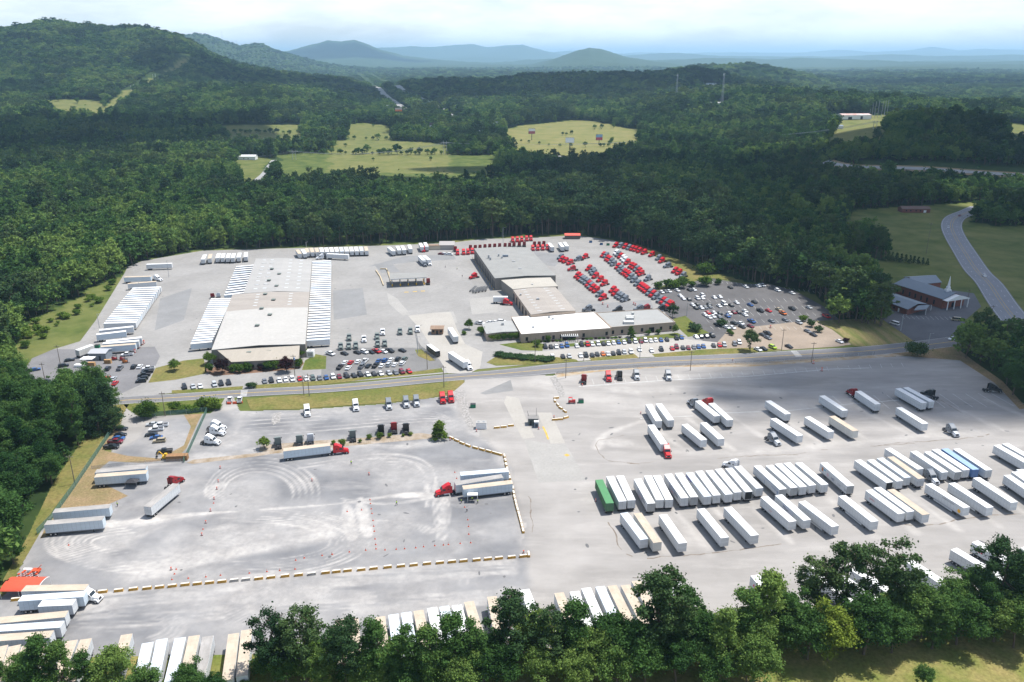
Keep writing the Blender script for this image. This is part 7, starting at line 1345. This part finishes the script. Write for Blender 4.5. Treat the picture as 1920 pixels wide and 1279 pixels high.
for i, (x, y) in enumerate([c4(U3, *q) for q in [(905, 563), (945, 582), (985, 602), (1030, 620), (1085, 637), (1135, 650), (1185, 663), (1232, 676)]]+[c4(V4, *q) for q in [(145, 685)]]): block(x, y, 12, 5 if i < 4 else 3.4, f'yellow concrete block, {ORD[i+1]} from the left of the curved run', 'curved run of yellow blocks')
for i, (x, y, dx, dy) in enumerate([(572, 263, 10, -1), (562, 285, 2, 9), (584, 315, 6, 8), (604, 338, 10, 6), (636, 363, 10, 7), (645, 410, 10, -3), (603, 422, 12, -.5), (562, 425, 12, -.5)]): x, y = c4(V4, x, y); block(x, y, dx, dy, f'yellow concrete block, {ORD[i+1]} along the hook round the stone heap', 'yellow blocks round the stone heap')
for i, (x, y) in enumerate([(232, 470), (178, 480), (127, 485)]): x, y = c4(V4, x, y); block(x, y, 12, -1, f'yellow concrete block left of the guard booth, {ORD[i+1]} from the booth', 'yellow blocks left of the guard booth')
x, y = c4(s4, 365, 320); block(x, y, 1, 9, 'yellow concrete block set crosswise at the right end of the long line', 'long line of yellow blocks')
OG = mat('cone_orange', (.55, .085, .035), .6); ORW = mat('reflective_white', (.75, .75, .75), .5)
cb = MB(); cb.tube((0, 0, .05), (0, 0, .95), .19, .03, OG, 10); cb.tube((0, 0, .5), (0, 0, .68), .125, .09, ORW, 10); cb.box(-.27, .27, -.27, .27, 0, .05, OG); CONE = cb.mesh('traffic_cone')
bb = MB(); [bb.tube((0, 0, .06+.2*k), (0, 0, .26+.2*k), .30-.01*k, .29-.01*k, OG if k % 2 == 0 else ORW, 12) for k in range(5)]; bb.tube((0, 0, 0), (0, 0, .07), .42, .42, CHAS, 12); BARREL = bb.mesh('traffic_barrel')
def put(me, nm, cat, lst, o, where, grp, start='top', zs=.85):
    for i, (x, y) in enumerate(lst):
        q = P(*c4(o, x, y)) if o else P(x, y); ob = link(nm, me); ob.location = (q.x, q.y, .006); ob.scale = (zs, zs, zs); tag(ob, f'{cat} {where}' if len(lst) == 1 else f'{cat}, {ORD[i+1]} from the {start} {where}', cat, grp)
put(CONE, 'traffic_cone', 'orange cone', [(295, 1030), (298, 1058), (305, 1098), (310, 1132), (318, 1185), (323, 1228), (327, 1265)], U3, 'of the upright file beside the white stripes', 'cones beside the white stripes')
put(CONE, 'traffic_cone', 'orange cone', [(328, 150), (333, 208), (338, 250), (340, 282)], s3, 'of the file meeting the block line cones', 'cones near the middle of the block line')
put(CONE, 'traffic_cone', 'orange cone', [(12, 323), (140, 305), (263, 292), (408, 290), (492, 285), (555, 281), (638, 274), (697, 266), (781, 258), (846, 253), (883, 249), (972, 241)], s3, 'of the run above the block line', 'cones above the block line', 'left')
put(CONE, 'traffic_cone', 'orange cone', [(1005, 1085), (1028, 1180), (1034, 1230)], U3, 'of the file below the canopy', 'cones below the canopy'); put(CONE, 'traffic_cone', 'orange cone', [(1036, 172), (1050, 236)], s3, 'of the last two of the canopy file', 'cones below the canopy')
put(CONE, 'traffic_cone', 'orange cone', [(42, 435), (28, 470), (10, 512), (132, 502), (264, 492), (374, 480), (590, 464), (722, 452), (818, 444), (933, 434), (938, 367), (1002, 350), (1136, 331), (1210, 322)], s2, 'of the loose run left of the stripes', 'loose cones along the turning oval', 'left')
put(CONE, 'traffic_cone', 'orange cone', [(124, 1118), (232, 1106), (931, 824), (945, 870)], U3, 'of the stray cones by the stripes and trailers', 'stray cones', 'left'); put(CONE, 'traffic_cone', 'orange cone', [(515, 254)], s0, 'alone on the dark gravel at left', 'stray cones'); put(CONE, 'traffic_cone', 'orange cone', [(243, 1250), (322, 1055)], (320, 680), 'of the small ones among the barrels', 'stray cones')
put(BARREL, 'traffic_barrel', 'orange barrel', [(373, 793), (358, 895), (347, 950), (327, 1025), (300, 1115), (265, 1203)], (320, 680), 'of the long file left of the turning circle', 'barrels left of the turning circle'); put(BARREL, 'traffic_barrel', 'orange barrel', [(235, 180), (5, 438)], s2, 'of the lower two in the barrel file', 'barrels left of the turning circle')
put(BARREL, 'traffic_barrel', 'orange barrel', [(1061, 888)], (320, 680), 'alone right of the turning circle', 'lone barrels'); put(BARREL, 'traffic_barrel', 'orange barrel', [(288, 842), (897, 582), (1094, 517)], U3, 'of the three about the curved blocks', 'lone barrels')
put(BARREL, 'traffic_barrel', 'orange barrel', [(767, 172), (440, 500), (1205, 385)], V4, 'of those about the east lot entrance', 'lone barrels', 'left'); put(BARREL, 'traffic_barrel', 'orange barrel', [(555, 412), (868, 1040)], V4, 'of the two by the block hook and green container', 'lone barrels', 'left'); put(BARREL, 'traffic_barrel', 'orange barrel', [(327, 312)], s4, 'alone at the right end of the block line', 'lone barrels')
put(BARREL, 'traffic_barrel', 'orange barrel', [(1045, 850), (1068, 825), (1080, 815), (1012, 885)], L0, 'of those at the noses of the left rank', 'barrels at the left trailer rank', 'left', 1.6); put(BARREL, 'traffic_barrel', 'orange barrel', [(820, 968), (883, 1022), (498, 700)], MQ, 'of the barrels on the stony verge', 'barrels on the verge', 'left', 1.5); put(BARREL, 'traffic_barrel', 'orange barrel', [(200, 605), (237, 625), (432, 605), (445, 612)], T8, 'of those behind the office', 'barrels behind the office', 'left', 1.4); put(BARREL, 'traffic_barrel', 'orange barrel', [(48, 1215), (1175, 1025)], T8, 'of the two along the road', 'barrels on the verge', 'left')
put(BARREL, 'traffic_barrel', 'orange barrel', [(150+22*i+(i % 2)*6, 500-(i % 3)*12) for i in range(7)], s0, 'of the cluster behind the carport', 'barrels behind the carport', 'left', 1.4)
g = base('sprayer', 'orange towed sprayer with a white tank behind the carport', 'machine', *c4(s0, 235, 462)); b = MB(); b.box(-2.2, 2.6, -.1, .1, .6, .75, OG); b.box(.4, 2.6, -.9, .9, .6, 1.2, OG, None, .1, .1); b.tube((1.6, 0, 1.0), (3.0, .6, 2.3), .12, .1, OG, 6); b.obj('frame', g); b = MB(); b.tube((-1.8, 0, 1.1), (.4, 0, 1.1), .55, .55, WHT, 12); b.obj('tank', g)
for s in (-1, 1): o = link('wheel', WH, g); o.location = (1.6, s*1.0, .5)
for i, (x, y) in enumerate([(438, 312), (481, 309), (524, 303)]):
    g = base('water_barrier', f'orange plastic barrier below the two white pickups, {ORD[i+1]} from the left', 'barrier', *c4((320, 680), x, y), group='orange barriers below the pickups'); b = MB(); b.side([(-.9, 0), (.9, 0), (.85, .5), (.8, .9), (-.8, .9), (-.85, .5)], -.22, .22, OG); b.obj('body', g)

# ------------------------------------------------------------------ people
def person(px, py, label, top=(.45, .80, .03), leg=(.03, .04, .07), rz=0, o=None, stride=.12):
    q = P(*c4(o, px, py)); g = thing('person', label, 'person', (q.x, q.y, .01), rz, 'people about the lots')
    def skin(name, vs, es, rd, m, par):
        me = bpy.data.meshes.new(name); me.from_pydata(vs, es, []); ob = link(name, me, par); md = ob.modifiers.new('skin', 'SKIN'); sv = me.skin_vertices[0].data
        for k, r in enumerate(rd): sv[k].radius = r if isinstance(r, tuple) else (r, r)
        sv[0].use_root = True; md.use_smooth_shade = True; ob.modifiers.new('sub', 'SUBSURF').levels = 1; me.materials.append(m); return ob
    s = stride; sk = mat('skin', (.42, .25, .17), .6)
    V_ = [(0, 0, .98), (0, 0, 1.22), (.01, 0, 1.42), (.01, 0, 1.52), (.03, 0, 1.62), (.02, 0, 1.74), (0, .19, 1.42), (-.04, .25, 1.14), (.08, .24, .90), (0, -.19, 1.42), (.05, -.25, 1.14), (.16, -.23, .92), (0, .10, .92), (s, .11, .50), (s*.9, .11, .08), (s*.9+.14, .12, .04), (0, -.10, .92), (-s*.5, -.11, .50), (-s, -.11, .08), (-s+.14, -.12, .04)]
    E_ = [(0, 1), (1, 2), (2, 3), (3, 4), (4, 5), (2, 6), (6, 7), (7, 8), (2, 9), (9, 10), (10, 11), (0, 12), (12, 13), (13, 14), (14, 15), (0, 16), (16, 17), (17, 18), (18, 19)]
    R_ = [(.13, .16), (.12, .15), (.11, .17), .055, (.10, .085), (.08, .07), .06, .045, .035, .06, .045, .035, .09, .062, .045, .04, .09, .062, .045, .04]
    body = skin('body', V_, E_, R_, sk, g)
    skin('vest', [(0, 0, .93), (0, 0, 1.2), (.01, 0, 1.43), (0, .2, 1.41), (-.02, .23, 1.22), (0, -.2, 1.41), (.02, -.23, 1.22)], [(0, 1), (1, 2), (2, 3), (3, 4), (2, 5), (5, 6)], [(.16, .19), (.15, .18), (.13, .19), .08, .07, .08, .07], mat(f'vest{top}', top, .6), body)
    skin('trousers', [(0, 0, .96), (0, .10, .90), (s, .11, .50), (s*.9, .11, .12), (0, -.10, .90), (-s*.5, -.11, .50), (-s, -.11, .12)], [(0, 1), (1, 2), (2, 3), (0, 4), (4, 5), (5, 6)], [(.145, .175), .105, .08, .065, .105, .08, .065], mat(f'cloth{leg}', leg, .8), body)
    b = MB(); b.ball((.02, 0, 1.76), .115, mat('hair', (.05, .03, .02), .7), 10, 6, .8); b.obj('hair', body)
HV = 'person in a hi-vis lime top '
person(883, 1000, HV+'standing by the left trailers', o=M0, rz=1); person(155, 765, HV+'standing on the gravel below the young shrubs', o=U3, rz=-1); person(495, 1070, HV+'walking in the middle of the gravel lot', o=U3, rz=2.5, stride=.22); person(980, 1055, HV+'standing left of the small white canopy', o=U3, rz=0); person(1062, 1040, HV+'under the small white canopy', o=U3, rz=-1.5); person(1103, 1058, HV+'standing right of the small white canopy', o=U3, rz=3)
person(1022, 1118, 'person in white top and dark trousers below the canopy', (.7, .7, .72), o=U3, rz=-.6); person(1028, 262, HV+'in the far yard left of the repair shop', o=Q3); person(1067, 320, 'person in dark clothes crossing the shop yard', (.06, .07, .09), o=Q3, rz=1, stride=.22); person(1018, 1025, 'person in dark clothes standing at the office verge', (.08, .02, .02), o=Q4); person(940, 250, 'person in white top walking in the far yard', (.7, .7, .7), o=Q3, rz=1)

# ------------------------------------------------------------------ planted trees and bushes
SHR = [crown('foliage', 300+i, 'shrub', 1800, .055, m=LEAF_S) for i in range(3)]; PUR = crown('crown', 320, 'broad', 3500, .022, m=LEAF_R); SHY = crown('foliage', 330, 'shrub', 1200, .05, m=LEAF_Y); SHC = [crown('foliage', 340+i, 'shrub', 1600, .055, m=LEAF_P) for i in range(2)]
def bush(x, y, h, w, label, o=None, me=None, grp='planted shrubs', nm='shrub', cat='shrub'):
    q = P(*c4(o, x, y)) if o else P(x, y); r = thing(nm, label, cat, (q.x, q.y, 0), random.uniform(0, 6.28), grp); r.scale = (w, w, h); link('foliage', me or random.choice(SHR), r); link('trunk', TRK['shrub'][0], r)
def ptree(kind, x, y, h, wide, label, o=None, me=None, grp='planted trees'):
    q = P(*c4(o, x, y)) if o else P(x, y); return tree(kind, q.x, q.y, h, label, grp, False if me is None and h < 9 else True, wide, mesh=me)
LEAFO = crown('crown', 350, 'broad', 3500, .022, m=LEAF_S)
ptree('broad', 292, 975, 6.8, 1.5, 'olive-green round tree at the left corner of the warehouse front', Q2, LEAFO); ptree('broad', 388, 1038, 7.5, 1.55, 'purple-leaved tree left of the warehouse entrance', Q2, PUR); ptree('broad', 870, 1030, 8.0, 1.6, 'purple-leaved tree right of the warehouse entrance', Q2, PUR); ptree('broad', 30, 1020, 6, 1.6, 'thin olive tree on the left lawn', Q2, LEAFO)
for i, (x, y, h, w) in enumerate([(297, 1035, 5.5, 4.2), (475, 1030, 4.2, 4.2), (520, 1035, 5, 4.4), (580, 1025, 4.6, 4.4), (745, 1015, 5.2, 5), (790, 1005, 5, 4.5), (990, 915, 4.6, 4.8), (965, 995, 5, 4.4)]): bush(x, y, h, w, f'clipped green shrub before the warehouse front, {ORD[i+1]} from the left', Q2)
for i, (x, y) in enumerate([(590, 1020), (680, 1015)]): bush(x, y, 2.2, 4, f'low purplish shrub {["left", "right"][i]} of the warehouse door', Q2, crown('foliage', 360+i, 'shrub', 900, .06, m=LEAF_R))
bush(590, 1148, 3, 3.4, 'left shrub of the pair at the warehouse crossing', Q2, SHC[0]); bush(622, 1146, 2.6, 3.2, 'right shrub of the pair at the warehouse crossing', Q2, SHC[1])
ptree('broad', 158, 790, 6.2, 1.4, 'round green tree in the gravel garden by the gate', Q4, LEAFO); bush(120, 830, 2.2, 3, 'small round shrub in the gravel garden', Q4); bush(255, 830, 5.2, 5.5, 'bushy tree at the left end of the office wing', Q4)
for i in range(5): bush(330+45*i, 872-2*i, 4.4, 4.2, f'flowering shrub along the office wing, {ORD[i+1]} from the left', Q4)
bush(665, 920, 4.2, 4.6, 'yellow-green shrub at the office corner bed', Q4, SHY); bush(750, 885, 4.2, 2.6, 'slim shrub against the office wall', Q4); 
for i in range(11): bush(385+38*i, 985+3.4*i+(i % 2)*8, 1.9, 6.2, f'low juniper mound in the hedge by the road, {ORD[i+1]} from the left', Q4, SHC[i % 2], 'juniper hedge by the road')
for i in range(22): bush(600+31*i if i < 12 else 640+31*i, 890-1.4*i-(6 if i > 8 else 0), .9, 2.2, f'small bed shrub along the office wall, {ORD[i+1]} from the left', Q4, SHR[i % 3] if i % 3 else crown('foliage', 370, 'shrub', 500, .08, m=LEAF_R), 'bed shrubs along the office wall')
ptree('cone', 412, 848, 6, 1.5, 'pointed green tree against the east half of the office', T8, crown('crown', 380, 'cone', 2500, .028, m=LEAF_S)); ptree('broad', 742, 828, 6, 1.1, 'green tree at the east corner of the office front', T8, LEAFO); ptree('broad', 722, 700, 9.5, 1.15, 'dark tree behind the east corner of the office', T8, crown('crown', 381, 'broad', 4500, .02, m=LEAF_P)); bush(540, 832, 3, 3, 'left round shrub by the office side door', T8); bush(615, 826, 3, 3, 'right round shrub by the office side door', T8)
bush(890, 800, 5, 8, 'wide dark round tree on the corner lawn', T8, SHC[0]); bush(1095, 765, 4.5, 5.5, 'dark round tree at the kerb island of the car park', T8, SHC[1]); bush(1150, 820, 2.6, 3, 'left shrub at the island below the car park', T8); bush(1168, 835, 2.4, 3, 'right shrub at the island below the car park', T8)
ptree('broad', 345, 870, 13, .95, 'large dark round tree at the verge of the tan car park', MQ, crown('crown', 382, 'broad', 7000, .016, m=LEAF_P)); bush(740, 650, 4, 5, 'round shrub at the top of the tan car park', MQ); bush(800, 690, 5, 5, 'round tree at the right top of the tan car park', MQ, SHC[0]); bush(860, 730, 4, 4.5, 'brownish tree at the right of the tan car park', MQ, SHC[1]); bush(1062, 805, 2.6, 4.4, 'maroon shrub at the right end of the tan car park', MQ, crown('foliage', 361, 'shrub', 900, .06, m=LEAF_R))
bush(480, 1232, 8, 11.5, 'big round evergreen by the road at the right', MR, crown('foliage', 383, 'shrub', 6000, .03, m=LEAF_P), nm='round_evergreen', cat='tree')
for i, (x, y) in enumerate([(1572, 588), (1588, 596), (1604, 601), (1622, 604), (1640, 607), (1633, 596), (1613, 591), (1596, 584), (1650, 612)]): ptree('pine', x, y, 19+3*(i % 3), 1.25, f'tall pine in the grove between car park and church, {ORD[i+1]} clockwise', None, HI['pine'][i % 4], 'pine grove by the church')
for i in range(10): ptree('cone', 1664+8.2*i, 489+.9*i, 7-.25*i, 1.1, f'small dark evergreen in the meadow hedgerow, {ORD[i+1]} from the left', None, HI['cone'][i % 2], 'hedgerow in the church meadow')
for i, (x, y, h) in enumerate([(208, 800, 19), (185, 812, 18), (196, 790, 18), (170, 800, 19), (150, 815, 19), (158, 792, 17), (215, 812, 10)]): ptree('cone', x, y, h, 1.2, f'dense evergreen at the corner of the left woods, {ORD[i+1]} of the clump', None, HI['cone'][i % 2], 'evergreens at the left corner')
bush(276, 783, 7.5, 9, 'round bush at the left end of the green fence', None, crown('foliage', 384, 'shrub', 4000, .035, m=LEAF_S))
for i, (x, y, h, w, k) in enumerate([(235, 350, 5.5, 5, 0), (325, 345, 6, 7.5, 1), (285, 350, 4, 4, 1), (100, 368, 3.6, 5, 0), (35, 365, 5, 5, 0), (150, 365, 3, 5, 0), (200, 365, 3, 4, 0), (360, 350, 3, 4, 1)]): bush(x, y, h, w, f'bush behind the green fence, number {i+1} in the thicket', (320, 680), SHY if k else None, 'thicket behind the green fence')
ptree('cone', 820, 570, 7.4, 1.75, 'bright green young tree at the end of the shrub strip', U3, crown('crown', 385, 'cone', 4500, .024, m=LEAF_Y)); ptree('broad', 705, 645, 5.5, 1.5, 'yellowish small tree at the stone heap', (320, 680), crown('crown', 386, 'broad', 1500, .03, m=LEAF_Y)); 
for i, (x, y, h) in enumerate([(90, 618, 3), (220, 600, 1.6), (288, 575, 2.4), (365, 570, 3), (440, 560, 2), (600, 548, 1.8), (545, 555, 1.4), (20, 612, 1.8)]): bush(x, y, h, h*1.1, f'young yellow shrub in the strip below the parked tractors, number {i+1}', U3, SHY, 'young shrubs in the strip')
for i, (x, y, h, w) in enumerate([(960, 372, 8, 12), (615, 485, 5, 6), (690, 480, 6.5, 8), (740, 482, 6, 8), (800, 478, 7.5, 7), (960, 465, 7, 9), (1065, 455, 4.5, 5), (870, 470, 4, 6), (1010, 370, 6, 8)]): bush(x, y, h, w, f'bush on the dry verge behind the car park, {ORD[i+1]} of the group', T8, None, 'bushes behind the car park')
for i, (x, y, h) in enumerate([(640, 289, 9), (668, 290, 11), (688, 288, 17), (711, 290, 10), (728, 290, 8), (745, 290, 19), (770, 290, 12), (787, 290, 13), (815, 290, 12), (845, 288, 12), (648, 276, 8), (440, 250, 10), (452, 250, 10), (470, 251, 10), (487, 251, 10), (513, 252, 8), (543, 253, 11), (560, 252, 12), (600, 262, 14), (616, 264, 12), (700, 238, 8), (1055, 254, 8), (1062, 254, 7), (1072, 252, 9), (1115, 243, 12), (1128, 242, 12), (1150, 240, 12), (700, 302, 6), (808, 301, 7), (365, 200, 16), (335, 203, 18), (110, 190, 16), (145, 194, 16), (1346, 172, 16)]):
    q = hit(x, y); tree('broad', q.x, q.y, h, f'lone tree in the far fields, {ORD[i+1] if i+1 < len(ORD) else i+1} of the field trees', 'trees in the far fields', False, 1.25, q.z-.2)
for nm_, pts_, n_, hh in (('near', [(540, 289), (640, 289), (760, 291), (925, 291)], 30, 9), ('middle', [(600, 263), (660, 262), (740, 263), (838, 269)], 18, 10), ('far', [(415, 251), (480, 251), (565, 249)], 12, 10), ('upper right', [(1150, 262), (1140, 276), (1050, 276), (960, 264)], 16, 8)):
    w_ = resample([tuple(hit(*p))[:2] for p in pts_], 3)
    for i in range(n_):
        p_ = w_[min(len(w_)-1, int((i+random.uniform(.1, .9))*len(w_)/n_))]; tree('broad', p_.x, p_.y, hh*random.uniform(.6, 1.5), f'small tree in the {nm_} hedgerow of the far fields', f'{nm_} hedgerow of the far fields', False, 1.3, float(height(p_.x, p_.y))-.2)
# low thicket filling the foot of the front row
THK = [crown('foliage', 400+i, 'shrub', 3500, .03, m=[LEAF_B, LEAF_S, LEAF_B][i % 3]) for i in range(6)]
for i in range(90):
    x = -60+i*23+random.uniform(-9, 9); h = random.uniform(4.5, 9)
    yb = (1262 if x < 900 else 1245 if x < 1250 else 1205 if x < 1650 else 1165)+random.uniform(-22, 18)
    if x < 470: h = random.uniform(2.5, 4); yb = 1290+random.uniform(0, 15)
    bush(x, yb, h, h*random.uniform(1.0, 1.4), 'leafy bush in the thicket at the foot of the front trees', None, THK[i % 6], 'thicket at the foot of the front trees')

for i in range(46):
    t_ = random.random(); x, y = 40+190*t_+random.uniform(-25, 12), 640-120*t_+random.uniform(-18, 24)
    if inpoly(np.array([P(x, y).x]), np.array([P(x, y).y]), MEADL)[0]: h = random.uniform(1.4, 4.5); bush(x, y, h, h*1.4, 'scrub bush in the rough meadow left of the trailer rank', None, None, 'scrub in the left meadow')
